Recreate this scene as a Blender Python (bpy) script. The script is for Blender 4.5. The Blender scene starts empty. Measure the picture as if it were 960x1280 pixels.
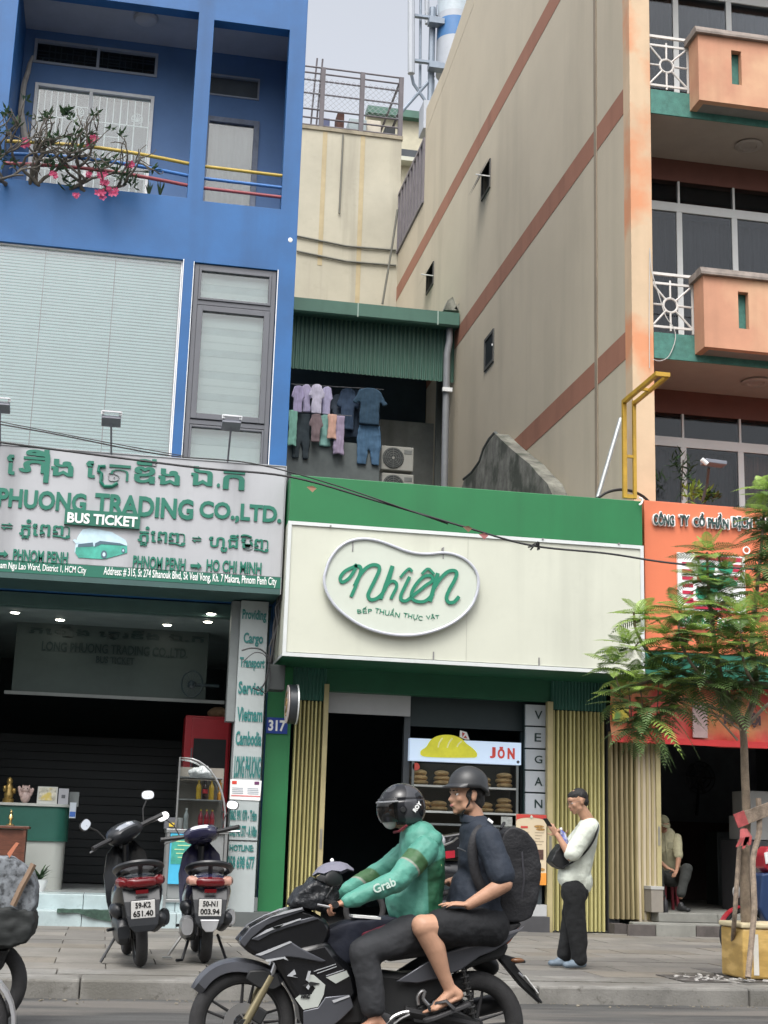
import bpy, bmesh, math, random
import numpy as np
from mathutils import Vector, Matrix, Euler, Quaternion
random.seed(7)
SC = bpy.context.scene
COL = SC.collection
RAD = math.radians
# ------------------------------------------------------------------ camera
yaw, pitch, roll = RAD(10.4), RAD(13.17), RAD(-1.76)
FPX, CAMH = 1794.0, 1.24
cf = Vector((math.sin(yaw)*math.cos(pitch), math.cos(yaw)*math.cos(pitch), math.sin(pitch)))
r0 = Vector((math.cos(yaw), -math.sin(yaw), 0)); u0 = r0.cross(cf)
cr = math.cos(roll)*r0 - math.sin(roll)*u0; cu = cr.cross(cf)
CAM = Vector((0, 0, CAMH))
cd = bpy.data.cameras.new("camera"); cam = bpy.data.objects.new("camera", cd); COL.objects.link(cam)
cam.matrix_world = Matrix(((cr.x, cu.x, -cf.x, CAM.x), (cr.y, cu.y, -cf.y, CAM.y), (cr.z, cu.z, -cf.z, CAM.z), (0, 0, 0, 1)))
cd.sensor_fit = 'AUTO'; cd.sensor_width = 36; cd.lens = FPX/1280*36
cd.clip_start = 0.1; cd.clip_end = 2000
SC.camera = cam
def ray(x, y): return cf*FPX + cr*(x-480) + cu*(640-y)
def at(x, y, Y): d = ray(x, y); return CAM + d*(Y/d.y)          # pixel of the photograph -> point on the plane y = Y
def atX(x, y, X): d = ray(x, y); return CAM + d*(X/d.x)
def atZ(x, y, Z): d = ray(x, y); return CAM + d*((Z-CAMH)/d.z)
# ------------------------------------------------------------------ world, sun, exposure (bright overcast noon)
W = bpy.data.worlds.new("World"); SC.world = W; W.use_nodes = True
wn = W.node_tree.nodes; wl = W.node_tree.links
bg = wn['Background']; sky = wn.new('ShaderNodeTexSky'); sky.sky_type = 'NISHITA'; sky.sun_disc = False
SUN_EL, SUN_AZ = 58, 200
sky.sun_elevation = RAD(SUN_EL); sky.sun_rotation = RAD(SUN_AZ)
sky.air_density = 1.0; sky.dust_density = 6.0; sky.ozone_density = 1.0
hs = wn.new('ShaderNodeHueSaturation'); hs.inputs['Saturation'].default_value = 0.28; hs.inputs['Value'].default_value = 1.95
wl.new(sky.outputs[0], hs.inputs['Color']); wl.new(hs.outputs[0], bg.inputs['Color'])
bg.inputs['Strength'].default_value = 0.15
sd = bpy.data.lights.new("sun", 'SUN'); sun = bpy.data.objects.new("sun", sd); COL.objects.link(sun)
sd.energy = 0.65; sd.angle = RAD(16); sd.color = (1.0, 0.985, 0.96)
_el, _az = RAD(SUN_EL), RAD(SUN_AZ)
sdir = Vector((math.sin(_az)*math.cos(_el), math.cos(_az)*math.cos(_el), math.sin(_el)))   # towards the sun
sun.rotation_euler = sdir.to_track_quat('Z', 'Y').to_euler(); sun.location = (0, 0, 40)
SC.view_settings.view_transform = 'Standard'; SC.view_settings.look = 'None'
SC.view_settings.exposure = 0.10; SC.view_settings.gamma = 1.0
SC.cycles.max_bounces = 6; SC.cycles.transparent_max_bounces = 12
SC.cycles.use_denoising = True
# ------------------------------------------------------------------ materials
MATS = {}
def lin(c):
    return tuple(((v/255)/12.92 if v/255 <= .04045 else ((v/255+.055)/1.055)**2.4) for v in c)
def M(name, col, rough=.6, metal=0, var=.12, vs=3.0, streak=0, bump=0, bs=60, emit=0, alpha=1, coat=0, col2=None, c2=.5, stretch=(1, 1, 1), dirt=0, spec=.5, transl=0, obj=False, ss=2.2, bd=.01):
    if name in MATS: return MATS[name]
    m = bpy.data.materials.new(name); m.use_nodes = True; MATS[name] = m
    nt = m.node_tree; n = nt.nodes; l = nt.links; p = n['Principled BSDF']
    p.inputs['Roughness'].default_value = rough; p.inputs['Metallic'].default_value = metal
    p.inputs['Specular IOR Level'].default_value = spec
    if coat: p.inputs['Coat Weight'].default_value = coat; p.inputs['Coat Roughness'].default_value = .08
    c = (*col, 1)
    if obj:
        tc = n.new('ShaderNodeTexCoord'); pos = tc.outputs['Object']
    else:
        g = n.new('ShaderNodeNewGeometry'); pos = g.outputs['Position']
    mp = n.new('ShaderNodeMapping'); mp.inputs['Scale'].default_value = stretch; l.new(pos, mp.inputs['Vector']); v = mp.outputs[0]
    nz = n.new('ShaderNodeTexNoise'); nz.inputs['Scale'].default_value = vs; nz.inputs['Detail'].default_value = 6; nz.inputs['Roughness'].default_value = .65
    l.new(v, nz.inputs['Vector'])
    mix = n.new('ShaderNodeMix'); mix.data_type = 'RGBA'
    rp = n.new('ShaderNodeMapRange'); rp.inputs['From Min'].default_value = .3; rp.inputs['From Max'].default_value = .7
    l.new(nz.outputs['Fac'], rp.inputs['Value']); l.new(rp.outputs[0], mix.inputs['Factor'])
    mix.inputs['A'].default_value = (*[max(0, x*(1-var)) for x in col], 1); mix.inputs['B'].default_value = (*[min(1, x*(1+var)) for x in col], 1)
    out = mix.outputs['Result']
    def over(fac, colr, amt, prev):
        mm = n.new('ShaderNodeMix'); mm.data_type = 'RGBA'
        mu = n.new('ShaderNodeMath'); mu.operation = 'MULTIPLY'; mu.inputs[1].default_value = amt
        l.new(fac, mu.inputs[0]); l.new(mu.outputs[0], mm.inputs['Factor']); l.new(prev, mm.inputs['A']); mm.inputs['B'].default_value = (*colr, 1)
        return mm.outputs['Result']
    if col2:
        n2 = n.new('ShaderNodeTexNoise'); n2.inputs['Scale'].default_value = vs*.55; n2.inputs['Detail'].default_value = 5
        off = n.new('ShaderNodeVectorMath'); off.operation = 'ADD'; off.inputs[1].default_value = (7.3, 2.1, 4.4); l.new(v, off.inputs[0]); l.new(off.outputs[0], n2.inputs['Vector'])
        r2 = n.new('ShaderNodeMapRange'); r2.inputs['From Min'].default_value = .62-c2*.3; r2.inputs['From Max'].default_value = .70-c2*.2; l.new(n2.outputs['Fac'], r2.inputs['Value'])
        out = over(r2.outputs[0], col2, .85, out)
    if streak:
        ms = n.new('ShaderNodeMapping'); ms.inputs['Scale'].default_value = (ss, ss, .13); l.new(pos, ms.inputs['Vector'])
        ns = n.new('ShaderNodeTexNoise'); ns.inputs['Scale'].default_value = 1.0; ns.inputs['Detail'].default_value = 7; l.new(ms.outputs[0], ns.inputs['Vector'])
        rs = n.new('ShaderNodeMapRange'); rs.inputs['From Min'].default_value = .52; rs.inputs['From Max'].default_value = .72; l.new(ns.outputs['Fac'], rs.inputs['Value'])
        out = over(rs.outputs[0], tuple(x*.45 for x in col), streak, out)
    if dirt:
        nd = n.new('ShaderNodeTexNoise'); nd.inputs['Scale'].default_value = vs*4.3; nd.inputs['Detail'].default_value = 8; nd.inputs['Roughness'].default_value = .75; l.new(v, nd.inputs['Vector'])
        rd = n.new('ShaderNodeMapRange'); rd.inputs['From Min'].default_value = .56; rd.inputs['From Max'].default_value = .7; l.new(nd.outputs['Fac'], rd.inputs['Value'])
        out = over(rd.outputs[0], (.05, .045, .035), dirt, out)
    l.new(out, p.inputs['Base Color'])
    if bump:
        nb = n.new('ShaderNodeTexNoise'); nb.inputs['Scale'].default_value = bs; nb.inputs['Detail'].default_value = 4; l.new(v, nb.inputs['Vector'])
        bp = n.new('ShaderNodeBump'); bp.inputs['Strength'].default_value = bump; bp.inputs['Distance'].default_value = bd; l.new(nb.outputs['Fac'], bp.inputs['Height']); l.new(bp.outputs[0], p.inputs['Normal'])
    if emit:
        l.new(out, p.inputs['Emission Color']); p.inputs['Emission Strength'].default_value = emit
    if transl:
        tr = n.new('ShaderNodeBsdfTranslucent'); l.new(out, tr.inputs['Color']); mx = n.new('ShaderNodeMixShader'); mx.inputs[0].default_value = transl
        o = n['Material Output']; l.new(p.outputs[0], mx.inputs[1]); l.new(tr.outputs[0], mx.inputs[2]); l.new(mx.outputs[0], o.inputs['Surface'])
    if alpha < 1: p.inputs['Alpha'].default_value = alpha
    return m
def glass(name, tint=(.9, .95, .95), rough=.02, refl=1.0):
    if name in MATS: return MATS[name]
    m = bpy.data.materials.new(name); m.use_nodes = True; MATS[name] = m
    n = m.node_tree.nodes; l = m.node_tree.links; n.remove(n['Principled BSDF'])
    t = n.new('ShaderNodeBsdfTransparent'); t.inputs[0].default_value = (*tint, 1)
    g = n.new('ShaderNodeBsdfGlossy'); g.inputs['Roughness'].default_value = rough
    f = n.new('ShaderNodeFresnel'); f.inputs['IOR'].default_value = 1.5
    mu = n.new('ShaderNodeMath'); mu.operation = 'MULTIPLY'; mu.inputs[1].default_value = refl; mu.use_clamp = True
    mx = n.new('ShaderNodeMixShader'); l.new(f.outputs[0], mu.inputs[0]); l.new(mu.outputs[0], mx.inputs[0]); l.new(t.outputs[0], mx.inputs[1]); l.new(g.outputs[0], mx.inputs[2])
    l.new(mx.outputs[0], n['Material Output'].inputs['Surface'])
    return m
# ------------------------------------------------------------------ mesh builder
class MB:
    def __init__(s): s.v = []; s.f = []
    def add(s, vs, fs):
        b = len(s.v); s.v += [tuple(p) for p in vs]; s.f += [tuple(i+b for i in q) for q in fs]; return s
    def box(s, x0, x1, y0, y1, z0, z1):
        if x0 > x1: x0, x1 = x1, x0
        if y0 > y1: y0, y1 = y1, y0
        if z0 > z1: z0, z1 = z1, z0
        return s.add([(x0, y0, z0), (x1, y0, z0), (x1, y1, z0), (x0, y1, z0), (x0, y0, z1), (x1, y0, z1), (x1, y1, z1), (x0, y1, z1)],
                     [(0, 3, 2, 1), (4, 5, 6, 7), (0, 1, 5, 4), (1, 2, 6, 5), (2, 3, 7, 6), (3, 0, 4, 7)])
    def obox(s, c, size, rot=None):
        a, b, d = [k/2 for k in size]; R = rot if rot is not None else Matrix.Identity(3); c = Vector(c)
        vs = [c + R @ Vector(p) for p in [(-a, -b, -d), (a, -b, -d), (a, b, -d), (-a, b, -d), (-a, -b, d), (a, -b, d), (a, b, d), (-a, b, d)]]
        return s.add(vs, [(0, 3, 2, 1), (4, 5, 6, 7), (0, 1, 5, 4), (1, 2, 6, 5), (2, 3, 7, 6), (3, 0, 4, 7)])
    def prism(s, pts, y0, y1, taper=0):
        """outline in x,z extruded along y; taper shrinks the front outline towards its centre (rounded look)"""
        n = len(pts); a = sum((pts[i][0]*pts[(i+1) % n][1]-pts[(i+1) % n][0]*pts[i][1]) for i in range(n))
        if a < 0: pts = pts[::-1]
        cx = sum(p[0] for p in pts)/n; cz = sum(p[1] for p in pts)/n; k = 1-taper
        A = [(cx+(x-cx)*k, y0, cz+(z-cz)*k) for x, z in pts]; B = [(x, y1, z) for x, z in pts]
        return s.add(A+B, [tuple(range(n)), tuple(range(2*n-1, n-1, -1))]+[(i, i+n, (i+1) % n+n, (i+1) % n) for i in range(n)])
    def prismX(s, pts, x0, x1):
        n = len(pts); A = [(x0, y, z) for y, z in pts]; B = [(x1, y, z) for y, z in pts]
        return s.add(A+B, [tuple(range(n)), tuple(range(2*n-1, n-1, -1))]+[(i, i+n, (i+1) % n+n, (i+1) % n) for i in range(n)])
    def tube(s, pts, r, n=8, cap=True, flat=1.0):
        pts = [Vector(p) for p in pts]; m = len(pts); rs = r if isinstance(r, (list, tuple)) else [r]*m
        up = None; rings = []
        for i, p in enumerate(pts):
            t = (pts[min(i+1, m-1)]-pts[max(i-1, 0)]);
            if t.length < 1e-9: t = Vector((0, 0, 1))
            t.normalize()
            if up is None: up = t.orthogonal().normalized()
            up = (up - t*up.dot(t));
            if up.length < 1e-6: up = t.orthogonal()
            up.normalize(); w = t.cross(up)
            rings.append([p + (up*math.cos(2*math.pi*k/n) + w*math.sin(2*math.pi*k/n)*flat)*rs[i] for k in range(n)])
        vs = [q for R_ in rings for q in R_]; fs = []
        for i in range(m-1):
            for k in range(n): a = i*n+k; b = i*n+(k+1) % n; fs.append((a, b, b+n, a+n))
        if cap: fs.append(tuple(range(n-1, -1, -1))); fs.append(tuple((m-1)*n+k for k in range(n)))
        return s.add(vs, fs)
    def loft(s, rings, cap=True):
        n = len(rings[0]); vs = [q for R_ in rings for q in R_]; fs = []
        for i in range(len(rings)-1):
            for k in range(n): a = i*n+k; b = i*n+(k+1) % n; fs.append((a, b, b+n, a+n))
        if cap: fs.append(tuple(range(n-1, -1, -1))); fs.append(tuple((len(rings)-1)*n+k for k in range(n)))
        return s.add(vs, fs)
    def ell(s, c, r, rot=None, nu=16, nv=10):
        if not isinstance(r, (tuple, list)): r = (r, r, r)
        R_ = rot if rot is not None else Matrix.Identity(3); c = Vector(c); vs = []; fs = []
        vs.append(c+R_ @ Vector((0, 0, r[2])))
        for i in range(1, nv):
            a = math.pi*i/nv
            for k in range(nu): b = 2*math.pi*k/nu; vs.append(c+R_ @ Vector((r[0]*math.sin(a)*math.cos(b), r[1]*math.sin(a)*math.sin(b), r[2]*math.cos(a))))
        vs.append(c+R_ @ Vector((0, 0, -r[2])))
        for k in range(nu): fs.append((0, 1+k, 1+(k+1) % nu)); fs.append((len(vs)-1, 1+(nv-2)*nu+(k+1) % nu, 1+(nv-2)*nu+k))
        for i in range(nv-2):
            for k in range(nu): a = 1+i*nu+k; b = 1+i*nu+(k+1) % nu; fs.append((a, a+nu, b+nu, b))
        return s.add(vs, fs)
    def cap(s, a, b, ra, rb, n=12, flat=(1, 1), side=None):
        """closed tapered capsule from a to b; flat scales the section along (side, normal)"""
        a, b = Vector(a), Vector(b); t = (b-a); L = t.length or 1e-6; t.normalize()
        sd_ = Vector(side) if side is not None else t.orthogonal(); sd_ = (sd_-t*sd_.dot(t)).normalized(); w = t.cross(sd_)
        st = [(-1, 0), (-.92, .38), (-.7, .71), (-.38, .92)]
        prof = [(a+t*ra*k, ra*q) for k, q in st] + [(a, ra), (b, rb)] + [(b-t*rb*k, rb*q) for k, q in st[::-1]]
        rings = [[p+(sd_*math.cos(2*math.pi*k/n)*flat[0]+w*math.sin(2*math.pi*k/n)*flat[1])*max(q, 1e-4) for k in range(n)] for p, q in prof]
        return s.loft(rings)
    def lathe(s, prof, o=(0, 0, 0), ax=(0, 0, 1), n=20, cap=True):
        o = Vector(o); ax = Vector(ax).normalized(); u = ax.orthogonal().normalized(); w = ax.cross(u)
        return s.loft([[o+ax*h+(u*math.cos(2*math.pi*k/n)+w*math.sin(2*math.pi*k/n))*max(r, 1e-4) for k in range(n)] for r, h in prof], cap)
    def quad(s, a, b, c, d): return s.add([a, b, c, d], [(0, 1, 2, 3)])
    def xf(s, m):
        s.v = [tuple(m @ Vector(p)) for p in s.v]; return s
    def build(s, name, mat, parent=None, smooth=False, bevel=0, subd=0, **kw):
        me = bpy.data.meshes.new(name); me.from_pydata(s.v, [], s.f); me.validate(verbose=False)
        bm = bmesh.new(); bm.from_mesh(me); bmesh.ops.recalc_face_normals(bm, faces=bm.faces); bm.to_mesh(me); bm.free()
        o = bpy.data.objects.new(name, me); COL.objects.link(o)
        if mat is not None: me.materials.append(mat)
        if smooth:
            for p in me.polygons: p.use_smooth = True
            if smooth != 2:
                try: me.set_sharp_from_angle(angle=RAD(40))
                except Exception: pass
        if bevel:
            b = o.modifiers.new('b', 'BEVEL'); b.width = bevel; b.segments = 2; b.limit_method = 'ANGLE'; b.angle_limit = RAD(35)
        if subd:
            q = o.modifiers.new('s', 'SUBSURF'); q.levels = q.render_levels = subd
        if parent is not None: par(o, parent)
        for k, x in kw.items(): o[k] = x
        return o
def par(o, parent):
    o.parent = parent
    m = Matrix.Identity(4); q = parent
    chain = []
    while q is not None: chain.append(q); q = q.parent
    w = Matrix.Identity(4)
    for q in reversed(chain): w = w @ q.matrix_parent_inverse @ q.matrix_basis
    o.matrix_parent_inverse = w.inverted()
    return o
def thing(name, label, cat, loc=(0, 0, 0), group=None, kind=None, rz=0):
    o = bpy.data.objects.new(name, None); COL.objects.link(o); o.location = loc; o.rotation_euler = (0, 0, rz); o.empty_display_size = .1
    tag(o, label, cat, group, kind); return o
def tag(o, label=None, cat=None, group=None, kind=None):
    if label: o['label'] = label
    if cat: o['category'] = cat
    if group: o['group'] = group
    if kind: o['kind'] = kind
    return o
def dup(o, parent=None):
    c = o.copy(); COL.objects.link(c)
    if parent is not None: c.parent = parent
    for ch in list(o.children): dup(ch, c)
    return c
def organic(mb, name, mat, parent=None, voxel=.01, smooth=6, disp=0, dscale=.12, **kw):
    """union closed pieces into one continuous skin"""
    o = mb.build(name, None, None)
    r = o.modifiers.new('r', 'REMESH'); r.mode = 'VOXEL'; r.voxel_size = voxel; r.use_smooth_shade = True
    if smooth: q = o.modifiers.new('s', 'SMOOTH'); q.factor = .5; q.iterations = smooth
    if disp:
        t = bpy.data.textures.get('folds%g' % dscale) or bpy.data.textures.new('folds%g' % dscale, 'CLOUDS'); t.noise_scale = dscale; t.noise_depth = 2
        d = o.modifiers.new('d', 'DISPLACE'); d.texture = t; d.strength = disp; d.mid_level = .5; d.texture_coords = 'LOCAL'
    dg = bpy.context.evaluated_depsgraph_get(); dg.update()
    me = bpy.data.meshes.new_from_object(o.evaluated_get(dg)); me.name = name
    old = o.data; o.modifiers.clear(); o.data = me; bpy.data.meshes.remove(old)
    me.materials.clear(); me.materials.append(mat)
    for p in me.polygons: p.use_smooth = True
    if parent is not None: par(o, parent)
    for k, x in kw.items(): o[k] = x
    return o
def text(body, x0, x1, z0, z1, Y, mat, parent, depth=.02, bold=0.0, name='lettering', rot=0, slant=0, M4=None, **kw):
    """lettering in the x,z plane facing -y whose bounding box fills x0..x1, z0..z1, front face at Y"""
    c = bpy.data.curves.new('txt', 'FONT'); c.body = body; c.offset = bold; c.extrude = .05; c.resolution_u = 3
    if slant: c.shear = slant
    o = bpy.data.objects.new('txt', c); COL.objects.link(o)
    dg = bpy.context.evaluated_depsgraph_get(); dg.update()
    me = bpy.data.meshes.new_from_object(o.evaluated_get(dg)); me.name = name
    bpy.data.objects.remove(o); bpy.data.curves.remove(c)
    n = len(me.vertices)
    if n == 0: return None
    a = np.zeros(n*3); me.vertices.foreach_get('co', a); a = a.reshape(-1, 3)
    mn, mx = a.min(0), a.max(0)
    u = (a[:, 0]-mn[0])/max(mx[0]-mn[0], 1e-6); v = (a[:, 1]-mn[1])/max(mx[1]-mn[1], 1e-6)
    w = (a[:, 2]-mn[2])/max(mx[2]-mn[2], 1e-6)
    b = np.stack([x0+u*(x1-x0), Y+depth*(1-w), z0+v*(z1-z0)], 1)
    if rot:
        cx, cz = (x0+x1)/2, (z0+z1)/2; cs, sn = math.cos(rot), math.sin(rot)
        dx, dz = b[:, 0]-cx, b[:, 2]-cz; b[:, 0] = cx+dx*cs-dz*sn; b[:, 2] = cz+dx*sn+dz*cs
    if M4 is not None:
        b = np.array([list(M4 @ Vector(p)) for p in b])
    me.vertices.foreach_set('co', b.reshape(-1)); me.update()
    o = bpy.data.objects.new(name, me); COL.objects.link(o); me.materials.clear(); me.materials.append(mat)
    if parent is not None: par(o, parent)
    for k, x in kw.items(): o[k] = x
    return o
def ptext(body, px0, py0, px1, py1, Y, mat, parent, **kw):
    """same, its box given by the pixels it covers in the photograph"""
    ym, xm = (py0+py1)/2, (px0+px1)/2
    return text(body, at(px0, ym, Y).x, at(px1, ym, Y).x, at(xm, py1, Y).z, at(xm, py0, Y).z, Y, mat, parent, **kw)
def poly(pts, Y, d=.05, name='panel', mat=None, parent=None, bevel=0, taper=0, **kw):
    q = [at(x, y, Y) for x, y in pts]
    return MB().prism([(p.x, p.z) for p in q], Y, Y+d, taper).build(name, mat, parent, bevel=bevel, **kw)
def wall_mb(x0, x1, z0, z1, Y0, Y1, holes):
    """a wall slab with rectangular openings [(x0,x1,z0,z1)], in non-overlapping boxes"""
    mb = MB(); xs = sorted({x0, x1, *[min(max(h[0], x0), x1) for h in holes], *[min(max(h[1], x0), x1) for h in holes]})
    zs = sorted({z0, z1, *[min(max(h[2], z0), z1) for h in holes], *[min(max(h[3], z0), z1) for h in holes]})
    nx, nz = len(xs)-1, len(zs)-1
    solid = [[not any(h[0] <= (xs[i]+xs[i+1])/2 <= h[1] and h[2] <= (zs[k]+zs[k+1])/2 <= h[3] for h in holes) for k in range(nz)] for i in range(nx)]
    def vid(i, k, y): return (i*(nz+1)+k)*2+y
    vs = [(xs[i], (Y0, Y1)[y], zs[k]) for i in range(nx+1) for k in range(nz+1) for y in (0, 1)]; fs = []
    S = lambda i, k: 0 <= i < nx and 0 <= k < nz and solid[i][k]
    for i in range(nx):
        for k in range(nz):
            if not solid[i][k]: continue
            fs.append((vid(i, k, 0), vid(i+1, k, 0), vid(i+1, k+1, 0), vid(i, k+1, 0)))
            fs.append((vid(i, k, 1), vid(i, k+1, 1), vid(i+1, k+1, 1), vid(i+1, k, 1)))
            if not S(i-1, k): fs.append((vid(i, k, 0), vid(i, k+1, 0), vid(i, k+1, 1), vid(i, k, 1)))
            if not S(i+1, k): fs.append((vid(i+1, k, 0), vid(i+1, k, 1), vid(i+1, k+1, 1), vid(i+1, k+1, 0)))
            if not S(i, k-1): fs.append((vid(i, k, 0), vid(i, k, 1), vid(i+1, k, 1), vid(i+1, k, 0)))
            if not S(i, k+1): fs.append((vid(i, k+1, 0), vid(i+1, k+1, 0), vid(i+1, k+1, 1), vid(i, k+1, 1)))
    used = sorted({q for f in fs for q in f}); mp = {q: j for j, q in enumerate(used)}
    mb.v = [vs[q] for q in used]; mb.f = [tuple(mp[q] for q in f) for f in fs]; return mb
# ================================================================== SETTING
asph = M('asphalt', (.062, .062, .06), .8, var=.5, vs=1.6, bump=.9, bs=90, dirt=.5, col2=(.14, .13, .115), c2=.55, stretch=(.5, 2.2, 1))
MB().box(-400, 400, -400, 12.25, -.5, 0).build('road', asph, kind='structure')
conc = M('kerb concrete', (.18, .175, .16), .85, var=.28, vs=2.2, bump=.4, bs=50, dirt=.8, col2=(.12, .115, .10), c2=.4)
paveb = M('pavement joint mortar', (.10, .095, .085), .9, var=.3, vs=5)
MB().box(-150, 150, 12.55, 20.3, -.5, .128).build('pavement', paveb, kind='structure')
pv = bpy.data.objects['pavement']
slabm = [M('paving slab %d' % i, c, .75, var=.2, vs=1.6, bump=.25, bs=40, dirt=.75) for i, c in enumerate([(.165, .157, .14), (.145, .138, .125), (.185, .175, .155), (.13, .125, .115), (.165, .15, .125)])]
rs = random.Random(3)
protos = [None]*5
row = 0; y = 13.16
while y < 20.25:
    d = .62; x = -2.6 + (.45 if row % 2 else 0)
    while x < 11.0:
        k = rs.choice([0, 0, 1, 2, 2, 3, 4]); w = .9
        z = .15 + rs.uniform(-.003, .003)
        if not (5.35 < x+w/2 < 7.6 and y < 13.4):
            o = MB().box(x+.006, x+w-.006, y+.006, min(y+d, 20.28)-.006, .10, z).build('paving_slab', slabm[k], pv)
        x += w
    y += d; row += 1
kb = thing('kerb', None, None, (0, 12.35, 0), kind='structure')
x = -3.9
i = 0
while x < 12:
    w = 1.9
    MB().box(x+.004, x+w-.004, 12.24, 12.66, -.2, .146+rs.uniform(-.002, .003)).build('kerb_stone', conc, kb, bevel=.02)
    x += w; i += 1
MB().box(-150, -3.92, 12.24, 12.66, -.2, .148).build('kerb_edge', conc, kb); MB().box(12.0, 150, 12.24, 12.66, -.2, .148).build('kerb_edge', conc, kb)
x = -3.9
while x < 12:       # broad concrete band behind the kerb stones
    MB().box(x+.005, x+1.19, 12.668, 13.155, -.2, .150+rs.uniform(-.002, .002)).build('edging_slab', conc, kb); x += 1.2
MB().box(-400, 400, 20.31, 900, -.5, .10).build('ground', M('bare ground', (.15, .14, .12), .9), kind='structure')
# wet stained patch and grit at the tree pit
soil = M('wet soil', (.05, .047, .043), .7, var=.5, vs=9, bump=.8, bs=40, col2=(.33, .32, .3), c2=.3)
MB().prismX([(12.72, .148), (13.42, .148), (13.42, .158), (12.72, .158)], 5.2, 7.4).build('tree_pit_soil', soil, kind='structure')
# litter at the gutter
lt = M('litter scraps', (.20, .18, .14), .8, var=.3, vs=20)
g = MB()
for i in range(26):
    a = rs.uniform(-2.5, 6.5); b = 12.2-abs(rs.gauss(0, .22)); s = rs.uniform(.006, .028)
    R_ = Euler((rs.uniform(-.4, .4), rs.uniform(-.4, .4), rs.uniform(0, 3))).to_matrix()
    g.obox((a, b, .008), (s*1.6, s, .006), R_)
for i in range(160):
    a = rs.uniform(-2.5, 6.5); b = 12.235-abs(rs.gauss(0, .12)); s = rs.uniform(.004, .012); g.obox((a, b, .006), (s*2, s, .006), Euler((0, 0, rs.uniform(0, 3))).to_matrix())
g.build('gutter_litter', lt, label='small pale scraps of litter scattered along the gutter', kind='stuff')
# buildings across the street (behind the camera): what the windows mirror
om = M('opposite plaster', (.30, .29, .27), .8, var=.25, vs=.4, streak=.4)
for i, (x0, x1, h, c) in enumerate(((-34, -20, 11, .30), (-19.9, -9, 14, .36), (-8.9, 3, 10, .25), (3.1, 14, 13, .4), (14.1, 30, 11, .3))):
    o = MB().box(x0, x1, -24, -14, 0, h).build('opposite_building', om, None, bevel=.05); tag(o, ['low grey', 'tall pale', 'short dull', 'broad cream', 'far grey'][i]+' building across the street behind the viewer', 'building')

# ================================================================== BLUE SHOPHOUSE (left)
F = 20.5
blue = M('blue paint', (.012, .098, .28), .55, var=.14, vs=1.2, streak=.4, bump=.08, bs=30, dirt=.06)
blueL = M('pale blue paint', (.075, .165, .35), .6, var=.10, vs=1.5, streak=.2)
ceilw = M('ceiling paint', (.36, .38, .42), .8, var=.08)
white = M('white frame paint', (.72, .73, .72), .5, var=.08, vs=8, dirt=.12)
greyf = M('grey aluminium', (.10, .105, .12), .4, var=.08)
dark = M('near black', (.02, .022, .024), .9)  # near-black for small dark parts
gl = glass('window glass', (.96, .99, .98), .03, 2.2)
glc = glass('clear glass', (.95, .97, .97), .02, 1.0)
blu = thing('blue_shophouse', 'tall blue shophouse with a planted balcony above the bus ticket office', 'building', (0, F, 0))
xr = 2.27
hz = [(-2.2, .555, 10.81, 13.98), (.80, 2.0, 10.79, 13.88), (-2.9, .56, 6.2, 9.80), (.735, 1.995, 6.2, 9.78), (-2.3, 2.16, 0, 4.62)]
wall_mb(-3.4, xr, .1, 18, F, F+.22, hz).build('wall', blue, blu, bevel=.006)
b = MB(); b.box(-3.4, -2.2, F+.224, 33, .1, 18); b.box(2.17, xr-.002, F+.224, 33, .1, 18); b.box(-2.2, 2.17, 27.6, 33, .1, 18); b.box(-3.4, 2.26, F+.23, 33, 18.002, 18.3)
b.build('side_walls', blue, blu)
# balcony room level
MB().box(-2.2, 2.17, F+.224, 22.0, 10.1, 10.25).build('balcony_floor', blueL, blu)
MB().box(-2.2, 2.17, F+.224, 27.6, 14.2, 14.4).build('balcony_ceiling', ceilw, blu)
MB().box(.56, .795, F+.224, 20.95, 10.25, 14.2).build('inner_column', blueL, blu)
Yb = 22.0
# window & door openings in the back wall of the balcony
p0, p1 = at(38, 100, Yb), at(193, 245, Yb)
wx0, wx1 = at(40, 150, Yb).x, at(191, 150, Yb).x
wz1 = at(115, 112, Yb).z; wz0 = 10.3
vx0, vx1 = at(42, 70, Yb).x, at(198, 70, Yb).x
vz0, vz1 = at(120, 88, Yb).z, at(120, 58, Yb).z
dx0, dx1 = at(252, 200, Yb).x, at(322, 200, Yb).x
dz1 = at(285, 148, Yb).z
tx0, tx1 = at(256, 100, Yb).x, at(325, 100, Yb).x; tz0, tz1 = at(290, 122, Yb).z, at(290, 95, Yb).z
wall_mb(-2.2, 2.17, 10.25, 14.2, Yb, Yb+.15, [(wx0, wx1, wz0, wz1), (vx0, vx1, vz0, vz1), (dx0, dx1, 10.25, dz1), (tx0, tx1, tz0, tz1)]).build('balcony_back_wall', blueL, blu)
MB().box(-2.2, 2.17, 23.6, 23.7, 10.25, 14.2).build('room_backing', M('dim bedroom', (.09, .1, .12), .9), blu)
curt = M('pale net curtain', (.22, .25, .29), .8, var=.2, vs=3, stretch=(9, 9, .4), transl=.2)
def curtain(name, x0, x1, z0, z1, Y, mat, par_, amp=.03, per=.13, open_=None):
    n = max(8, int((x1-x0)/per*6)); mb = MB(); vs = []; 
    for k in range(n+1):
        x = x0+(x1-x0)*k/n; y = Y+amp*math.sin(2*math.pi*x/per+math.sin(x*5))
        vs += [(x, y, z0), (x, y, z1)]
    mb.add(vs, [(2*k, 2*k+2, 2*k+3, 2*k+1) for k in range(n)])
    return mb.build(name, mat, par_, smooth=2)
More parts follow.
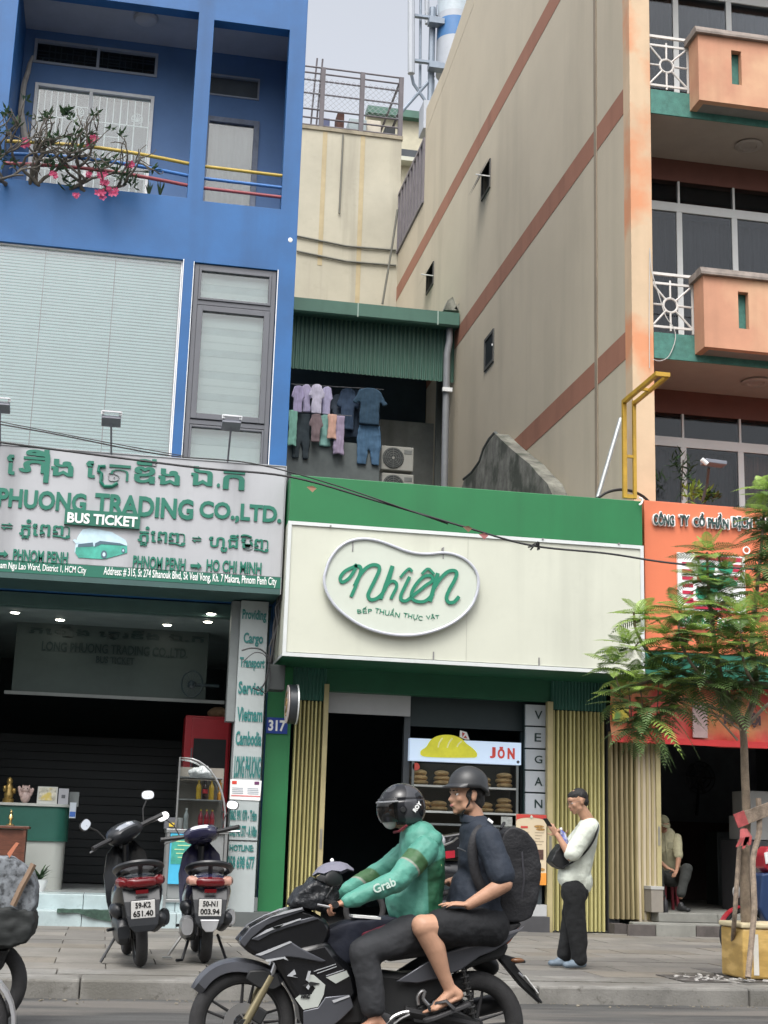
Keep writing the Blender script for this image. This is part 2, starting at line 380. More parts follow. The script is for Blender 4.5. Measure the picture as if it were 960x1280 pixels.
def frame(x0, x1, z0, z1, Y, w, d, mat, par_, name='window_frame', mull=(), trans=(), mw=None):
    b = MB(); b.box(x0, x0+w, Y, Y+d, z0, z1); b.box(x1-w, x1, Y, Y+d, z0, z1); b.box(x0+w, x1-w, Y, Y+d, z1-w, z1); b.box(x0+w, x1-w, Y, Y+d, z0, z0+w)
    mw = mw or w
    for m in mull: b.box(m-mw/2, m+mw/2, Y+.004, Y+d-.004, z0+w, z1-w)
    for t in trans: b.box(x0+w, x1-w, Y+.006, Y+d-.006, t-mw/2, t+mw/2)
    return b.build(name, mat, par_, bevel=.004)
win = frame(wx0, wx1, wz0, wz1, Yb-.03, .055, .12, white, blu, 'balcony_window', mull=[(wx0+wx1)/2-.06])
MB().box(wx0+.05, wx1-.05, Yb+.03, Yb+.036, wz0+.05, wz1-.05).build('pane', gl, win)
curtain('curtain', wx0+.03, wx1-.03, wz0, wz1-.03, Yb+.25, curt, win, amp=.012, per=.34)
gr = M('window grille paint', (.75, .82, .85), .5)
def grille(x0, x1, z0, z1, Y, par_, nx=4, nz=5, r=.009, motif=True):
    b = MB(); W_ = x1-x0; H_ = z1-z0
    xs = [x0+W_*k/nx for k in range(nx+1)]; zs = [z0+H_*k/nz for k in range(nz+1)]
    for k, x in enumerate(xs): b.box(x-r, x+r, Y, Y+.014, z0, z1)
    for z in zs: b.box(x0, x1, Y-.010, Y+.002, z-r, z+r)
    rr = random.Random(int(x0*100))
    for k in range(nx):
        for j in range(nz):
            if rr.random() < .45: xm = (xs[k]+xs[k+1])/2; b.box(xm-r*.8, xm+r*.8, Y+.001, Y+.012, zs[j], zs[j+1])
            elif rr.random() < .4: zm = (zs[j]+zs[j+1])/2; b.box(xs[k], xs[k+1], Y+.002, Y+.011, zm-r*.8, zm+r*.8)
    if motif:
        for q in range(2):
            cx, cz = x0+W_*(.42 if q == 0 else .8), z0+H_*(.55 if q == 0 else .88); R_ = .17 if q == 0 else .09
            for a in range(9):
                t = math.pi*a/8; b.tube([(cx, Y-.012, cz-R_*.6), (cx+math.cos(t)*R_, Y-.012, cz-R_*.6+math.sin(t)*R_*1.4)], .006, 5)
            b.tube([(cx+math.cos(t)*R_, Y-.012, cz+math.sin(t)*R_) for t in [2*math.pi*i/16 for i in range(17)]], .006, 5)
    return b.build('window_grille', gr, par_)
wm = (wx0+wx1)/2-.06
grille(wx0+.07, wm-.03, wz0+.07, wz1-.07, Yb+.06, win, 4, 6); grille(wm+.03, wx1-.07, wz0+.07, wz1-.07, Yb+.06, win, 4, 6)
ven = frame(vx0, vx1, vz0, vz1, Yb-.025, .045, .1, M('weathered frame', (.30, .33, .38), .7), blu, 'vent_window', mull=[(vx0+vx1)/2+.03])
MB().box(vx0+.04, vx1-.04, Yb+.05, Yb+.056, vz0+.04, vz1-.04).build('pane', glass('dusky glass', (.35, .4, .42), .1, 1.2), ven)
grille(vx0+.05, vx1-.05, vz0+.04, vz1-.04, Yb+.08, ven, 10, 3, motif=False)
MB().box(vx0, vx1, Yb+.2, Yb+.22, vz0, vz1).build('dark_backing', M('dusty dark', (.10, .12, .14), .9), ven)
dr = frame(dx0, dx1, 10.26, dz1, Yb-.03, .09, .14, M('worn door frame', (.17, .20, .26), .6, var=.3, vs=6), blu, 'balcony_door')
MB().box(dx0+.09, dx1-.09, Yb+.02, Yb+.03, 10.3, dz1-.09).build('pane', gl, dr)
curtain('curtain', dx0+.04, dx1-.04, 10.3, dz1-.05, Yb+.2, M('grey curtain', (.20, .21, .22), .8, var=.15, vs=2, stretch=(6, 6, .3)), dr, per=.2)
tr = frame(tx0, tx1, tz0, tz1, Yb-.02, .03, .08, MATS['weathered frame'], blu, 'transom_window')
MB().box(tx0, tx1, Yb+.1, Yb+.12, tz0, tz1).build('dark_backing', MATS['dusty dark'], tr)
MB().lathe([(.18, 0), (.2, -.03), (.17, -.07), (.05, -.09)], (at(183, 17, 21.2).x, 21.2, 14.2)).build('ceiling_lamp', M('lamp plastic', (.4, .41, .43), .5), blu, smooth=True)
# railings: three coloured tubes, bulging gently
zc = 10.81
for nm, colr, px in (('yellow', (.42, .30, .05), 198), ('blue', (.03, .14, .40), 215), ('red', (.25, .05, .06), 230)):
    mt = M(nm+' rail paint', colr, .45, var=.15, vs=9)
    z0 = at(300, {198: 212, 215: 227, 230: 239}[px], F+.05).z
    MB().tube([(-2.2+2.75*k/14, F+.05-.16*math.sin(math.pi*min(1, k/14)), z0+.03*(1-k/14)) for k in range(15)], .028, 10).build('handrail', mt, blu, smooth=True, label=nm+' balcony rail')
    MB().tube([(.795, F+.08, z0), (2.005, F+.08, z0-.01)], .026, 10).build('handrail', mt, blu, smooth=True, label=nm+' balcony rail')
# big glazed opening with venetian blind
Yg = F+.10
frame(-2.9, .56, 6.2, 9.80, F+.05, .022, .08, white, blu, 'picture_window')
pw = bpy.data.objects['picture_window']
glr = glass('mirror glass', (.95, .985, .98), .04, 3.0)
MB().box(-2.87, .535, Yg-.01, Yg, 6.22, 9.78).build('pane', glr, pw)
bl = M('blind slats', (.72, .96, .95), .5, var=.05)
b = MB(); z = 6.25
while z < 9.76:
    b.add([(-2.86, F+.17, z), (.53, F+.17, z), (.53, F+.19, z+.040), (-2.86, F+.19, z+.040)], [(0, 1, 2, 3)]); z += .050
b.build('blind_slats', bl, pw, kind='stuff')
b = MB()
for px in (50, 139): X = at(px, 400, F+.165).x; b.box(X-.006, X+.006, F+.160, F+.166, 6.25, 9.76)
b.build('blind_cords', M('blind cord', (.3, .36, .36), .7), pw)
MB().box(-2.9, .7, F+.3, F+.32, 6.2, 9.8).build('room_shade', M('room behind blind', (.45, .62, .62), .9), pw)
# narrow grey window in three lights, bands of a roller blind behind
gx0, gx1 = .745, 1.985
b = MB(); w = .085
za, zb_, zc2, zd = 9.77, at(290, 382, F).z, at(290, 530, F).z, 6.25
gw = frame(gx0, gx1, 6.2, za, F+.03, .07, .12, greyf, blu, 'tall_window', trans=[zb_+.02, zc2])
for (s0, s1, nm, sw) in ((zb_+.06, za-.07, 'top_light', .035), (zc2+.05, zb_-.03, 'casement', .085), (zd+.05, zc2-.05, 'bottom_light', .03)):
    f_ = frame(gx0+.072, gx1-.072, s0, s1, F+.015, sw, .11, greyf, gw, nm)
    MB().box(gx0+.08, gx1-.08, F+.06, F+.066, s0+.01, s1-.01).build('pane', gl, f_)
wb = M('roller blind bands', (.70, .80, .79), .6, var=.04); wb2 = M('roller blind sheer', (.55, .66, .66), .6)
z = 6.3; k = 0
while z < 9.7:
    MB().box(gx0+.1, gx1-.1, F+.19+(.006 if k % 2 else 0), F+.193+(.006 if k % 2 else 0), z, z+.112).build('blind_band', wb if k % 3 else wb2, gw); z += .115; k += 1
MB().box(gx0, gx1+.05, F+.3, F+.32, 6.2, 9.8).build('room_shade', MATS['room behind blind'], gw)
# thin white sealant edges
b = MB(); b.box(.562, .576, F-.006, F-.001, 6.2, 9.81); b.box(.722, .732, F-.006, F-.001, 6.2, 9.79); b.box(1.997, 2.010, F-.006, F-.001, 6.2, 9.79)
b.build('window_sealant', white, blu)
p = at(363, 300, F); MB().ell((p.x, F, p.z), (.035, .008, .04), nu=10, nv=6).build('paint_spot', white, blu)
# ---------------- adenium / bougainvillea on the balcony
bark = M('grey bark', (.10, .09, .075), .85, var=.3, vs=12, bump=.4, bs=60)
leafd = M('dark leaves', (.035, .075, .03), .5, var=.35, vs=8, transl=.25)
pinkm = M('pink petals', (.50, .055, .15), .55, var=.25, vs=20, transl=.3)
rb = random.Random(11)
bush = thing('flowering_shrub', 'tangled bare-branched shrub with pink flowers spilling over the blue balcony rail', 'shrub', (-1.0, F, 10.8))
tb = MB(); tips = []
def grow(p, d, r, L, dep):
    pts = [p]; q = p.copy(); v = d.copy()
    for k in range(5):
        v = (v + Vector((rb.uniform(-.5, .5), rb.uniform(-.25, .2), rb.uniform(-.3, .42)))).normalized(); q = q+v*L/5
        q.y = min(max(q.y, F-.55), F+.28) ; pts.append(q.copy())
    tb.tube(pts, [r*(1-.10*k) for k in range(6)], 6)
    if dep == 0: tips.append((pts[-1], v)); return
    for _ in range(2 if dep < 3 else 3): j = rb.choice([2, 3, 4, 5]); grow(pts[j].copy(), (v+Vector((rb.uniform(-1.3, 1.3), rb.uniform(-.5, .4), rb.uniform(-.5, .9)))).normalized(), r*.68, L*.82, dep-1)
for i in range(9):
    X = at(rb.uniform(-25, 120), 235, F-.05).x
    grow(Vector((X, F+.05, 10.72)), Vector((rb.uniform(-.6, 1.0), -.3, rb.uniform(-.1, .7))).normalized(), .035, .55, 3)
tb.build('branches', bark, bush, smooth=2)
lf = MB()
def leafquad(mb, p, d, L, w, up=Vector((0, 0, 1))):
    s_ = d.cross(up);
    if s_.length < 1e-4: s_ = Vector((1, 0, 0))
    s_.normalize(); mb.add([p, p+d*L*.45+s_*w, p+d*L, p+d*L*.45-s_*w], [(0, 1, 2, 3)])
def lclump(P, n, sp=.10):
    for _ in range(n):
        d = Vector((rb.uniform(-1, 1), rb.uniform(-1, .3), rb.uniform(-.4, 1))).normalized(); q = P+Vector([rb.uniform(-sp, sp) for _ in range(3)])*.7
        leafquad(lf, q, d, rb.uniform(.09, .15), .022, Vector((rb.uniform(-1, 1), rb.uniform(-1, 1), 1)))
for px, py, n, sp in ((82, 142, 40, .09), (20, 155, 22, .08), (62, 180, 26, .12), (60, 148, 14, .06), (128, 208, 40, .14), (70, 205, 34, .16), (85, 232, 22, .14), (150, 222, 34, .13), (110, 170, 14, .09), (8, 200, 22, .15), (165, 230, 22, .1)):
    lclump(at(px, py, F-.2+rb.uniform(-.15, .2)), n, sp)
for p, v in tips:
    if rb.random() < .3: lclump(p, 6, .05)
lf.build('leaves', leafd, bush)
def flower(mb, P, R_):
    for j in range(rb.randint(4, 7)):
        c = P+Vector((rb.uniform(-1, 1), rb.uniform(-1, .5), rb.uniform(-1, 1)))*R_*.6
        for k in range(5):
            a = 2*math.pi*k/5; d = Vector((math.cos(a), -.35, math.sin(a))).normalized()
            s_ = Vector((-math.sin(a), 0, math.cos(a)))
            mb.add([c, c+d*R_*.45+s_*R_*.24, c+d*R_*.75, c+d*R_*.45-s_*R_*.24], [(0, 1, 2, 3)])
for px, py, s in ((31, 180, .09), (116, 178, .11), (112, 183, .07), (161, 208, .09), (67, 219, .07), (111, 219, .06), (128, 220, .09), (131, 228, .08), (125, 243, .11), (141, 241, .09), (95, 245, .06), (136, 237, .06), (20, 150, .0)):
    if s: 
        fl = MB(); flower(fl, at(px, py, F-.32), s*.85); fl.build('flower_cluster', pinkm, bush)
vine = M('pale vine stem', (.33, .31, .28), .85, var=.2, vs=8)
vt = thing('climbing_stem', 'pale bare woody stem climbing beside the grilled balcony window', 'vine', (at(30, 150, 21.6).x, 21.6, 10.3))
MB().tube([at(31, 175, 21.7), at(29, 160, 21.7), at(26, 140, 21.7), at(28, 120, 21.8), at(30, 105, 21.85), at(35, 90, 21.9), at(37, 80, 21.9), at(41, 70, 21.9)], [.06, .055, .05, .045, .045, .04, .035, .02], 8).build('stem', vine, vt, smooth=True)
for px, lab in ((200, 'small spiky succulent at the right end of the planted balcony ledge'), (186, 'small spiky succulent half hidden below the pink flowers')):
    g2 = thing('succulent', lab, 'plant', at(px, 243, F+.1))
    b = MB(); P = at(px, 243, F+.1)
    for k in range(9): a = rb.uniform(0, 6.28); b.tube([P, P+Vector((math.cos(a)*.06, math.sin(a)*.05, rb.uniform(.12, .24)))], [.02, .003], 5)
    b.build('spikes', leafd, g2)
# ---------------- sign of the bus office
grn = M('green sign vinyl', (.012, .13, .085), .45, var=.08, vs=2)
grl = M('green acrylic letter', (.012, .15, .10), .35, var=.06)
wsg = M('grey white sign sheet', (.39, .40, .42), .5, var=.06, vs=1.2, streak=.5)
wht = M('white vinyl', (.80, .81, .80), .5, var=.03)
YS = 19.6
sg = thing('bus_office_sign', 'long grey white sign with green Khmer and English letters over the bus ticket office', 'sign', (0, YS, 4.7))
sx1 = 2.165
zt, zb = at(180, 570, YS).z, at(180, 718, YS).z
MB().box(-3.4, sx1, YS, F-.01, 4.86, zt).build('panel', wsg, sg, bevel=.01)
MB().box(-3.4, sx1, YS-.008, F-.011, 4.70, 4.858).build('lower_band', grn, sg)
MB().box(-3.4, sx1-.002, YS-.004, F-.012, 4.62, 4.698).build('underside', M('dark green soffit', (.04, .09, .085), .5), sg)
b = MB(); b.box(sx1, sx1+.012, YS-.012, YS+.06, 4.62, zt+.01); b.box(-3.4, sx1, YS-.012, YS+.05, zt, zt+.012); b.build('edge_trim', M('steel trim', (.35, .36, .37), .4, .6), sg)
D = .02
def sgt(t, a, b_, c, d, bold=.03, dep=D, mat=grl, Y=YS, par_=sg, **k): return ptext(t, a, b_, c, d, Y-dep, mat, par_, depth=dep, bold=bold, **k)
kb_ = .018
sgt('េ', 8, 568, 19, 593, kb_); sgt('ភី', 24, 561, 61, 591, kb_); sgt('ា', 44, 564, 62, 603, kb_, .023); sgt('ង', 64, 574, 92, 595, kb_)
sgt('េ', 107, 576, 119, 597, kb_); sgt('ត', 136, 581, 163, 602, kb_)
b = MB(); b.tube([at(x, y, YS-.02) for x, y in ((132, 583), (124, 583), (123, 589), (127, 592), (126, 603), (130, 608), (140, 608), (147, 604))], .026, 6); b.build('lettering', grl, sg)
sgt('ឌី', 168, 573, 195, 604, kb_); sgt('ង', 198, 586, 225, 606, kb_)
sgt('ឯ', 239, 583, 266, 607, kb_); sgt('.', 271, 604, 275, 609, kb_); sgt('ក', 279, 588, 306, 612, kb_)
sgt('LONG', -82, 600, -16, 628, .036); sgt('PHUONG', -3, 613, 108, 637, .036); sgt('TRADING', 118, 620, 242, 646, .036); sgt('CO.,LTD.', 249, 629, 352, 654, .036)
q0, q1 = at(128, 640, YS), at(128, 660, YS)
MB().box(at(81, 645, YS).x, at(175, 653, YS).x, YS-.055, YS-.002, at(128, 659, YS).z, at(128, 640, YS).z).build('ticket_plate', grn, sg)
sgt('BUS TICKET', 84, 643, 172, 656, .03, .01, wht, YS-.056)
sgt('⇌', 1, 653, 16, 662, .02); sgt('ភ', 24, 656, 38, 669, kb_); sgt('ំ', 33, 649, 39, 654, kb_); sgt('ន', 27, 669, 36, 673, kb_); sgt('េព', 40, 655, 63, 670, kb_); sgt('ញ', 66, 657, 88, 673, kb_)
sgt('ភ', 172, 664, 186, 677, kb_); sgt('ំ', 182, 658, 187, 662, kb_); sgt('ន', 175, 677, 184, 682, kb_); sgt('េព', 188, 664, 209, 678, kb_); sgt('ញ', 211, 666, 232, 682, kb_)
sgt('⇌', 240, 670, 252, 678, .02); sgt('ហ', 261, 671, 281, 684, kb_); sgt('ូ', 276, 684, 284, 690, kb_); sgt('ជី', 285, 668, 298, 685, kb_); sgt('ម', 301, 673, 316, 687, kb_); sgt('ិ', 301, 668, 315, 672, kb_); sgt('ញ', 318, 674, 336, 690, kb_)
sgt('PHNOM PENH', 16, 688, 85, 703, .028); sgt('PHNOM PENH', 166, 696, 232, 712, .028); sgt('HO CHI MINH', 258, 701, 327, 716, .028)
def arrow(x0, x1, y, par_):
    poly([(x0, y-2), (x1-5, y-1.6), (x1-5, y-4.5), (x1, y+.6), (x1-5, y+4.5), (x1-5, y+2.2), (x0, y+2)], YS-.035, .033, 'arrow', grl, par_)
arrow(-4, 10, 692, sg); arrow(238, 252, 707, sg)
sgt('Pham Ngu Lao Ward, District 1, HCM City', -6, 705, 108, 716, .01, .006, wht, YS-.008)
sgt('Address: # 315, St 274 Sihanouk Blvd, Sk Veal Vong, Kh. 7 Makara, Phnom Penh City', 129, 715, 346, 728, .012, .006, wht, YS-.008)
# printed coach
bus = MB(); pc = MB()
busg = M('printed coach green', (.06, .36, .28), .4, var=.3, vs=6); busw = M('printed coach sky white', (.50, .66, .74), .4, var=.15, vs=5); busd = M('printed coach windows', (.08, .14, .18), .3); 
pb = poly([(95, 678), (97, 671), (103, 662), (112, 660), (140, 665), (157, 675), (159, 680), (159, 691), (130, 699), (98, 697), (93, 690)], YS-.006, .005, 'coach_picture', busw, sg)
poly([(95, 684), (118, 683), (128, 679), (159, 682), (159, 691), (130, 699), (98, 697), (94, 691)], YS-.010, .004, 'coach_body', busg, pb)
poly([(98, 680), (116, 678), (117, 683), (97, 684)], YS-.012, .004, 'coach_windscreen', busd, pb)
poly([(119, 679), (125, 676), (150, 679), (158, 682), (127, 680), (118, 684)], YS-.014, .004, 'coach_windows', busd, pb)
for wx, wy, wr in ((130, 693, 5.2), (154, 688, 3)):
    poly([(wx+wr*.75*math.cos(a), wy+wr*math.sin(a)) for a in [i*math.pi/7 for i in range(14)]], YS-.017, .004, 'coach_wheel', busd, pb)
    poly([(wx+wr*.35*math.cos(a), wy+wr*.5*math.sin(a)) for a in [i*math.pi/7 for i in range(14)]], YS-.019, .003, 'coach_hub', busw, pb)
poly([(91, 675), (94, 674), (99, 678), (95, 680)], YS-.010, .004, 'coach_mirror', busw, pb)
# two flood lamps on stalks over the sign
lampm = M('flood lamp shell', (.16, .17, .20), .5)
for px, y0, y1, lab in ((139, 517, 572, 'grey floodlight on a straight stalk above the coach picture'), (287, 522, 583, 'grey floodlight on a tilted stalk in front of the narrow grey window'), (0, 500, 562, 'floodlight head cut off at the edge above the Khmer letters')):
    fl_ = thing('floodlight', lab, 'lamp', at(px, y1, YS-.15)); Pt = at(px+(2 if px > 200 else 0), y0+10, YS-.4); Pb = at(px-(3 if px > 200 else 0), y1, YS+.05)
    MB().tube([Pb, Pt], .014, 6).build('stalk', lampm, fl_)
    b = MB(); b.prismX([(YS-.5, Pt.z+.02), (YS-.30, Pt.z-.05), (YS-.28, Pt.z+.0), (YS-.47, Pt.z+.07)], Pt.x-.13, Pt.x+.13); b.build('lamp_head', lampm, fl_, bevel=.01)
    b = MB(); b.box(Pt.x-.14, Pt.x-.1, YS-.5, YS-.47, Pt.z+.07, Pt.z+.12); b.box(Pt.x+.1, Pt.x+.14, YS-.5, YS-.47, Pt.z+.07, Pt.z+.12); b.box(Pt.x-.13, Pt.x+.13, YS-.52, YS-.49, Pt.z+.10, Pt.z+.12); b.build('bracket', M('white metal', (.6, .62, .64), .4), fl_)
# ---------------- ground floor office interior
off = blu
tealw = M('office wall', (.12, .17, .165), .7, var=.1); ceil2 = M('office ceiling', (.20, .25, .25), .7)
tile = M('office floor tile', (.35, .38, .38), .25, var=.08)
FZ = .52
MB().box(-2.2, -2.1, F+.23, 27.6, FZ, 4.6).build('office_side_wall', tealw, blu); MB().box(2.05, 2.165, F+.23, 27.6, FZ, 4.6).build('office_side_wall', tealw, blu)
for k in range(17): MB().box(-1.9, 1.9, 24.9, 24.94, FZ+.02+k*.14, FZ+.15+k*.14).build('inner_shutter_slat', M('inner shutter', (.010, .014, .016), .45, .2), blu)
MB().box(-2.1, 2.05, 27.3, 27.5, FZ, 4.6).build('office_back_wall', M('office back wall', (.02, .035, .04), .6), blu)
MB().box(-2.2, 2.165, F+.225, 27.6, 4.45, 4.6).build('office_ceiling', ceil2, blu)
MB().box(-2.25, 2.16, F-.02, 27.6, .1, FZ).build('office_floor', tile, blu)
MB().box(-2.25, 2.165, F+.1, F+.3, 4.41, 4.6).build('shutter_box', M('shutter box', (.06, .12, .11), .4), blu)
sb = thing('inner_office_sign', 'dim green signboard on the back wall inside the bus office', 'sign', (0, 26.2, 3.6))
YI = 22.5
ip = [at(x, y, YI) for x, y in ((22, 775), (262, 778), (262, 880), (22, 868))]
ix0, ix1 = ip[0].x, ip[1].x; iz1, iz0 = at(140, 776, YI).z, at(140, 872, YI).z
MB().box(ix0, ix1, YI, YI+.12, iz0, iz1).build('panel', M('dim sign sheet', (.055, .08, .076), .5, var=.12), sb)
MB().box(ix0-.1, ix1+.3, YI-.03, YI-.005, iz0-.02, iz0+.03).build('lower_rail', M('rail grey', (.25, .27, .27), .4), sb)
dg_ = M('dim sign letters', (.012, .035, .035), .5)
for t, a, b_, c, d in (('ភឿង េត្រឌីង ឯ.ក', 35, 786, 255, 800), ('LONG PHUONG TRADING CO.,LTD.', 52, 806, 235, 820), ('BUS TICKET', 120, 821, 168, 830)):
    ptext(t, a, b_, c, d, YI-.02, dg_, sb, depth=.02, bold=.02)
# ceiling downlights (lit)
em = M('lit lamp face', (1, .93, .78), .4, emit=30)
for px, py in ((12, 755), (19, 765.5), (75, 774.5), (264, 767), (260, 777), (209, 781)):
    Yl = (4.45-CAMH)*ray(px, py).y/ray(px, py).z
    if Yl < 20.8: Yl = 20.9
    P = atZ(px, py, 4.44)
    t_ = thing('downlight', {12: 'lit round ceiling downlight nearest the street on the left of the office', 19: 'second lit downlight behind the leftmost one in the office ceiling', 75: 'lit downlight deeper in the office left of the ceiling fan', 264: 'lit downlight nearest the street above the red fridge', 260: 'lit downlight just behind the one above the red fridge', 209: 'lit downlight deepest in the office right of the ceiling fan'}[px], 'lamp', (P.x, P.y, 4.45))
    MB().lathe([(.075, 0), (.085, -.012), (.065, -.014)], (P.x, P.y, 4.449), n=20).build('rim', white, t_)
    MB().lathe([(.06, -.0145), (.058, -.02)], (P.x, P.y, 4.449), n=20).build('lamp_face', em, t_)
fan = thing('ceiling_fan', 'dark ceiling fan hanging in the bus office', 'fan', at(143, 772, 24.5))
P = at(143, 775, 24.5); b = MB(); b.tube([(P.x, P.y, 4.45), (P.x, P.y, P.z)], .02, 6); b.ell(P, (.12, .12, .08)); b.build('motor', dark, fan)
for k in range(3): a = k*2.094+.4; MB().obox(P+Vector((math.cos(a)*.32, math.sin(a)*.32, 0)), (.45, .1, .012), Euler((.15, 0, a)).to_matrix()).build('blade', greyf, fan)
# steps
stm = M('pale step tile', (.36, .44, .45), .3, var=.16, vs=3, dirt=.25)
st = thing('tiled_steps', 'pale tiled entrance steps of the bus office with a worn green mat', 'steps', (0, 19.9, .15))
x = -3.2
while x < 1.5:
    w = .6; x1_ = min(x+w, 1.50)
    MB().box(x+.003, x1_-.003, 19.42, 19.95, .12, .335).build('step_tile', stm, st, bevel=.008)
    MB().box(x+.003, x1_-.003, 19.951, F+.2, .12, .525).build('step_tile', stm, st, bevel=.008); x += w
mat_ = thing('door_mat', 'worn dark green mat lying across the lower entrance step', 'mat', (.3, 19.7, .34))
b = MB(); X0, X1 = at(72, 1133, 19.6).x, at(140, 1133, 19.6).x; nn = 16
rings = []
for k in range(nn+1):
    x = X0+(X1+.4-X0)*k/nn; yf = 19.40-.012*math.sin(k*1.3); zl = .345+.004*math.sin(k*2.1); dz = -.02-.09*max(0, math.sin((k-4)/12*3.14))
    rings.append([(x, 19.85, zl), (x, 19.5, zl+.01), (x, yf, zl+.008), (x, yf-.012, .335+dz), (x, yf, .335+dz), (x, 19.5, zl-.002)])
b.loft(rings); b.build('mat', M('dark green matting', (.03, .06, .045), .95, var=.4, vs=20, bump=.6, bs=90), mat_)
# white printed pillar
YP = 20.15
pil = thing('printed_pillar', 'narrow white pillar panel with green vertical service lettering', 'sign', (1.8, YP, .2))
pilm = M('pillar sheet', (.36, .40, .40), .5, var=.06, streak=.2); 
pts = [at(x, y, YP) for x, y in ((299, 748), (334, 748), (323, 1107), (287, 1107))]
def colx(y, side): # pixel edges of the panel
    t = (y-748)/(1107-748); return 300+(287-300)*t if side < 0 else 331+(323-331)*t
Xa, Xb = at(294, 900, YP).x, at(329, 900, YP).x
zA, zB = .16, 4.6
MB().box(Xa, Xb, YP, F-.003, zA, zB).build('panel', pilm, pil, bevel=.006)
MB().box(Xa-.12, Xa-.004, YP+.1, F-.004, 2.9, 4.6).build('side_strip', M('dull white', (.17, .19, .19), .6), pil)
ltg = M('pillar letters', (.02, .16, .15), .5)
for t, y0, y1 in (('Providing', 762, 778), ('Cargo', 791, 808), ('Transport', 822, 838), ('Service', 852, 868), ('Vietnam', 884, 902), ('Cambodia', 914, 932), ('LONG PHUONG', 945, 973)):
    xa = 303+(292-303)*(y0-762)/200; ptext(t, xa if len(t) > 6 else xa+3, y0, 333+(325-333)*(y0-762)/200-(0 if len(t) > 6 else 3), y1, YP-.012, ltg, pil, depth=.01, bold=.03)
nt_ = poly([(288, 974), (327, 976), (325, 1001), (287, 999)], YP-.012, .010, 'notice', wht, pil)
for a, b_, c, d, cc in ((290, 976, 296, 980, (.6, .05, .03)), (318, 977, 324, 981, (.12, .03, .1))): poly([(a, b_), (c, b_), (c, d), (a, d)], YP-.016, .003, 'flag_print', M('print %g' % cc[0], cc, .6), nt_)
gp = M('grey print', (.35, .38, .42), .7)
for k in range(4):
    for s_ in (290, 309): MB().box(at(s_, 985+k*2.2, YP).x, at(s_+14, 985+k*2.2, YP).x, YP-.015, YP-.0125, at(300, 985.8+k*2.2, YP).z, at(300, 984.6+k*2.2, YP).z).build('print_line', gp, nt_)
MB().box(at(289, 994, YP).x, at(325, 994, YP).x, YP-.015, YP-.0125, at(300, 995.5, YP).z, at(300, 994, YP).z).build('print_line', M('red print', (.6, .15, .15), .7), nt_)
for t, a, y0, c, y1 in (('0862 991 070 - Trâm', 287, 1012, 321, 1026), ('0902 745 577 - A Niên', 287, 1032, 321, 1046), ('HOTLINE:', 287, 1056, 317, 1064), ('058 698 677', 284, 1070, 318, 1086)):
    ptext(t, a, y0, c, y1, YP-.012, ltg, pil, depth=.01, bold=.03)
MB().box(Xa, Xb, YP-.006, YP-.001, at(305, 1051.5, YP).z, at(305, 1050, YP).z).build('panel_joint', dark, pil)
MB().box(Xa-.05, Xb+.28, YP-.05, F, .13, .34).build('plinth', M('dark plinth', (.09, .1, .1), .6), pil)
# ---------------- counter and the things on it
YC = 21.6
cn = thing('reception_counter', 'curved reception counter with dark green top half and white base', 'counter', (-.8, YC, FZ))
gcn = M('green laminate', (.02, .10, .075), .4); wcn = M('cream laminate', (.42, .44, .41), .4, var=.05)
cx0, cx1 = -2.1, at(83, 1050, YC).x
def ctr(z0, z1, ins, mat, nm):
    rings = []
    for z in (z0, z1):
        R_ = [(cx0, YC+.75, z), (cx0, YC+ins, z)]+[(cx1-.22+(.22-ins)*math.sin(a), YC+.22-(.22-ins)*math.cos(a), z) for a in [i*math.pi/16 for i in range(9)]]+[(cx1-ins, YC+.75, z)]
        rings.append(R_)
    MB().loft(rings).build(nm, mat, cn, smooth=True)
zt_ = at(40, 1004, YC).z; zm_ = at(40, 1050, YC).z
ctr(FZ, zm_-.012, .03, wcn, 'base'); ctr(zm_-.01, zt_-.04, 0, gcn, 'upper_panel'); ctr(zt_-.038, zt_, -.03, wcn, 'worktop')
def onC(px, py, Y=YC+.25): return Vector((at(px, py, Y).x, Y, zt_))
gold = M('gilt', (.35, .24, .08), .35, .7, var=.3, vs=20)
t_ = thing('golden_statuette', 'small golden tiered statuette at the left end of the counter', 'statuette', onC(10, 1004)); P = onC(10, 1003)
b = MB(); b.lathe([(.08, 0), (.085, .05), (.06, .07), (.07, .12), (.05, .16), (.06, .22), (.035, .27), (.045, .30), (.03, .35), (0, .37)], P, n=12); b.build('body', gold, t_, smooth=True)
b = MB(); b.ell(P+Vector((-.06, 0, .2)), (.03, .03, .05)); b.ell(P+Vector((.07, 0, .17)), (.03, .03, .045)); b.build('arms', gold, t_, smooth=True)
t_ = thing('lucky_cat', 'pale pink beckoning cat figurine between the statuette and the calendar', 'figurine', onC(31, 1004)); P = onC(31, 1003); cp = M('pink grey ceramic', (.48, .36, .33), .4, var=.3, vs=25)
b = MB(); b.ell(P+Vector((0, 0, .09)), (.075, .06, .09)); b.ell(P+Vector((0, -.01, .2)), (.065, .055, .055)); b.cap(P+Vector((-.07, 0, .12)), P+Vector((-.095, -.01, .22)), .022, .025); b.cap(P+Vector((.07, 0, .12)), P+Vector((.095, -.01, .2)), .022, .025)
for s_ in (-1, 1): b.cap(P+Vector((.04*s_, 0, .235)), P+Vector((.048*s_, 0, .265)), .02, .004)
organic(b, 'body', cp, t_, voxel=.006, smooth=2)
b = MB(); [b.ell(P+Vector((s_*.025, -.06, .21)), .007, nu=8, nv=6) for s_ in (-1, 1)]; b.build('eyes', dark, t_)
t_ = thing('desk_calendar', 'white desk calendar with a yellow flower picture on the counter', 'calendar', onC(57, 1004)); P = onC(46, 1003); P2 = onC(71, 1003); Yc_ = P.y
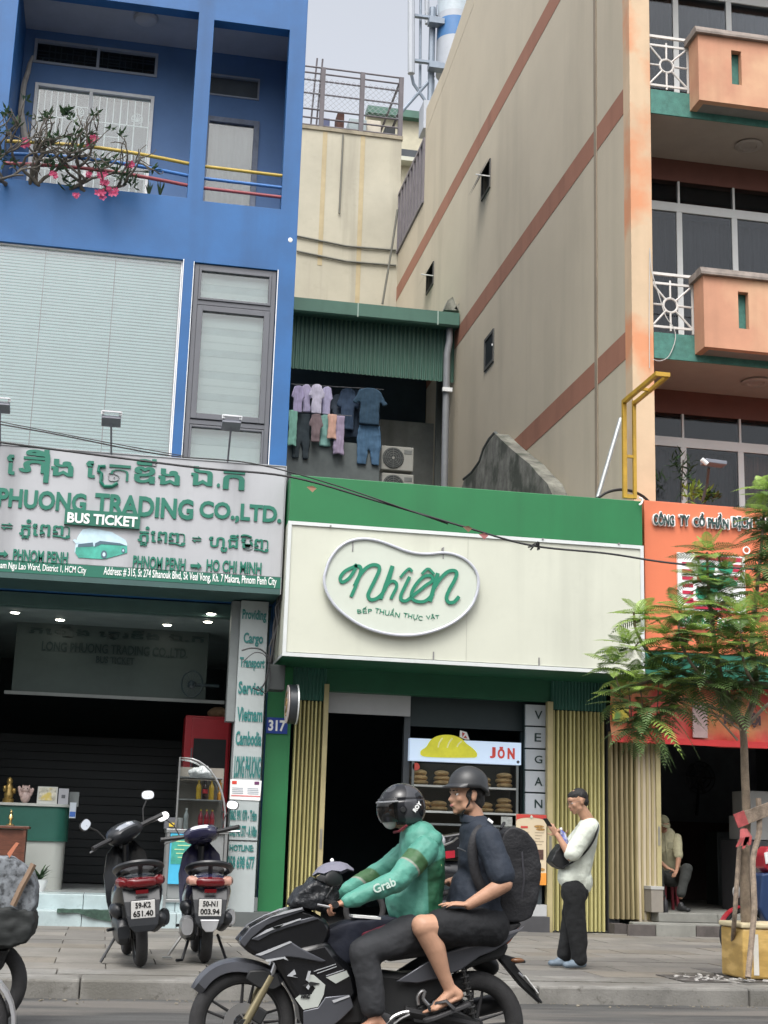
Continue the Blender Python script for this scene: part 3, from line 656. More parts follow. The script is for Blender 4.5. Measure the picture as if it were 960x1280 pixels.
MB().prismX([(Yc_-.06, zt_), (Yc_+.02, zt_+.25), (Yc_+.1, zt_)], P.x, P2.x).build('stand', wcn, t_)
MB().add([(P.x+.02, Yc_-.055, zt_+.05), (P2.x-.02, Yc_-.055, zt_+.05), (P2.x-.02, Yc_+.006, zt_+.235), (P.x+.02, Yc_+.006, zt_+.235)], [(0, 1, 2, 3)]).build('picture', M('calendar print', (.45, .44, .36), .6, var=.6, vs=14, col2=(.55, .42, .05)), t_)
t_ = thing('grey_card_box', 'upright pale grey box with a dark mark beside the desk calendar', 'box', onC(79, 1004)); P = onC(72, 1003); P2 = onC(85, 1003)
MB().box(P.x+.005, P2.x, Yc_-.04, Yc_+.05, zt_, zt_+.23).build('box', M('grey card', (.36, .37, .40), .6), t_); MB().box(P.x+.05, P2.x-.045, Yc_-.044, Yc_-.041, zt_+.09, zt_+.14).build('mark', greyf, t_)
t_ = thing('framed_notice', 'small grey framed notice at the far end of the counter', 'frame', onC(92, 1004)); P = onC(85.5, 1003); P2 = onC(98, 1003)
MB().box(P.x, P2.x, Yc_+.08, Yc_+.1, zt_-.02, zt_+.19).build('frame', M('dull grey card', (.16, .18, .18), .6), t_)
t_ = thing('hanging_badge', 'white and blue badge hanging below the framed notice', 'badge', at(91, 1010, YC-.04)); P = at(91, 1012, YC-.02)
MB().box(P.x-.045, P.x+.045, P.y-.02, P.y-.012, P.z-.12, P.z+.1).build('card', M('badge white', (.4, .45, .5), .5), t_); MB().box(P.x-.04, P.x+.04, P.y-.024, P.y-.021, P.z-.1, P.z-.03).build('blue_print', M('badge blue', (.03, .1, .35), .5), t_)
# shrine table
wood = M('red brown wood', (.10, .035, .02), .4, var=.4, vs=6, stretch=(1, 1, 6))
YT = 20.75
t_ = thing('altar_table', 'small red brown wooden altar table left of the office entrance', 'table', (at(15, 1090, YT).x, YT, FZ))
x0, x1 = at(-30, 1032, YT).x, at(37, 1032, YT).x; z1 = at(10, 1032, YT).z
MB().box(x0, x1, YT, YT+.4, z1-.04, z1).build('tabletop', wood, t_, bevel=.008); MB().box(x0+.05, x1-.05, YT+.05, YT+.36, FZ+.25, z1-.045).build('cabinet', wood, t_, bevel=.005)
for a in (x0+.04, x1-.08):
    for y_ in (YT+.02, YT+.35): MB().box(a, a+.04, y_, y_+.04, FZ, z1-.04).build('leg', wood, t_)
P = Vector((at(12, 1030, YT).x, YT+.15, z1)); t_ = thing('brass_lamp', 'little brass oil lamp standing on the altar table', 'lamp', P)
MB().lathe([(.06, 0), (.06, .015), (.02, .03), (.018, .08), (.035, .1), (.03, .14), (.015, .16), (.02, .19), (0, .22)], P, n=14).build('body', M('brass', (.55, .42, .2), .25, .9), t_, smooth=True)
# potted plant
t_ = thing('potted_plant', 'spiky green plant in a small white pot by the counter foot', 'plant', (at(50, 1105, 20.8).x, 20.8, FZ)); P = Vector((at(49, 1105, 20.8).x, 20.8, FZ))
MB().lathe([(.07, 0), (.10, .1), (.11, .16), (.095, .16), (.09, .13)], P, n=16).build('pot', wht, t_, smooth=True)
b = MB()
for k in range(34):
    a = rb.uniform(0, 6.28); L = rb.uniform(.25, .42); e = rb.uniform(.3, 1.2); d = Vector((math.cos(a)*math.cos(e), math.sin(a)*math.cos(e), math.sin(e)))
    q = P+Vector((0, 0, .15)); pts = [q+d*L*s_+Vector((0, 0, -.38*L*s_*s_)) for s_ in (0, .35, .7, 1)]; sd_ = d.cross(Vector((0, 0, 1))).normalized()
    vs = []; [vs.extend([p_-sd_*w_, p_+sd_*w_]) for p_, w_ in zip(pts, (.008, .016, .012, .001))]; b.add(vs, [(0, 1, 3, 2), (2, 3, 5, 4), (4, 5, 7, 6)])
b.build('leaves', leafd, t_)
# red fridge with bag on top
YF = 22.4
t_ = thing('red_fridge', 'tall red drinks fridge behind the glass food cart', 'fridge', (at(256, 1000, YF).x, YF, FZ)); x0, x1 = at(229, 950, YF).x, at(287, 950, YF).x; z1 = at(258, 895, YF).z
red = M('red enamel', (.33, .012, .02), .35)
MB().box(x0, x1, YF, YF+.6, FZ, z1).build('cabinet', red, t_, bevel=.015); MB().box(x0+.10, x1-.03, YF-.03, YF-.002, FZ+.1, z1-.04).build('door', red, t_, bevel=.01)
MB().box(x0+.14, x1-.07, YF-.036, YF-.031, FZ+.2, z1-.35).build('door_glass', dark, t_); MB().box(x0+.105, x0+.125, YF-.06, YF-.03, FZ+.8, z1-.5).build('handle', greyf, t_)
sk = thing('sack', 'slumped tan sack lying on top of the red fridge', 'sack', (at(275, 890, YF).x, YF+.3, z1))
b = MB(); P = Vector((at(275, 889, YF).x, YF+.25, z1+.07)); b.ell(P, (.18, .16, .1)); b.ell(P+Vector((.1, 0, -.01)), (.12, .14, .08)); organic(b, 'sack', M('tan sack cloth', (.16, .10, .055), .9, var=.3, vs=12), sk, voxel=.015, disp=.03, dscale=.08)
# standing fan and person-like clutter kept dark: black pedestal fan
fanm = M('fan plastic', (.03, .05, .06), .35)
t_ = thing('pedestal_fan', 'dark pedestal fan hanging over the fridge in the office', 'fan', (at(243, 855, 22).x, 22.3, 3)); P = at(240, 855, 22.2)
b = MB()
for k in range(14): a = 2*math.pi*k/14; b.tube([P, P+Vector((math.cos(a)*.16, -.02, math.sin(a)*.2))], .006, 4)
b.tube([P+Vector((math.cos(t)*.16, -.02, math.sin(t)*.2)) for t in [2*math.pi*i/20 for i in range(21)]], .012, 5); b.build('cage', fanm, t_); b = MB(); b.ell(P+Vector((0, .08, 0)), (.07, .1, .07)); b.tube([P+Vector((.0, .1, 0)), P+Vector((.42, .1, 0))], .025, 6); b.build('motor', fanm, t_)
# ---------------- glass food cart
YK = 19.9
ct = thing('food_cart', 'stainless food cart with curved glass case and blue menu poster', 'cart', (at(240, 1120, YK).x, YK, .15))
ss = M('stainless steel', (.42, .43, .43), .35, .85, var=.1)
X0, X1 = at(208, 1040, YK).x, at(286, 1040, YK).x
ztop = at(245, 1037, YK).z; zcase = at(225, 947, YK).z
b = MB(); b.box(X0, X1, YK, YK+.6, ztop-.05, ztop); b.box(X0+.03, X1-.03, YK+.02, YK+.58, .45, .49); b.build('worktop', ss, ct, bevel=.005)
for a in (X0+.01, X1-.05):
    for y_ in (YK+.01, YK+.55): MB().box(a, a+.04, y_, y_+.04, .15, ztop-.05).build('leg', ss, ct)
MB().box(X0+.06, X1-.06, YK+.035, YK+.57, .5, ztop-.06).build('cabinet', M('cart cabinet', (.2, .21, .21), .5), ct)
ps = MB().box(at(204, 1100, YK).x+.06, at(236, 1100, YK).x+.12, YK-.015, YK+.002, at(220, 1105, YK).z, ztop-.06).build('menu_poster', M('poster blue', (.06, .38, .58), .4, var=.1), ct)
MB().box(at(206, 1100, YK).x+.06, at(236, 1100, YK).x+.10, YK-.019, YK-.0155, at(220, 1080, YK).z, ztop-.08).build('green_print', M('poster green', (.05, .30, .24), .4, var=.3, vs=12), ps)
for k in range(6):
    q = at(218+(k % 3)*2, 1046+k*5, YK); MB().box(q.x, q.x+.16-.03*(k % 2), YK-.022, YK-.0195, q.z-.012, q.z).build('print_line', M('poster yellow', (.5, .6, .3), .5), ps)
# case: side profile curved, glass faces
Xc0, Xc1 = at(222, 1000, YK).x, at(283, 1000, YK).x
prof = [(Xc0, ztop), (Xc0, zcase)]+[(Xc0+.08+(Xc1-Xc0-.08)*math.sin(a), zcase-(zcase-ztop-.12)*(1-math.cos(a))) for a in [i*math.pi/20 for i in range(11)]]+[(Xc1, ztop)]
b = MB()
for y_ in (YK+.03, YK+.55): b.tube([(x, y_, z) for x, z in prof], .014, 6)
for x, z in (prof[1], prof[-3]): b.tube([(x, YK+.03, z), (x, YK+.55, z)], .012, 6)
b.build('case_frame', ss, ct, smooth=True)
MB().prism(prof, YK+.035, YK+.038).build('front_glass', glc, ct)
MB().box(Xc0-.02, Xc0-.012, YK+.05, YK+.54, ztop, zcase).build('side_glass', glc, ct)
MB().box(Xc0+.01, Xc1-.01, YK+.545, YK+.55, ztop+.01, ztop+.85).build('case_back', M('case back', (.22, .20, .17), .6), ct)
sh1, sh2 = at(250, 999, YK).z, at(250, 971, YK).z
for z in (sh1, sh2): MB().box(Xc0+.02, Xc1-.05, YK+.06, YK+.53, z-.015, z).build('shelf', ss, ct)
def bottle(P, h, r, mat, capm, lab, cat='bottle', label_m=None, grp=None):
    t = thing('drink_bottle', lab, cat, P, group=grp)
    MB().lathe([(r*.9, 0), (r, h*.05), (r, h*.3), (r*.85, h*.42), (r, h*.55), (r*.95, h*.68), (r*.4, h*.85), (r*.36, h*.93)], P, n=12).build('body', mat, t, smooth=True)
    MB().lathe([(r*.42, h*.93), (r*.42, h)], P, n=10).build('bottle_cap', capm, t)
    if label_m: MB().lathe([(r*1.03, h*.32), (r*1.03, h*.54)], P, n=12, cap=False).build('wrapper', label_m, t, smooth=True)
yb_ = M('yellow juice', (.62, .40, .03), .2, var=.1); cb = M('cola', (.03, .008, .006), .1); rbm = M('red cola label', (.5, .02, .03), .3); rdm = M('red drink', (.38, .02, .05), .2); wcap = M('bottle cap yellow', (.7, .5, .05), .4); pcap = M('purple cap', (.2, .12, .2), .4); clb = M('clear bottle', (.45, .5, .5), .1)
for px, m_, cp_, lm, lab in ((248, yb_, wcap, None, 'yellow juice bottle left of the cola on the upper cart shelf'), (256, cb, pcap, rbm, 'dark cola bottle between two yellow bottles'), (264, yb_, wcap, None, 'yellow juice bottle right of the cola on the upper cart shelf')):
    bottle(Vector((at(px, 998, YK+.15).x, YK+.18, sh1)), .26, .038, m_, cp_, lab, label_m=lm)
for k, z in enumerate((sh1+.14, sh1)): bottle(Vector((at(274.5, 990, YK+.15).x, YK+.18, z+.002)), .13, .028, M('amber juice', (.5, .22, .02), .2), wcap, ['small amber jar stacked upon another beside the cart bottles', 'small amber jar under its twin beside the cart bottles'][k], 'jar')
for px, lab in ((250, 'red drink bottle first of three on the cart worktop'), (257.5, 'red drink bottle in the middle of three on the cart worktop'), (264.5, 'red drink bottle last of three on the cart worktop')): bottle(Vector((at(px, 1035, YK+.12).x, YK+.14, ztop)), .27, .034, rdm, wcap, lab, label_m=rbm)
bottle(Vector((at(232, 1035, YK+.12).x, YK+.14, ztop)), .28, .034, clb, wht, 'clear bottle with white cap inside the glass cart')
t_ = thing('cup_stack', 'white plastic cup stack in the corner of the glass cart', 'cups', (at(224, 1035, YK).x, YK+.14, ztop)); MB().lathe([(.035, 0), (.045, .15), (.04, .15)], (at(224, 1035, YK+.12).x, YK+.14, ztop), n=14).build('cups', wht, t_, smooth=True)
t_ = thing('plastic_bag', 'crumpled white plastic bag on top shelf of the glass cart', 'bag', (at(252, 968, YK).x, YK+.25, sh2)); P = Vector((at(251, 962, YK+.2).x, YK+.25, sh2+.06)); b = MB(); b.ell(P, (.17, .13, .075)); b.ell(P+Vector((.05, -.02, .04)), (.09, .08, .06)); organic(b, 'bag', M('white plastic', (.6, .62, .62), .3, var=.1), t_, voxel=.012, disp=.05, dscale=.05)
t_ = thing('drawer_box', 'grey metal box with a yellow latch on the cart corner', 'box', (X0, YK+.1, ztop)); MB().box(X0-.03, X0+.13, YK+.03, YK+.3, ztop+.001, ztop+.15).build('box', greyf, t_); MB().box(X0+.03, X0+.1, YK+.01, YK+.028, ztop+.03, ztop+.08).build('latch', wcap, t_)
# ================================================================== VEGAN RESTAURANT (middle)
YN = 19.3
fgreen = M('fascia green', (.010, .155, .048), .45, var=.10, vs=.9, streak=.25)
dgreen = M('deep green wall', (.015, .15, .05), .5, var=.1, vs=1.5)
lgreen = M('dark lintel green', (.012, .10, .05), .55, var=.12)  # dark green paint of the lintel and sign soffit
cream = M('cream sign sheet', (.53, .545, .46), .45, var=.05, vs=.8, streak=.22, dirt=.05)  # streaks and dirt here also stand in for shading on the sheet
alu = M('white aluminium trim', (.62, .65, .64), .35, .2, var=.06, dirt=.1)
res = thing('vegan_restaurant', 'single storey vegan restaurant with green fascia and cream sign between taller houses', 'restaurant', (4.8, F, 0))
L, R_ = at(359, 700, YN).x, at(804, 740, YN).x
zT, zM, zB = at(580, 609.5, YN).z, at(580, 666.5, YN).z, at(580, 832, YN).z
MB().box(L, R_, YN, F-.004, zM+.002, zT).build('fascia', fgreen, res, bevel=.01)
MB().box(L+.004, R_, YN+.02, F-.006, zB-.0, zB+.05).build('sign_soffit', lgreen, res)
sb = thing('restaurant_sign', 'wide cream sign box with a bean shaped green script logo', 'sign', (L, YN, zB))
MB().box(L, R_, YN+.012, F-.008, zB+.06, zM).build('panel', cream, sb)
b = MB(); w = .05
b.box(L-.01, R_+.01, YN-.012, YN+.010, zM-w, zM); b.box(L-.01, R_+.01, YN-.012, YN+.010, zB+.0, zB+w); b.box(L-.01, L+w-.01, YN-.0115, YN+.0095, zB+w, zM-w); b.box(R_-w+.01, R_+.01, YN-.0115, YN+.0095, zB+w, zM-w)
b.box(L-.012, L-.002, YN+.011, F-.01, zB, zB+.04)
b.build('sign_frame', alu, sb)
b = MB(); X = at(584, 760, YN).x; b.box(X-.004, X+.004, YN+.008, YN+.0118, zB+w, zM-w); b.build('sheet_joint', M('joint grey', (.42, .43, .37), .6), sb)
for px, py in ((413, 658), (678, 674), (773, 680)): 
    P = at(px, py, YN); MB().lathe([(.014, 0), (.014, .02)], (P.x, YN-.012, P.z), (0, -1, 0), 8).build('bolt', M('bolt grey', (.2, .2, .2), .5), sb)
for px in (542, 674): MB().box(at(px, 815, YN).x-.008, at(px, 815, YN).x+.008, YN-.004, YN+.0115, zB+.02, zB+.17).build('clip', MATS['bolt grey'], sb)
# bean logo
def Z1(x, y): return (395+x*215/960, 665+y*215/960)
bean = [(60, 200), (80, 150), (125, 90), (190, 50), (270, 38), (350, 50), (430, 78), (500, 105), (570, 120), (640, 122), (720, 116), (800, 135), (860, 175), (900, 235), (905, 310), (880, 390), (830, 455), (760, 508), (670, 548), (570, 572), (470, 576), (370, 562), (270, 530), (185, 480), (110, 415), (62, 340), (45, 265)]
def smoothloop(pts, n=4):
    m = len(pts); out = []
    for i in range(m):
        p0, p1, p2, p3 = [Vector(pts[(i+k) % m]) for k in (-1, 0, 1, 2)]
        for j in range(n):
            t = j/n; out.append(tuple(.5*((2*p1)+(-p0+p2)*t+(2*p0-5*p1+4*p2-p3)*t*t+(-p0+3*p1-3*p2+p3)*t**3)))
    return out
def smoothline(pts, n=5):
    P_ = [Vector(p) for p in pts]; P_ = [P_[0]*2-P_[1]]+P_+[P_[-1]*2-P_[-2]]; out = []
    for i in range(1, len(P_)-2):
        p0, p1, p2, p3 = P_[i-1:i+3]
        for j in range(n): t = j/n; out.append(.5*((2*p1)+(-p0+p2)*t+(2*p0-5*p1+4*p2-p3)*t*t+(-p0+3*p1-3*p2+p3)*t**3))
    out.append(P_[-2]); return out
bl_ = smoothloop(bean)
ring = [at(*Z1(x, y), YN-.09) for x, y in bl_]
logo = MB().prism([(p.x, p.z) for p in ring], YN-.075, YN-.02).build('logo_plate', M('logo plate cream', (.52, .56, .49), .4, var=.03), sb)
b = MB(); b.tube([p+Vector((0, .0, 0)) for p in ring]+[ring[0], ring[1]], .021, 8, cap=False); b.build('logo_rim', M('logo rim', (.46, .48, .53), .3, var=.04), logo, smooth=True)
for px, py in ((440, 690), (553, 699)): P = at(px, py, YN-.03); MB().box(P.x-.008, P.x+.008, YN-.085, YN+.01, P.z, P.z+.16).build('bracket', MATS['bolt grey'], logo)
YL = YN-.082
def ribbon(pts, wd, mb, sm=5):
    q = [at(*Z1(p[0], p[1]), YL) for p in smoothline([(x, y) for x, y in pts], sm)]
    n = len(q); vs = []
    for i in range(n):
        t = (q[min(i+1, n-1)]-q[max(i-1, 0)]); t.y = 0; t.normalize(); nn = Vector((-t.z, 0, t.x))*wd
        vs += [q[i]+nn+Vector((0, .006, 0)), q[i]+nn-Vector((0, .012, 0)), q[i]-nn-Vector((0, .012, 0)), q[i]-nn+Vector((0, .006, 0))]
    fs = [(3, 2, 1, 0), tuple(4*(n-1)+k for k in range(4))]
    for i in range(n-1):
        for k in range(4): a = 4*i+k; c = 4*i+(k+1) % 4; fs.append((a, c, c+4, a+4))
    mb.add(vs, fs)
lt_ = M('logo green', (.01, .19, .11), .4, var=.04)
S = [([(195, 362), (222, 300), (243, 240), (250, 205), (238, 190), (205, 197), (160, 220), (135, 255), (145, 280), (180, 262), (208, 225), (222, 192), (215, 180)], .028),
     ([(215, 300), (240, 250), (275, 205), (315, 184), (348, 190), (352, 215), (330, 265), (300, 325), (290, 355), (305, 378), (340, 370), (375, 335), (405, 270), (428, 190)], .030),
     ([(425, 190), (395, 275), (360, 375)], .030),
     ([(372, 340), (395, 295), (425, 275), (447, 285), (448, 310), (428, 350), (418, 374)], .026),
     ([(522, 250), (498, 300), (475, 350), (475, 378), (500, 385), (530, 365), (560, 340), (610, 300), (650, 270), (640, 245), (600, 250), (560, 290), (535, 335), (535, 370), (565, 388), (610, 385), (655, 345)], .028),
     ([(680, 230), (660, 300), (635, 388)], .034),
     ([(655, 320), (690, 265), (730, 225), (765, 215), (785, 228), (775, 265), (745, 320), (728, 365), (740, 392), (770, 390), (798, 360)], .030),
     ([(470, 255), (495, 225), (520, 205), (537, 222)], .022), ([(590, 235), (612, 212), (632, 208), (660, 238)], .022)]
for si, (pts, wd) in enumerate(S):
    YL = YN-.082-.0016*si
    b = MB(); ribbon(pts, wd*.82, b); b.build('script_stroke', lt_, logo)
YL = YN-.075
for t, x0, y0, x1, y1, r in (('BẾP', 230, 412, 313, 457, .10), ('THUẦN', 330, 415, 470, 470, -.14), ('THỰC', 488, 450, 595, 496, -.13), ('VẬT', 615, 452, 688, 496, .10)):
    a = Z1(x0, y0); c = Z1(x1, y1); ptext(t, a[0], a[1]+1, c[0], c[1]-1, YL-.008, lt_, logo, depth=.01, bold=.0, rot=r)
# side of the sign is lit cream; white circular projecting sign with emblem
rd = thing('round_side_sign', 'round white projecting sign with brown emblem beside house number 317', 'sign', at(368, 880, 19.6))
P = at(366, 880, 19.7); bx = P.x
b = MB(); b.lathe([(.01, -.062), (.25, -.062), (.27, -.055), (.27, .055), (.25, .062), (.01, .062)], (bx, 19.75, P.z), (1, -.0, 0), 32); b.build('disc', M('sign disc edge', (.025, .03, .035), .4), rd, smooth=True)
b = MB(); b.lathe([(.01, 0), (.245, 0), (.262, .01), (.262, .02)], (bx-.058, 19.75, P.z), (-1, 0, 0), 32); f_ = b.build('face', M('sign disc face', (.50, .44, .42), .4), rd, smooth=True)
b = MB(); b.lathe([(.262, 0), (.275, .0), (.275, .02), (.262, .02)], (bx+.045, 19.75, P.z), (1, 0, 0), 32); b.build('rim', alu, rd, smooth=True)
b = MB(); b.tube([(bx-.082, 19.75+.07*math.sin(t*1.6)*(1), P.z-.16+.05*t) for t in [k*.4 for k in range(17)]], .012, 5); b.tube([(bx-.082, 19.75+.09*math.cos(t), P.z+.09*math.sin(t)-.02) for t in [k*.35 for k in range(14)]], .01, 5); b.build('emblem', M('emblem brown', (.22, .15, .06), .5), f_)
MB().box(bx-.03, bx+.03, 20.0, F, P.z-.03, P.z+.03).build('arm', greyf, rd)
# walls, room
xl, xr2 = 2.275, 7.66
sL0, sL1 = at(363, 1000, F).x, at(407, 1000, F).x
sR0, sR1 = at(683, 1000, F).x, at(757, 1000, F).x
MB().box(2.155, 2.50, F-.045, F-.008, .15, 3.72).build('green_facing', dgreen, res); MB().box(xl, 2.50, F-.006, F+.25, .15, zT-.1).build('green_pier', dgreen, res)
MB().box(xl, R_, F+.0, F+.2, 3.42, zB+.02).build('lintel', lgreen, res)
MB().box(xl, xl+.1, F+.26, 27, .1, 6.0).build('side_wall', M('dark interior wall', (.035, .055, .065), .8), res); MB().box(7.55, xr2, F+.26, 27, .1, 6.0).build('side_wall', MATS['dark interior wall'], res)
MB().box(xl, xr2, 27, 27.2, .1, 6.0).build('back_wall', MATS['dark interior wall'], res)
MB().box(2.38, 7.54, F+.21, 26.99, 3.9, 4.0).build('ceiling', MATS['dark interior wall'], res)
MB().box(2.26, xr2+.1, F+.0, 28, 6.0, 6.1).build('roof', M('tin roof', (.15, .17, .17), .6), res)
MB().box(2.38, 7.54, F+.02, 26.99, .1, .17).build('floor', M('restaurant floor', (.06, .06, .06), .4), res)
# inner dark wall around the door (painted black-green panels)
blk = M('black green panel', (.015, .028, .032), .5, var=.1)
dx0_, dx1_ = at(409, 1000, F+.3).x, at(503, 1000, F+.3).x
wz = at(455, 893, F+.3).z
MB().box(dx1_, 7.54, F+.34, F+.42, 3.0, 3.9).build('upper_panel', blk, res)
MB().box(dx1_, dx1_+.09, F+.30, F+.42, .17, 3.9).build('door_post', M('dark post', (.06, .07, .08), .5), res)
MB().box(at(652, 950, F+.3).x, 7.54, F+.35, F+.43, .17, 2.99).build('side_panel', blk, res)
wbp = [at(407, 857, F+.22), at(513, 895, F+.22)]
t_ = thing('blank_board', 'blank pale grey board fixed above the dark restaurant doorway', 'board', (wbp[0].x, F+.22, 3.1))
MB().box(at(408, 875, F+.22).x, at(513, 878, F+.22).x, F+.20, F+.24, at(455, 893, F+.22).z, at(455, 859, F+.22).z).build('board', M('blank board paint', (.40, .41, .43), .5, var=.05), t_, bevel=.004)
# folding shutters: slats are separate strips
ylm = M('faded yellow shutter', (.50, .46, .20), .5, .15, var=.16, vs=3, stretch=(6, 6, .6), dirt=.10, streak=.3)
ylm2 = M('old brown yellow shutter', (.36, .30, .16), .55, .15, var=.18, vs=3, stretch=(6, 6, .6), dirt=.18, streak=.4)
ylm3 = M('dingy yellow shutter', (.40, .36, .15), .5, .15, var=.2, vs=3, stretch=(6, 6, .6), dirt=.35, streak=.5); ylm4 = M('dingy brown shutter', (.27, .22, .12), .55, .15, var=.2, vs=3, stretch=(6, 6, .6), dirt=.35, streak=.5)
gap_shade = M('shutter shadow steel', (.16, .15, .06), .6)  # darker backing sheet: shade between the slats is put into its colour
def shutter(lab, x0, x1, z0, z1, n, mat, Y=F-.02, boxtop=None, posts='', grp=None, wob=0):
    t = thing('folding_shutter', lab, 'shutter', ((x0+x1)/2, Y, z0), group=grp)
    MB().box(x0, x1, Y+.09, Y+.10, z0+.01, z1-.01).build('backing_sheet', gap_shade, t)
    pw_ = (x1-x0)/n; rr = random.Random(int(x0*50))
    for k in range(n):
        a = x0+pw_*k; w_ = pw_*rr.uniform(.62, .82); dy = rr.uniform(-.012, .012); dx = [wob*math.sin(j*1.7+k*.5) for j in range(4)] if wob else [0]*4
        zz = [z0, z0+(z1-z0)*.33, z0+(z1-z0)*.66, z1]
        rings = [[(a+dx[j], Y+.06+dy, z), (a+w_*.25+dx[j], Y+dy, z), (a+w_*.75+dx[j], Y+dy, z), (a+w_+dx[j], Y+.06+dy, z)] for j, z in enumerate(zz)]
        MB().loft(rings).build('slat', mat if rr.random() < .6 else (ylm3 if mat is ylm else ylm4), t)
    if 'L' in posts: MB().box(x0-.09, x0-.005, Y-.03, Y+.08, z0-.02, z1+.12).build('post', M('shutter post', (.42, .36, .19), .5, .1, var=.12, dirt=.15), t, bevel=.004); 
    if 'R' in posts: MB().box(x1+.005, x1+.075, Y-.03, Y+.08, z0-.02, z1+.25).build('post', M('shutter post', (.42, .36, .19), .5, .1), t, bevel=.004)
    if 'R' in posts or 'L' in posts:
        px_ = x1+.02 if 'R' in posts else x0-.06
        MB().box(px_, px_+.035, Y-.038, Y-.031, z0+1.05, z0+1.32).build('lock_plate', M('worn steel', (.35, .33, .28), .4, .7), t)
    return t
z875, z1160 = at(385, 876, F).z, .155
shutter('folded yellow metal shutter left of the dark restaurant doorway', sL0+.01, sL1-.09, z1160, z875, 7, ylm, posts='R')
z890 = at(720, 889, F).z
shutter('folded yellow metal shutter right of the VEGAN letter tiles', sR0+.09, sR1, .16, z890, 13, ylm, posts='L')
cg = M('corrugated dark green', (.03, .12, .09), .5, var=.1)
b = MB()
def corr(x0, x1, z0, z1, Y, pitch=.05, amp=.02):
    n = int((x1-x0)/pitch*2); vs = []
    for k in range(n+1):
        x = x0+(x1-x0)*k/n; vs += [(x, Y+(amp if k % 2 else 0), z0), (x, Y+(amp if k % 2 else 0), z1)]
    return MB().add(vs, [(2*k, 2*k+2, 2*k+3, 2*k+1) for k in range(n)])
corr(sR0+.05, sR1, z890+.01, 3.85, F-.03).build('corrugated_box', cg, res); corr(2.51, sL1-.05, z875+.01, 3.85, F-.03).build('corrugated_box', cg, res)
# VEGAN letter tiles
wt = M('letter tile white', (.46, .50, .54), .4, var=.04); ltk = M('black green letter', (.012, .035, .035), .4)
YV = F+.12
vg = thing('vegan_letter_sign', 'vertical column of five white tiles spelling VEGAN beside the yellow shutter', 'sign', (at(670, 950, YV).x, YV, 2))
for k, (ch, y0, y1) in enumerate(zip('VEGAN', (881, 909, 937, 964, 992), (907, 935, 962, 990, 1018))):
    a, c = at(657, (y0+y1)/2, YV), at(683.5, (y0+y1)/2, YV)
    tl = MB().box(a.x, c.x, YV, YV+.05, at(670, y1, YV).z, at(670, y0, YV).z).build('letter_tile', wt, vg, bevel=.004)
    ptext(ch, 668.5, y0+7.5, 678 if ch != 'E' else 676.5, y1-8, YV-.012, ltk, tl, depth=.01, bold=.006)
MB().box(at(656, 950, YV).x, at(684, 950, YV).x, YV+.051, YV+.08, at(670, 1018, YV).z, at(670, 880, YV).z).build('backing', ltk, vg)
# menu stand
YM = F-.12
a, c = at(645, 1060, YM), at(683, 1060, YM); z0, z1 = at(665, 1106, YM).z, at(665, 1018, YM).z
mn_ = thing('menu_poster', 'tall cream sandwich menu board with red top and orange foot', 'menu', (a.x, YM, z0))
bd = MB().box(a.x, c.x, YM, YM+.03, z0, z1).build('board', M('menu cream', (.62, .52, .36), .5, var=.04), mn_, bevel=.003)
mred = M('menu red', (.48, .05, .04), .5); mor = M('menu orange', (.72, .28, .04), .5, var=.15, vs=9); mbr = M('menu food', (.35, .2, .06), .5, var=.5, vs=40); mtx = M('menu text', (.35, .28, .2), .6)
H_ = z1-z0; W_ = c.x-a.x
pts = [(a.x, z1-.002), (c.x, z1-.002), (c.x, z1-.10*H_)]+[(a.x+W_*(.5+.5*math.cos(t)), z1-.10*H_+.055*H_*math.sin(t)) for t in [i*math.pi/12 for i in range(13)]][0:]+[(a.x, z1-.10*H_)]
MB().prism(pts, YM-.004, YM-.001).build('red_header', mred, bd)
MB().box(a.x, c.x, YM-.004, YM-.001, z0, z0+.17*H_).build('orange_foot', mor, bd)
for u, v, ru, rv in ((.75, .83, .17, .02), (.8, .79, .15, .018), (.82, .22, .13, .022)): 
    MB().prism([(a.x+W_*u+ru*W_*math.cos(t), z0+H_*v+rv*H_*math.sin(t)) for t in [i*.63 for i in range(10)]], YM-.006, YM-.003).build('food_picture', mbr, bd)
MB().box(a.x+.62*W_, a.x+.9*W_, YM-.006, YM-.003, z0+.36*H_, z0+.5*H_).build('food_picture', M('dark food', (.08, .04, .03), .5, var=.6, vs=30), bd)
MB().box(a.x+.15*W_, a.x+.38*W_, YM-.006, YM-.004, z0+.80*H_, z0+.83*H_).build('red_print', mred, bd)
for k in range(9):
    for u in (.12, .62):
        if u == .62 and 5 <= k <= 8: continue
        MB().box(a.x+u*W_, a.x+(u+.3-.07*(k % 3))*W_, YM-.005, YM-.003, z0+(.74-.042*k)*H_, z0+(.747-.042*k)*H_).build('print_line', mtx, bd)
MB().ell(((a.x+c.x)/2, YM-.006, z1-.04*H_), (.02, .006, .026), nu=10, nv=6).build('crest', cream, bd)
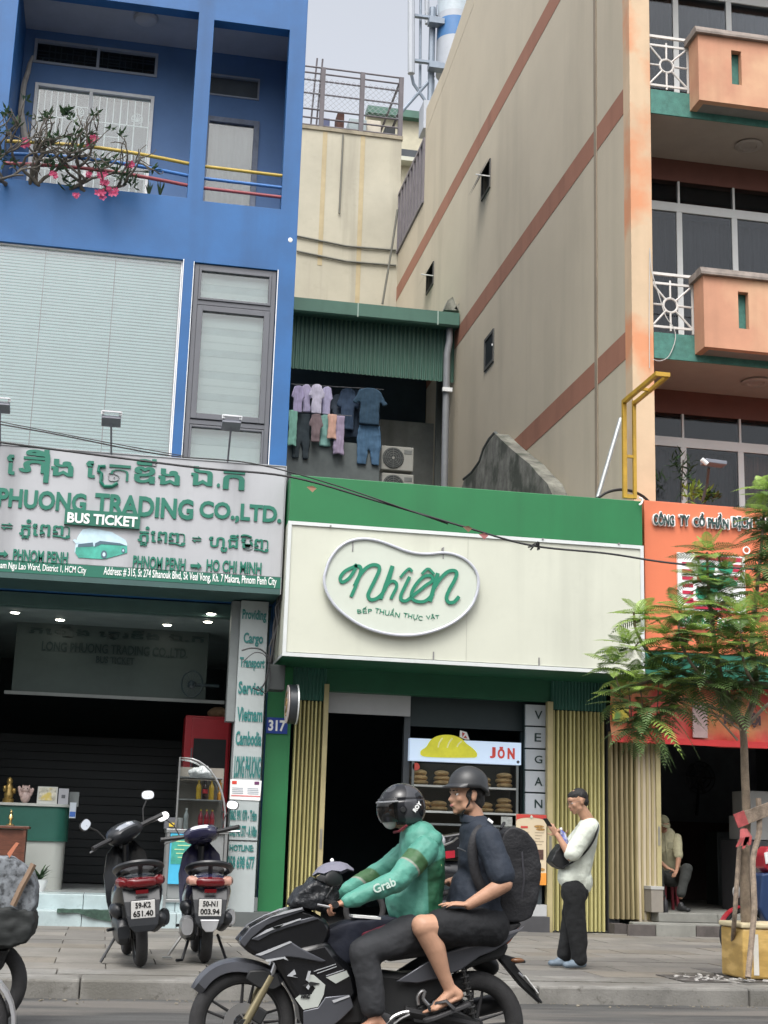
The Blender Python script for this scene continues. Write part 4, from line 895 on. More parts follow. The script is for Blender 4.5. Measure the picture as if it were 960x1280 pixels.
# JON light box and bread case
YJ = F+.16
a, c = at(512, 940, YJ), at(651.5, 940, YJ)
zj0, zj1 = at(582, 953.5, YJ).z, at(582, 925.5, YJ).z
jn = thing('bread_lightbox', 'pale blue lit box sign with a yellow bread loaf and red JON letters', 'sign', (a.x, YJ, zj0))
bx_ = MB().box(a.x, c.x, YJ, YJ+.12, zj0, zj1).build('light_box', M('lit blue white acrylic', (.52, .64, .80), .3, var=.02, emit=.55), jn, bevel=.004)
Yj = YJ-.008
def Z3(x, y): return (500+x*190/960, 905+y*190/960)
bread = [(128, 185), (135, 165), (165, 145), (190, 105), (230, 78), (285, 68), (340, 73), (390, 95), (420, 125), (460, 155), (485, 185), (480, 210), (440, 213), (300, 213), (170, 208), (135, 198)]
q = [at(*Z3(*p), Yj) for p in smoothloop(bread, 3)]
br = MB().prism([(p.x, p.z) for p in q], Yj-.012, YJ-.001).build('bread_picture', M('bread yellow', (.62, .60, .04), .5, var=.12, vs=5, emit=.30), bx_)
for x0, y0, x1, y1 in ((240, 148, 268, 88), (298, 150, 330, 90), (360, 145, 390, 108)):
    b = MB(); b.tube([at(*Z3(x0, y0), Yj-.016), at(*Z3((x0+x1)/2-6, (y0+y1)/2), Yj-.016), at(*Z3(x1, y1), Yj-.016)], .012, 5); b.build('bread_score', M('score cream', (.72, .72, .35), .5, emit=.3), br)
q = [at(*Z3(*p), Yj) for p in ((378, 40), (420, 52), (438, 100), (410, 98), (375, 82))]
fg = MB().prism([(p.x, p.z) for p in q], Yj-.016, Yj-.013).build('flag_picture', wht, br)
q = [at(*Z3(*p), Yj) for p in ((390, 52), (408, 60), (392, 84))]; MB().prism([(p.x, p.z) for p in q], Yj-.02, Yj-.0165).build('flag_mark', mred, fg)
q = [at(*Z3(*p), Yj) for p in ((398, 88), (424, 92), (412, 74))]; MB().prism([(p.x, p.z) for p in q], Yj-.02, Yj-.0165).build('flag_mark', mred, fg)
jr = M('jon red', (.62, .07, .05), .5, emit=.2)
for t, x0, y0, x1, y1 in (('J', 568, 146, 604, 216), ('Ō', 618, 144, 662, 218), ('N', 680, 152, 725, 222)):
    p0, p1 = Z3(x0, y0), Z3(x1, y1); ptext(t, p0[0], p0[1], p1[0], p1[1], YJ-.012, jr, bx_, depth=.01, bold=.05)
P = at(*Z3(745, 240), YJ); MB().lathe([(.022, 0), (.022, .008)], (P.x, YJ, P.z), (0, -1, 0), 12).build('round_mark', greyf, bx_)
# display case
cs = thing('bread_display_case', 'glazed display case with two shelves of stacked bread rolls', 'display case', (a.x, YJ, .2))
YD = YJ+.02; cx0_, cx1_ = at(514, 1000, YD).x, at(648, 1000, YD).x
zc0 = at(580, 1090, YD).z; zc1 = zj0-.005
csm = M('case frame', (.20, .22, .22), .4, .5); bkm = M('case inner', (.10, .085, .06), .6)
for xx in (cx0_, cx1_-.035): MB().box(xx, xx+.035, YD, YD+.04, zc0, zc1).build('post', csm, cs)
MB().box(cx0_, cx1_, YD+.45, YD+.48, zc0, zc1).build('back_panel', bkm, cs)
for yy in (983, 1015):
    z = at(580, yy, YD).z; MB().box(cx0_+.036, cx1_-.036, YD+.02, YD+.449, z-.02, z).build('shelf', csm, cs)
    MB().box(cx0_+.036, cx1_-.036, YD+.0, YD+.018, z-.025, z+.004).build('shelf_edge', M('shelf edge', (.4, .42, .4), .4), cs)
for yy in (1030, 1045, 1060): z = at(580, yy, YD).z; MB().box(cx0_+.02, cx1_-.04, YD-.01, YD+.44, z-.03, z).build('tray', csm, cs)
MB().box(cx0_, cx1_, YD+.05, YD+.44, .17, zc0).build('cabinet', blk, cs)
MB().box(cx0_+.036, cx1_-.036, YD+.006, YD+.010, at(580, 1015, YD).z, zc1).build('front_glass', glc, cs)
MB().box(at(626, 1025, YD).x, at(640, 1025, YD).x, YD-.016, YD-.011, at(633, 1033, YD).z, at(633, 1021, YD).z).build('price_card', M('card print', (.35, .37, .35), .6, var=.4, vs=30), cs)
brd = M('bread crust', (.60, .40, .19), .6, var=.25, vs=14, bump=.2, bs=40)
rolls = [(525, 983, 3), (553, 983, 3), (631, 983, 3), (548, 1015, 2.5), (528, 1015, 2), (630, 1015, 3), (607, 1015, 2), (575, 983, 2), (578, 1015, 2), (603, 983, 2)]
proto_b = None
pl_ = {525: 'left end of the upper shelf under the red sticker', 553: 'second from the left on the upper shelf', 631: 'right end of the upper shelf', 548: 'lower shelf above the trays, left of centre', 528: 'left end of the lower shelf', 630: 'right end of the lower shelf', 607: 'lower shelf beside the right hand pile', 575: 'middle of the upper shelf', 578: 'middle of the lower shelf', 603: 'upper shelf just left of the end pile'}
for px, yy, n in rolls:
    z = at(580, yy, YD).z; X = at(px, yy-8, YD+.15).x
    for k in range(int(n)):
        if proto_b is None:
            b = MB(); b.ell((0, 0, 0), (.135, .11, .042), nu=14, nv=8); b.cap((-.10, 0, -.01), (.10, 0, -.01), .034, .034); proto_b = organic(b, 'bread_roll', brd, None, voxel=.01, smooth=4); o = proto_b
        else: o = proto_b.copy(); COL.objects.link(o)
        o.location = (X+random.uniform(-.012, .012), YD+.17+random.uniform(-.02, .02), z+.042+k*.072); o.rotation_euler = (0, 0, random.uniform(-.5, .5)); o.scale = (1-.06*k, 1, 1)
        tag(o, ['bottom', 'middle', 'top'][k if n > 2 else (0 if k == 0 else 2)]+' bread roll, '+pl_[px], 'bread', 'bread rolls piled in the display case')
P = at(521, 958, YD-.05); t_ = thing('red_sticker', 'round red sticker on the top left corner of the bread case glass', 'sticker', P); MB().lathe([(.055, 0), (.055, .004)], (P.x, YD+.004, P.z), (0, -1, 0), 18).build('disc', M('faded red', (.5, .07, .05), .5), t_)
# step under the menu
t_ = thing('threshold_step', 'white topped dark step under the menu board', 'step', (6, F, .15)); a_, c_ = at(575, 1150, F-.2).x, at(686, 1150, F-.2).x
MB().box(a_, c_, F-.25, F+.33, .15, .36).build('riser', M('step riser', (.07, .07, .075), .5, var=.2), t_); MB().box(a_, c_, F-.10, F+.30, .362, .52).build('step_top', M('step marble', (.42, .43, .43), .4, dirt=.1), t_); MB().box(a_+.1, c_-.05, F-.02, F+.3, .524, .8).build('dark_bin', M('bin dark', (.03, .04, .045), .5), t_)
# house number plate 317
YH = F-.07; a, c = at(333, 907, YH), at(359.5, 907, YH)
t_ = thing('house_number_plate', 'small blue house number plate reading 317 on the green pier', 'sign', (a.x, YH, 3))
zz0, zz1 = at(346, 917, YH).z, at(346, 897, YH).z
bp_ = MB().box(a.x, c.x, YH, YH+.015, zz0, zz1).build('plate', M('number blue', (.015, .05, .28), .35), t_, bevel=.003); ptext('317', 335.5, 900, 357, 914, YH-.004, wht, bp_, depth=.003, bold=.035)
# ---------------- parked motorbike glimpsed in the doorway is built with the street objects
# ================================================================== YARD HOUSE (behind, over the restaurant)
XW = 7.67
YR = 32.3
gcan = M('green painted tin', (.055, .14, .105), .5, var=.12, vs=1.2, streak=.2)
gdk = M('green corrugated sheet', (.065, .145, .11), .5, var=.12, vs=2, stretch=(4, 1, .4))
yd = thing('green_roofed_house', 'low rear house with green tin canopy and corrugated skirt above a laundry balcony', 'house', (5.5, YR, 0))
cl_, cr_ = at(362, 390, YR).x-.6, XW-.02
zg1, zg0 = at(470, 382, YR).z, at(470, 399.5, YR).z
b = MB(); b.prismX([(YR, zg0), (YR-.05, zg0+.04), (YR-.05, zg1), (YR+5, zg1+.7), (YR+5, zg1+.6), (YR+.02, zg0)], cl_, cr_); b.build('canopy', gcan, yd)
for px in (447, 547): X = at(px, 390, YR).x; MB().box(X-.015, X+.015, YR-.065, YR-.052, zg0, zg1).build('gutter_joint', M('joint pale', (.3, .4, .35), .5), yd)
zk0 = at(470, 470, YR+.5).z; 
b = MB(); n = int((cr_-cl_)/.105)
vs = []
for k in range(n*4+1):
    x = cl_+(cr_-cl_)*k/(n*4); ph = k % 4; y_ = YR+.45+(0 if ph in (0, 1) else .045); vs += [(x, y_, zk0), (x, y_, zg0+.4)]
b.add(vs, [(2*k, 2*k+2, 2*k+3, 2*k+1) for k in range(n*4)]); b.build('corrugated_skirt', gdk, yd)
yc = M('yard concrete', (.27, .28, .26), .85, var=.25, vs=1.2, streak=.4, dirt=.15)
yfl = at(460, 560, 34).z
MB().box(cl_, XW-.02, YR+.3, 36.5, 7.4, 7.6).build('slab', yc, yd)
zw = at(540, 530, 35.5).z
MB().box(cl_, XW-.02, 36.0, 36.2, 7.6, zg1).build('back_wall', M('dim back wall', (.05, .07, .085), .9), yd)
MB().box(at(475, 540, 35).x, at(545, 540, 35).x, 35.0, 35.2, 7.6, at(510, 527, 35).z).build('grey_block_wall', yc, yd)
MB().box(at(545, 540, 34).x, XW-.02, 34.0, 34.12, 7.6, at(560, 480, 34).z+1.2).build('side_cladding', M('dim cladding', (.07, .08, .075), .8, var=.2, vs=4, stretch=(5, 1, .3)), yd)
MB().box(cl_, at(475, 560, 33).x, 33.0, 33.1, 7.6, at(420, 552, 33).z).build('parapet', M('parapet grey', (.12, .14, .14), .8, var=.2), yd)
MB().box(cl_, XW-.02, 36.4, 40, .1, zg1).build('rear_body', yc, yd); MB().box(2.3, XW-.02, YR+.35, 36.4, .1, 7.39).build('lower_body', yc, yd)
pp = thing('drain_pipe', 'grey vertical drain pipe with white bracket hanging from the green canopy', 'pipe', at(562, 410, YR-.1))
P0, P1 = at(562, 408, YR+.2), at(561, 610, YR+.2); MB().tube([P0, Vector((P0.x+.0, P0.y, P0.z-.4)), Vector((P0.x-.05, P0.y, P0.z-.7)), Vector((P0.x-.05, P0.y, P1.z-1))], .085, 12).build('pipe', M('grey pvc', (.2, .21, .22), .5, var=.1, dirt=.1), pp, smooth=True)
Pq = at(558, 487, YR+.1); MB().box(Pq.x-.1, Pq.x+.14, YR+.06, YR+.14, Pq.z-.05, Pq.z+.05).build('bracket', white, pp)
# air conditioners
acm = M('air conditioner casing', (.30, .30, .27), .5, var=.06, dirt=.08)
def acunit(px0, py0, px1, py1, Y, lab):
    a, c = at(px0, (py0+py1)/2, Y), at(px1, (py0+py1)/2, Y); z0, z1 = at((px0+px1)/2, py1, Y).z, at((px0+px1)/2, py0, Y).z
    t = thing('air_conditioner', lab, 'air conditioner', ((a.x+c.x)/2, Y, z0), group='air conditioners below the laundry')
    MB().box(a.x, c.x, Y, Y+.35, z0, z1).build('casing', acm, t, bevel=.02)
    cx = a.x+(c.x-a.x)*.36; cz = (z0+z1)/2; r = (z1-z0)*.42
    MB().lathe([(r, 0), (r*1.04, .015), (r*.98, .02)], (cx, Y, cz), (0, -1, 0), 28).build('fan_opening', M('fan dark', (.03, .035, .035), .6), t)
    b = MB()
    for q in (.35, .55, .75, .95): b.tube([(cx+r*q*math.cos(w_), Y-.024, cz+r*q*math.sin(w_)) for w_ in [i*math.pi/12 for i in range(25)]], .005, 4)
    for q in range(8): b.tube([(cx, Y-.026, cz), (cx+r*math.cos(q*.785), Y-.026, cz+r*math.sin(q*.785))], .005, 4)
    b.build('fan_guard', M('guard grey', (.15, .16, .15), .5), t); MB().lathe([(r*.12, 0), (r*.12, .03)], (cx, Y-.0, cz), (0, -1, 0), 12).build('hub', acm, t)
    MB().box(a.x+(c.x-a.x)*.70, a.x+(c.x-a.x)*.94, Y-.008, Y-.001, z1-.18, z1-.08).build('grille_strip', MATS['guard grey'], t)
acunit(477, 558, 517, 588, 33.2, 'upper pale outdoor unit with dark round fan under the laundry'); acunit(477, 592, 517, 622, 33.2, 'lower pale outdoor unit mostly hidden by the green fascia')
# laundry
ln = thing('clothes_line', 'taut wire holding garments under the corrugated skirt', 'wire', at(365, 480, 32.9)); MB().tube([at(364, 480, 32.95), at(480, 487, 32.95)], .01, 5).build('wire', greyf, ln); MB().tube([at(362, 514, 32.95), at(440, 520, 32.95)], .01, 5).build('wire', greyf, ln)
def shirt(px, py, wpx, hpx, Y, mat, lab, kind='shirt'):
    px -= wpx*.12; wpx *= 1.3; P = at(px, py, Y); w_ = at(px+wpx, py, Y).x-P.x; h = P.z-at(px, py+hpx, Y).z
    rr = random.Random(int(px*7+py)); pts = []
    if kind == 'shirt': outl = [(.38, 0), (.62, 0), (.8, -.06), (1.0, -.42), (.86, -.48), (.78, -.3), (.8, -1), (.2, -1), (.22, -.3), (.14, -.48), (0, -.42), (.2, -.06)]
    elif kind == 'trousers': outl = [(.1, 0), (.9, 0), (.95, -.4), (.88, -1), (.6, -1), (.5, -.4), (.42, -1), (.1, -1), (.04, -.4)]
    else: outl = [(0, 0), (1, 0), (.95, -.5), (1, -1), (.5, -.95), (0, -1), (.06, -.5)]
    t = thing('hanging_'+kind if kind != 'cloth' else 'hanging_cloth', lab, kind if kind != 'cloth' else 'cloth', P)
    mb = MB().prism([(P.x+u*w_+rr.uniform(-.02, .02)*w_, P.z+v*h) for u, v in outl], Y-.025, Y+.025); o = organic(mb, 'cloth', mat, t, voxel=.022, smooth=3, disp=.05, dscale=.22)
def cm(n, c): return M('cloth '+n, c, .9, var=.2, vs=7, stretch=(3, 1, .5))
for i, (px, py, w_, h, Y, c, lab, k) in enumerate([
    (366, 481, 14, 34, 32.8, ('lilac', (.40, .36, .55)), 'lilac shirt at the left end of the upper laundry line', 'shirt'), (377, 480, 13, 35, 32.95, ('pale violet', (.48, .44, .62)), 'pale violet blouse second on the upper laundry line', 'shirt'),
    (388, 479, 16, 37, 32.8, ('white lilac', (.55, .53, .66)), 'whitish shirt with dark collar near the middle of the laundry', 'shirt'), (402, 482, 13, 36, 32.95, ('lavender', (.42, .40, .58)), 'lavender shirt at the right end of the pale row', 'shirt'),
    (424, 484, 22, 52, 33.05, ('navy', (.03, .055, .10)), 'dark navy shirt hanging beside the lavender shirt', 'shirt'), (445, 483, 34, 46, 32.85, ('denim dark', (.025, .06, .10)), 'dark denim long sleeved jacket at the right of the line', 'shirt'),
    (432, 486, 20, 60, 33.2, ('ink', (.02, .035, .06)), 'inky blue shirt half hidden behind the denim jacket', 'shirt'), (414, 492, 16, 44, 33.2, ('slate', (.06, .08, .11)), 'slate grey shirt hanging behind the navy shirt', 'shirt'), (395, 486, 14, 30, 33.15, ('dusk lilac', (.25, .23, .36)), 'dull lilac shirt half hidden in the pale row', 'shirt'), (374, 522, 16, 50, 33.15, ('bottle green', (.05, .10, .09)), 'dark green garment behind the low trousers', 'cloth'),
    (362, 512, 9, 46, 32.8, ('mint', (.22, .46, .38)), 'mint green cloth hanging against the blue wall', 'cloth'), (367, 516, 20, 56, 32.95, ('black trouser', (.035, .05, .06)), 'dark trousers hanging low at the left', 'trousers'),
    (365, 540, 10, 32, 33.05, ('grey green', (.25, .36, .32)), 'grey green cloth low at the left corner', 'cloth'), (388, 516, 15, 36, 32.8, ('brown print', (.20, .15, .16)), 'brown patterned top on the lower line', 'shirt'), (398, 517, 18, 40, 32.95, ('teal print', (.22, .42, .38)), 'teal and white patterned blouse on the lower line', 'shirt'),
    (411, 517, 9, 32, 32.8, ('peach', (.62, .38, .30)), 'peach coloured top between patterned garments', 'cloth'), (419, 519, 11, 50, 32.85, ('mauve', (.36, .30, .42)), 'long mauve garment at the right end of the lower line', 'cloth'), (448, 530, 26, 50, 32.95, ('blue jeans', (.06, .13, .22)), 'blue jeans hanging under the denim jacket', 'trousers'), (405, 552, 10, 24, 33.05, ('pink grey', (.35, .22, .27)), 'small pinkish cloth hanging lowest of the laundry', 'cloth')]):
    shirt(px, py, w_, h, Y, cm(*c), lab, k)
# ================================================================== YELLOW BUILDING (far)
YY = 40.8
ylw = M('pale yellow render', (.41, .385, .305), .85, var=.12, vs=.5, streak=.45, dirt=.10, bump=.1, bs=20)
yb = thing('yellow_building', 'weathered pale yellow building at the back with a caged roof terrace', 'building', (6, YY, 0))
zy = at(440, 168, YY).z; xyr = at(500, 250, YY).x
MB().box(1.0, xyr, YY, 52, .1, zy).build('wall', ylw, yb); MB().box(.98, xyr+.03, YY-.05, 52.05, zy+.002, zy+.12).build('coping', M('stained coping', (.25, .22, .16), .8, var=.3), yb)
for y0 in (315, 296): 
    p, q = at(371, y0-1, YY-.05), at(495, y0+17, YY-.05); MB().tube([p, (p+q)/2+Vector((0, 0, -.1)), q], .035, 5).build('pipe_line', M('dark conduit', (.12, .12, .10), .7), yb)
p, q = at(429, 168, YY-.06), at(424, 267, YY-.06); MB().tube([p, q], .03, 5).build('rod', MATS['dark conduit'], yb)
for px, c_ in ((403, .32), (451, .36)): 
    a = at(px, 250, YY).x; MB().box(a-.07, a+.07, YY-.012, YY-.002, zy-(6 if px > 420 else 4.5), zy-.02).build('rust_stain', M('rust stain', (.41, .34, .21), .9, var=.12, vs=2), yb)
cab = thing('hanging_cable', 'dark slack cable hanging down in front of the yellow building corner', 'cable', at(495, 270, 40)); MB().tube([at(497, 262, 40), at(489, 315, 40), at(478, 380, 40)], .035, 5).build('cable', MATS['dark conduit'], cab)
cg_ = thing('roof_cage', 'rusty steel railing cage with wire mesh around the yellow roof terrace', 'railing', (6, YY, zy)); rst = M('rusty steel', (.11, .10, .11), .7, var=.2)
zc_ = zy+.12; Hc = at(440, 88, YY).z-zc_
xs_ = [1.6, at(402, 150, YY).x, at(452, 150, YY).x, at(501, 150, YY).x]
for x in xs_[1:]: MB().box(x-.07, x+.07, YY+.02, YY+.16, zc_, zc_+Hc).build('post', rst, cg_)
for f_ in (.04, .16, .30, .56, .78, .90, 1.0): MB().tube([(1.6, YY+.09, zc_+Hc*f_), (xs_[3], YY+.09, zc_+Hc*f_)], .030, 5).build('rail', rst, cg_)
for f_ in (.0, .5, 1.0): MB().tube([(xs_[3], YY+.1, zc_+Hc*f_), (xs_[3], YY+5.5, zc_+Hc*f_)], .04, 5).build('rail', rst, cg_)
MB().box(xs_[3]-.06, xs_[3]+.06, YY+5.4, YY+5.5, zc_, zc_+Hc).build('post', rst, cg_)
b = MB(); st_ = .18; k = 0
hh = Hc*.52
x = 1.6
while x < xs_[3]:
    b.tube([(x, YY+.05, zc_+Hc*.3), (min(x+hh, xs_[3]), YY+.05, zc_+Hc*.3+min(hh, xs_[3]-x))], .006, 3, cap=False); b.tube([(x, YY+.055, zc_+Hc*.3+hh), (min(x+hh, xs_[3]), YY+.055, zc_+Hc*.3+hh-min(hh, xs_[3]-x))], .006, 3, cap=False); x += st_
b.build('wire_mesh', M('grey wire', (.3, .32, .35), .5), cg_, kind='stuff')
# rooftop clutter
def rbx(name, lab, cat, px0, py0, px1, py1, Y, d, mat):
    a, c = at(px0, py1, Y), at(px1, py1, Y); z1 = at((px0+px1)/2, py0, Y).z; t = thing(name, lab, cat, ((a.x+c.x)/2, Y, zc_)); MB().box(a.x, c.x, Y, Y+d, zc_, z1).build('body', mat, t, bevel=.03); return t, a.x, c.x, z1
rbx('brick_stack', 'small red brown brick stack behind the roof railing', 'bricks', 421, 141, 430, 160, YY+.6, .6, M('dark brick', (.10, .05, .04), .9, var=.3, vs=6))
rbx('water_tank', 'pale blue grey tank on the roof terrace', 'tank', 436, 148, 458, 165, YY+1.2, 1, M('pale tank', (.30, .36, .38), .6))
rbx('cream_tank', 'cream box beside the pale blue roof tank', 'tank', 458, 150, 476, 168, YY+1.4, 1, M('cream tank', (.5, .46, .38), .6))
rbx('roof_crate', 'dark crate near the corner of the roof cage', 'crate', 481, 158, 494, 172, YY+.6, .7, M('dark crate', (.05, .055, .06), .8))
rbx('blue_barrel', 'blue grey barrel at the left of the roof terrace', 'barrel', 400, 147, 412, 162, YY+1.0, .7, M('blue grey barrel', (.12, .14, .26), .6))
for px, h, lab in ((388, 55, 'bent upright rusty rod at the left of the roof terrace'), (395, 50, 'second upright rusty rod beside the roof railing')): 
    P = at(px, 158, YY+.4); t_ = thing('rusty_rod', lab, 'rod', P); MB().tube([Vector((P.x, P.y, zc_)), Vector((P.x+.05, P.y, zc_+1.2)), Vector((P.x+.12, P.y, zc_+2.6))], .03, 5).build('rod', rst, t_)
# building further behind and louvred side screen
fb = thing('cream_rear_building', 'cream building with dark window band glimpsed behind the roof cage corner', 'building', (9, 48, 0))
YB2 = 50
zb2 = at(518, 152, YB2).z; MB().box(8.0, 12, YB2, 60, .1, zb2).build('wall', M('cream rear wall', (.5, .47, .36), .8, var=.1), fb); MB().box(8.0, 12, YB2-.3, YB2+.3, zb2, zb2+.3).build('green_eave', gcan, fb)
MB().box(8.0, 12, YB2-.03, YB2-.002, at(516, 203, YB2).z, at(516, 188, YB2).z).build('window_band', M('dark window', (.06, .07, .08), .3), fb)
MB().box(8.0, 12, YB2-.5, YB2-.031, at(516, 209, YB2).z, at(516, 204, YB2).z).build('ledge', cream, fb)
# ================================================================== TELECOM MAST
am = M('galvanised grey', (.20, .24, .29), .5, .3, var=.1); aw = M('antenna white', (.36, .39, .43), .5, var=.06)
YA = 45
mt = thing('telecom_mast', 'grey telecom mast with panel antennas and a striped drum on the far roof', 'mast', at(547, 120, YA))
b = MB()
def T(pts, r, nm, mat, Y=YA, n=8): MB().tube([at(x, y, Y) for x, y in pts], r, n).build(nm, mat, mt, smooth=True)
T([(538, 130), (541, 10)], .12, 'main_pole', am); T([(525, 110), (526, -40)], .05, 'pole', am)
T([(514, 92), (514, -60)], .13, 'panel_antenna', aw, YA-.4); T([(556, 105), (558, -60)], .19, 'panel_antenna', aw, YA+.9, 6); T([(534, 30), (533, -60)], .09, 'panel_antenna', aw, YA+.3)
for y in (22, 78): 
    MB().obox(at(535, y, YA-.2), (1.1, .15, .09)).build('bracket', am, mt); MB().obox(at(545, y+6, YA-.3), (.55, .35, .22)).build('bracket', am, mt)
T([(514, 92), (517, 105), (533, 128)], .06, 'feeder_cable', am); T([(542, 95), (500, 142)], .06, 'brace', am); T([(538, 150), (540, 100)], .1, 'feeder_cable', am)
P = at(567, 60, YA); 
for z0, z1, mt_, nm in ((-1.1, .2, aw, 'drum'), (.2, .95, M('drum blue', (.05, .16, .36), .5), 'drum_band'), (.95, 1.2, aw, 'drum'), (1.2, 2.2, M('glass drum', (.4, .46, .5), .3), 'drum_top')): MB().lathe([(.62, z0), (.62, z1)], P, n=24).build(nm, mt_, mt, smooth=True)
b = MB(); b.tube([P+Vector((-.62, 0, 1.2)), P+Vector((-.62, 0, 1.6)), P+Vector((0, 0, 2.0)), P+Vector((.9, 0, 2.2)), P+Vector((1.0, 0, .5))], .05, 6); b.build('hoop', am, mt)
MB().box(at(527, 160, YA).x, at(537, 160, YA).x+.3, YA-.3, YA+.5, at(530, 165, YA).z, at(530, 130, YA).z).build('cabinet', aw, mt)
# small weathered ruined gable by the side wall
mossy = M('mossy ruined plaster', (.20, .20, .17), .95, var=.5, vs=3, dirt=.5, streak=.6, col2=(.04, .05, .035), c2=.5, bump=.5, bs=20)
rg = thing('ruined_gable', 'mould blackened triangular gable remnant rising behind the green fascia', 'wall', (6.6, 24.5, 5))
ya = 27.2
gpt = [(568, 640), (580, 600), (590, 592), (600, 578), (605, 562), (612, 550), (619, 542), (627, 550), (640, 562), (652, 572), (662, 580), (672, 592), (684, 604), (700, 640)]
q = [atX(x, y, XW-.3) for x, y in gpt]; MB().prismX([(p.y, p.z) for p in q], XW-.3, XW-.012).build('wall', mossy, rg)
cp_ = [atX(x, y-1, XW-.2) for x, y in gpt[1:-1]]; MB().tube(cp_, .04, 6).build('coping', M('grey moss', (.10, .11, .10), .9, var=.4, vs=6), rg)
rr = thing('roof_rubble', 'two dark weathered roof fragments above the right end of the canopy', 'rubble', at(568, 375, 32.2)); 
for pts in (((555, 387), (560, 375), (566, 371), (573, 388)), ((568, 386), (574, 378), (576, 376), (577, 390))): q = [at(x, y, 32.4) for x, y in pts]; MB().prism([(p.x, p.z) for p in q], 32.4, 32.7).build('fragment', mossy, rr)
# ================================================================== ORANGE APARTMENT HOUSE (right)
tan = M('tan side wall render', (.49, .43, .325), .85, var=.07, vs=.35, streak=.22, ss=1.1, dirt=.03, bump=.1, bs=15)
terr = M('terracotta band paint', (.30, .135, .085), .85, var=.10, vs=.8, streak=.3)
peach = M('peach paint peeling', (.56, .42, .28), .8, var=.08, vs=1.5, streak=.2, col2=(.62, .24, .11), c2=.55)
orap = M('faded orange paint', (.50, .25, .155), .75, var=.12, vs=1.2, streak=.3, col2=(.58, .36, .22), c2=.45, dirt=.05)
ob = thing('orange_apartment_house', 'tall tan and orange apartment house with banded side wall and projecting balconies', 'building', (8, 20.4, 0))
YO = 20.4
ztw, zt2 = 22.0, 19.15
z1a, z1b = atX(787, 100, XW).z, atX(787, 132, XW).z
SP = z1a-atX(787, 410, XW).z; bz = [(z1b+SP*k, z1a+SP*k) for k in (-1, 0, 1)]
zs = [.1]
for a, b_ in bz: zs += [a, b_]
zs += [25.5]
for k in range(len(zs)-1):
    m_ = terr if k % 2 == 1 else tan
    for (ya_, yb_2, top) in ((YO+.02, 31.5, 25.5), (31.5, 37.0, 22.1), (37.0, 52, zt2)):
        a, c = zs[k], min(zs[k+1], top)
        if c-a > .01: MB().box(XW+(.0 if k % 2 == 0 else -.006), XW+.3, ya_, yb_2, a+.0005, c-.0005).build('side_wall_band' if k % 2 else 'side_wall', m_, ob)
# sloping parapet line between the two heights
MB().prismX([(31.4, 22.0), (31.4, 22.8), (37.0, 21.62), (37.0, 21.3)], XW-.004, XW+.3).build('parapet', tan, ob)
rail_m = M('dark stained joint', (.27, .22, .16), .85, var=.2, vs=1, streak=.5)  # dark stained strip down the side wall
y0_ = atX(747, 300, XW).y
for yy, wd in ((y0_, .14),): MB().box(XW-.02, XW, yy, yy+wd, .1, 25.4).build('downpipe_chase', rail_m, ob, bevel=.01)
b = MB(); lo = thing('louvred_balcony_screen', 'dark louvred screen on the side wall of the orange house near the yellow building', 'screen', (XW, 39, 19.15))
lm = M('dark louvre steel', (.17, .155, .17), .6, var=.15)
ly0, ly1 = 37.02, 41.2; lz0, lz1 = 19.17, 21.2
MB().box(XW-.05, XW+.05, ly0, ly1, lz0, lz0+.1).build('bottom_rail', lm, lo); MB().box(XW-.05, XW+.05, ly0, ly1, lz1-.1, lz1).build('top_rail', lm, lo)
nn = 9
for k in range(nn+1): y_ = ly0+(ly1-ly0-.06)*k/nn; MB().box(XW-.04, XW+.04, y_, y_+.2, lz0+.1, lz1-.1).build('bar', lm, lo)
MB().box(XW+.06, XW+.1, ly0, ly1, lz0, lz1-.1).build('backing', M('dull mauve sheet', (.02, .02, .024), .8), lo)
# small side windows
for px, py, hy, hz_, lab, op in ((608, 225, .5, .36, 'a', 1), (538, 348, .55, .33, 'b', 1), (612, 438, .5, .38, 'c', 0)):
    P = atX(px, py, XW)
    f_ = MB(); y0, y1, z0, z1 = P.y-hy, P.y+hy, P.z-hz_, P.z+hz_
    y0, y1 = P.y-hy*.8, P.y+hy*.8
    f_.box(XW-.03, XW+.0, y0, y0+.07, z0, z1); f_.box(XW-.03, XW+.0, y1-.07, y1, z0, z1); f_.box(XW-.03, XW+.0, y0+.07, y1-.07, z0, z0+.07); f_.box(XW-.03, XW+.0, y0+.07, y1-.07, z1-.07, z1)
    w_ = f_.build('side_window', M('dark steel frame', (.07, .07, .065), .6), ob)
    MB().box(XW-.012, XW-.002, y0+.07, y1-.07, z0+.07, z1-.07).build('dark_pane', M('dark glass pane', (.02, .024, .028), .6, spec=.1), w_)
    if op:
        b = MB(); b.add([(XW-.03, y0, z1), (XW-.03, y1, z1), (XW-.30, y1, z0+.1), (XW-.30, y0, z0+.1)], [(0, 1, 2, 3)]); b.add([(XW-.06, y0, z1), (XW-.06, y1, z1), (XW-.33, y1, z0+.1), (XW-.33, y0, z0+.1)], [(0, 1, 2, 3)]); b.build('open_sash', MATS['dark steel frame'], w_)
        MB().tube([(XW-.02, y0, P.z-.1), (XW-.36, y0-.02, P.z-.1)], .018, 5).build('stay', white, w_)
    else: MB().box(XW-.05, XW-.01, y0+.02, y0+.06, P.z-.02, P.z+.02).build('latch', white, w_)
# corner pillar
MB().box(XW-.03, 8.0, YO-.02, YO+.3, 4.0, 18.8).build('corner_pillar', peach, ob, bevel=.01)
PO = M('orange paint patch', (.62, .22, .11), .8, var=.1)
rp_ = random.Random(4)
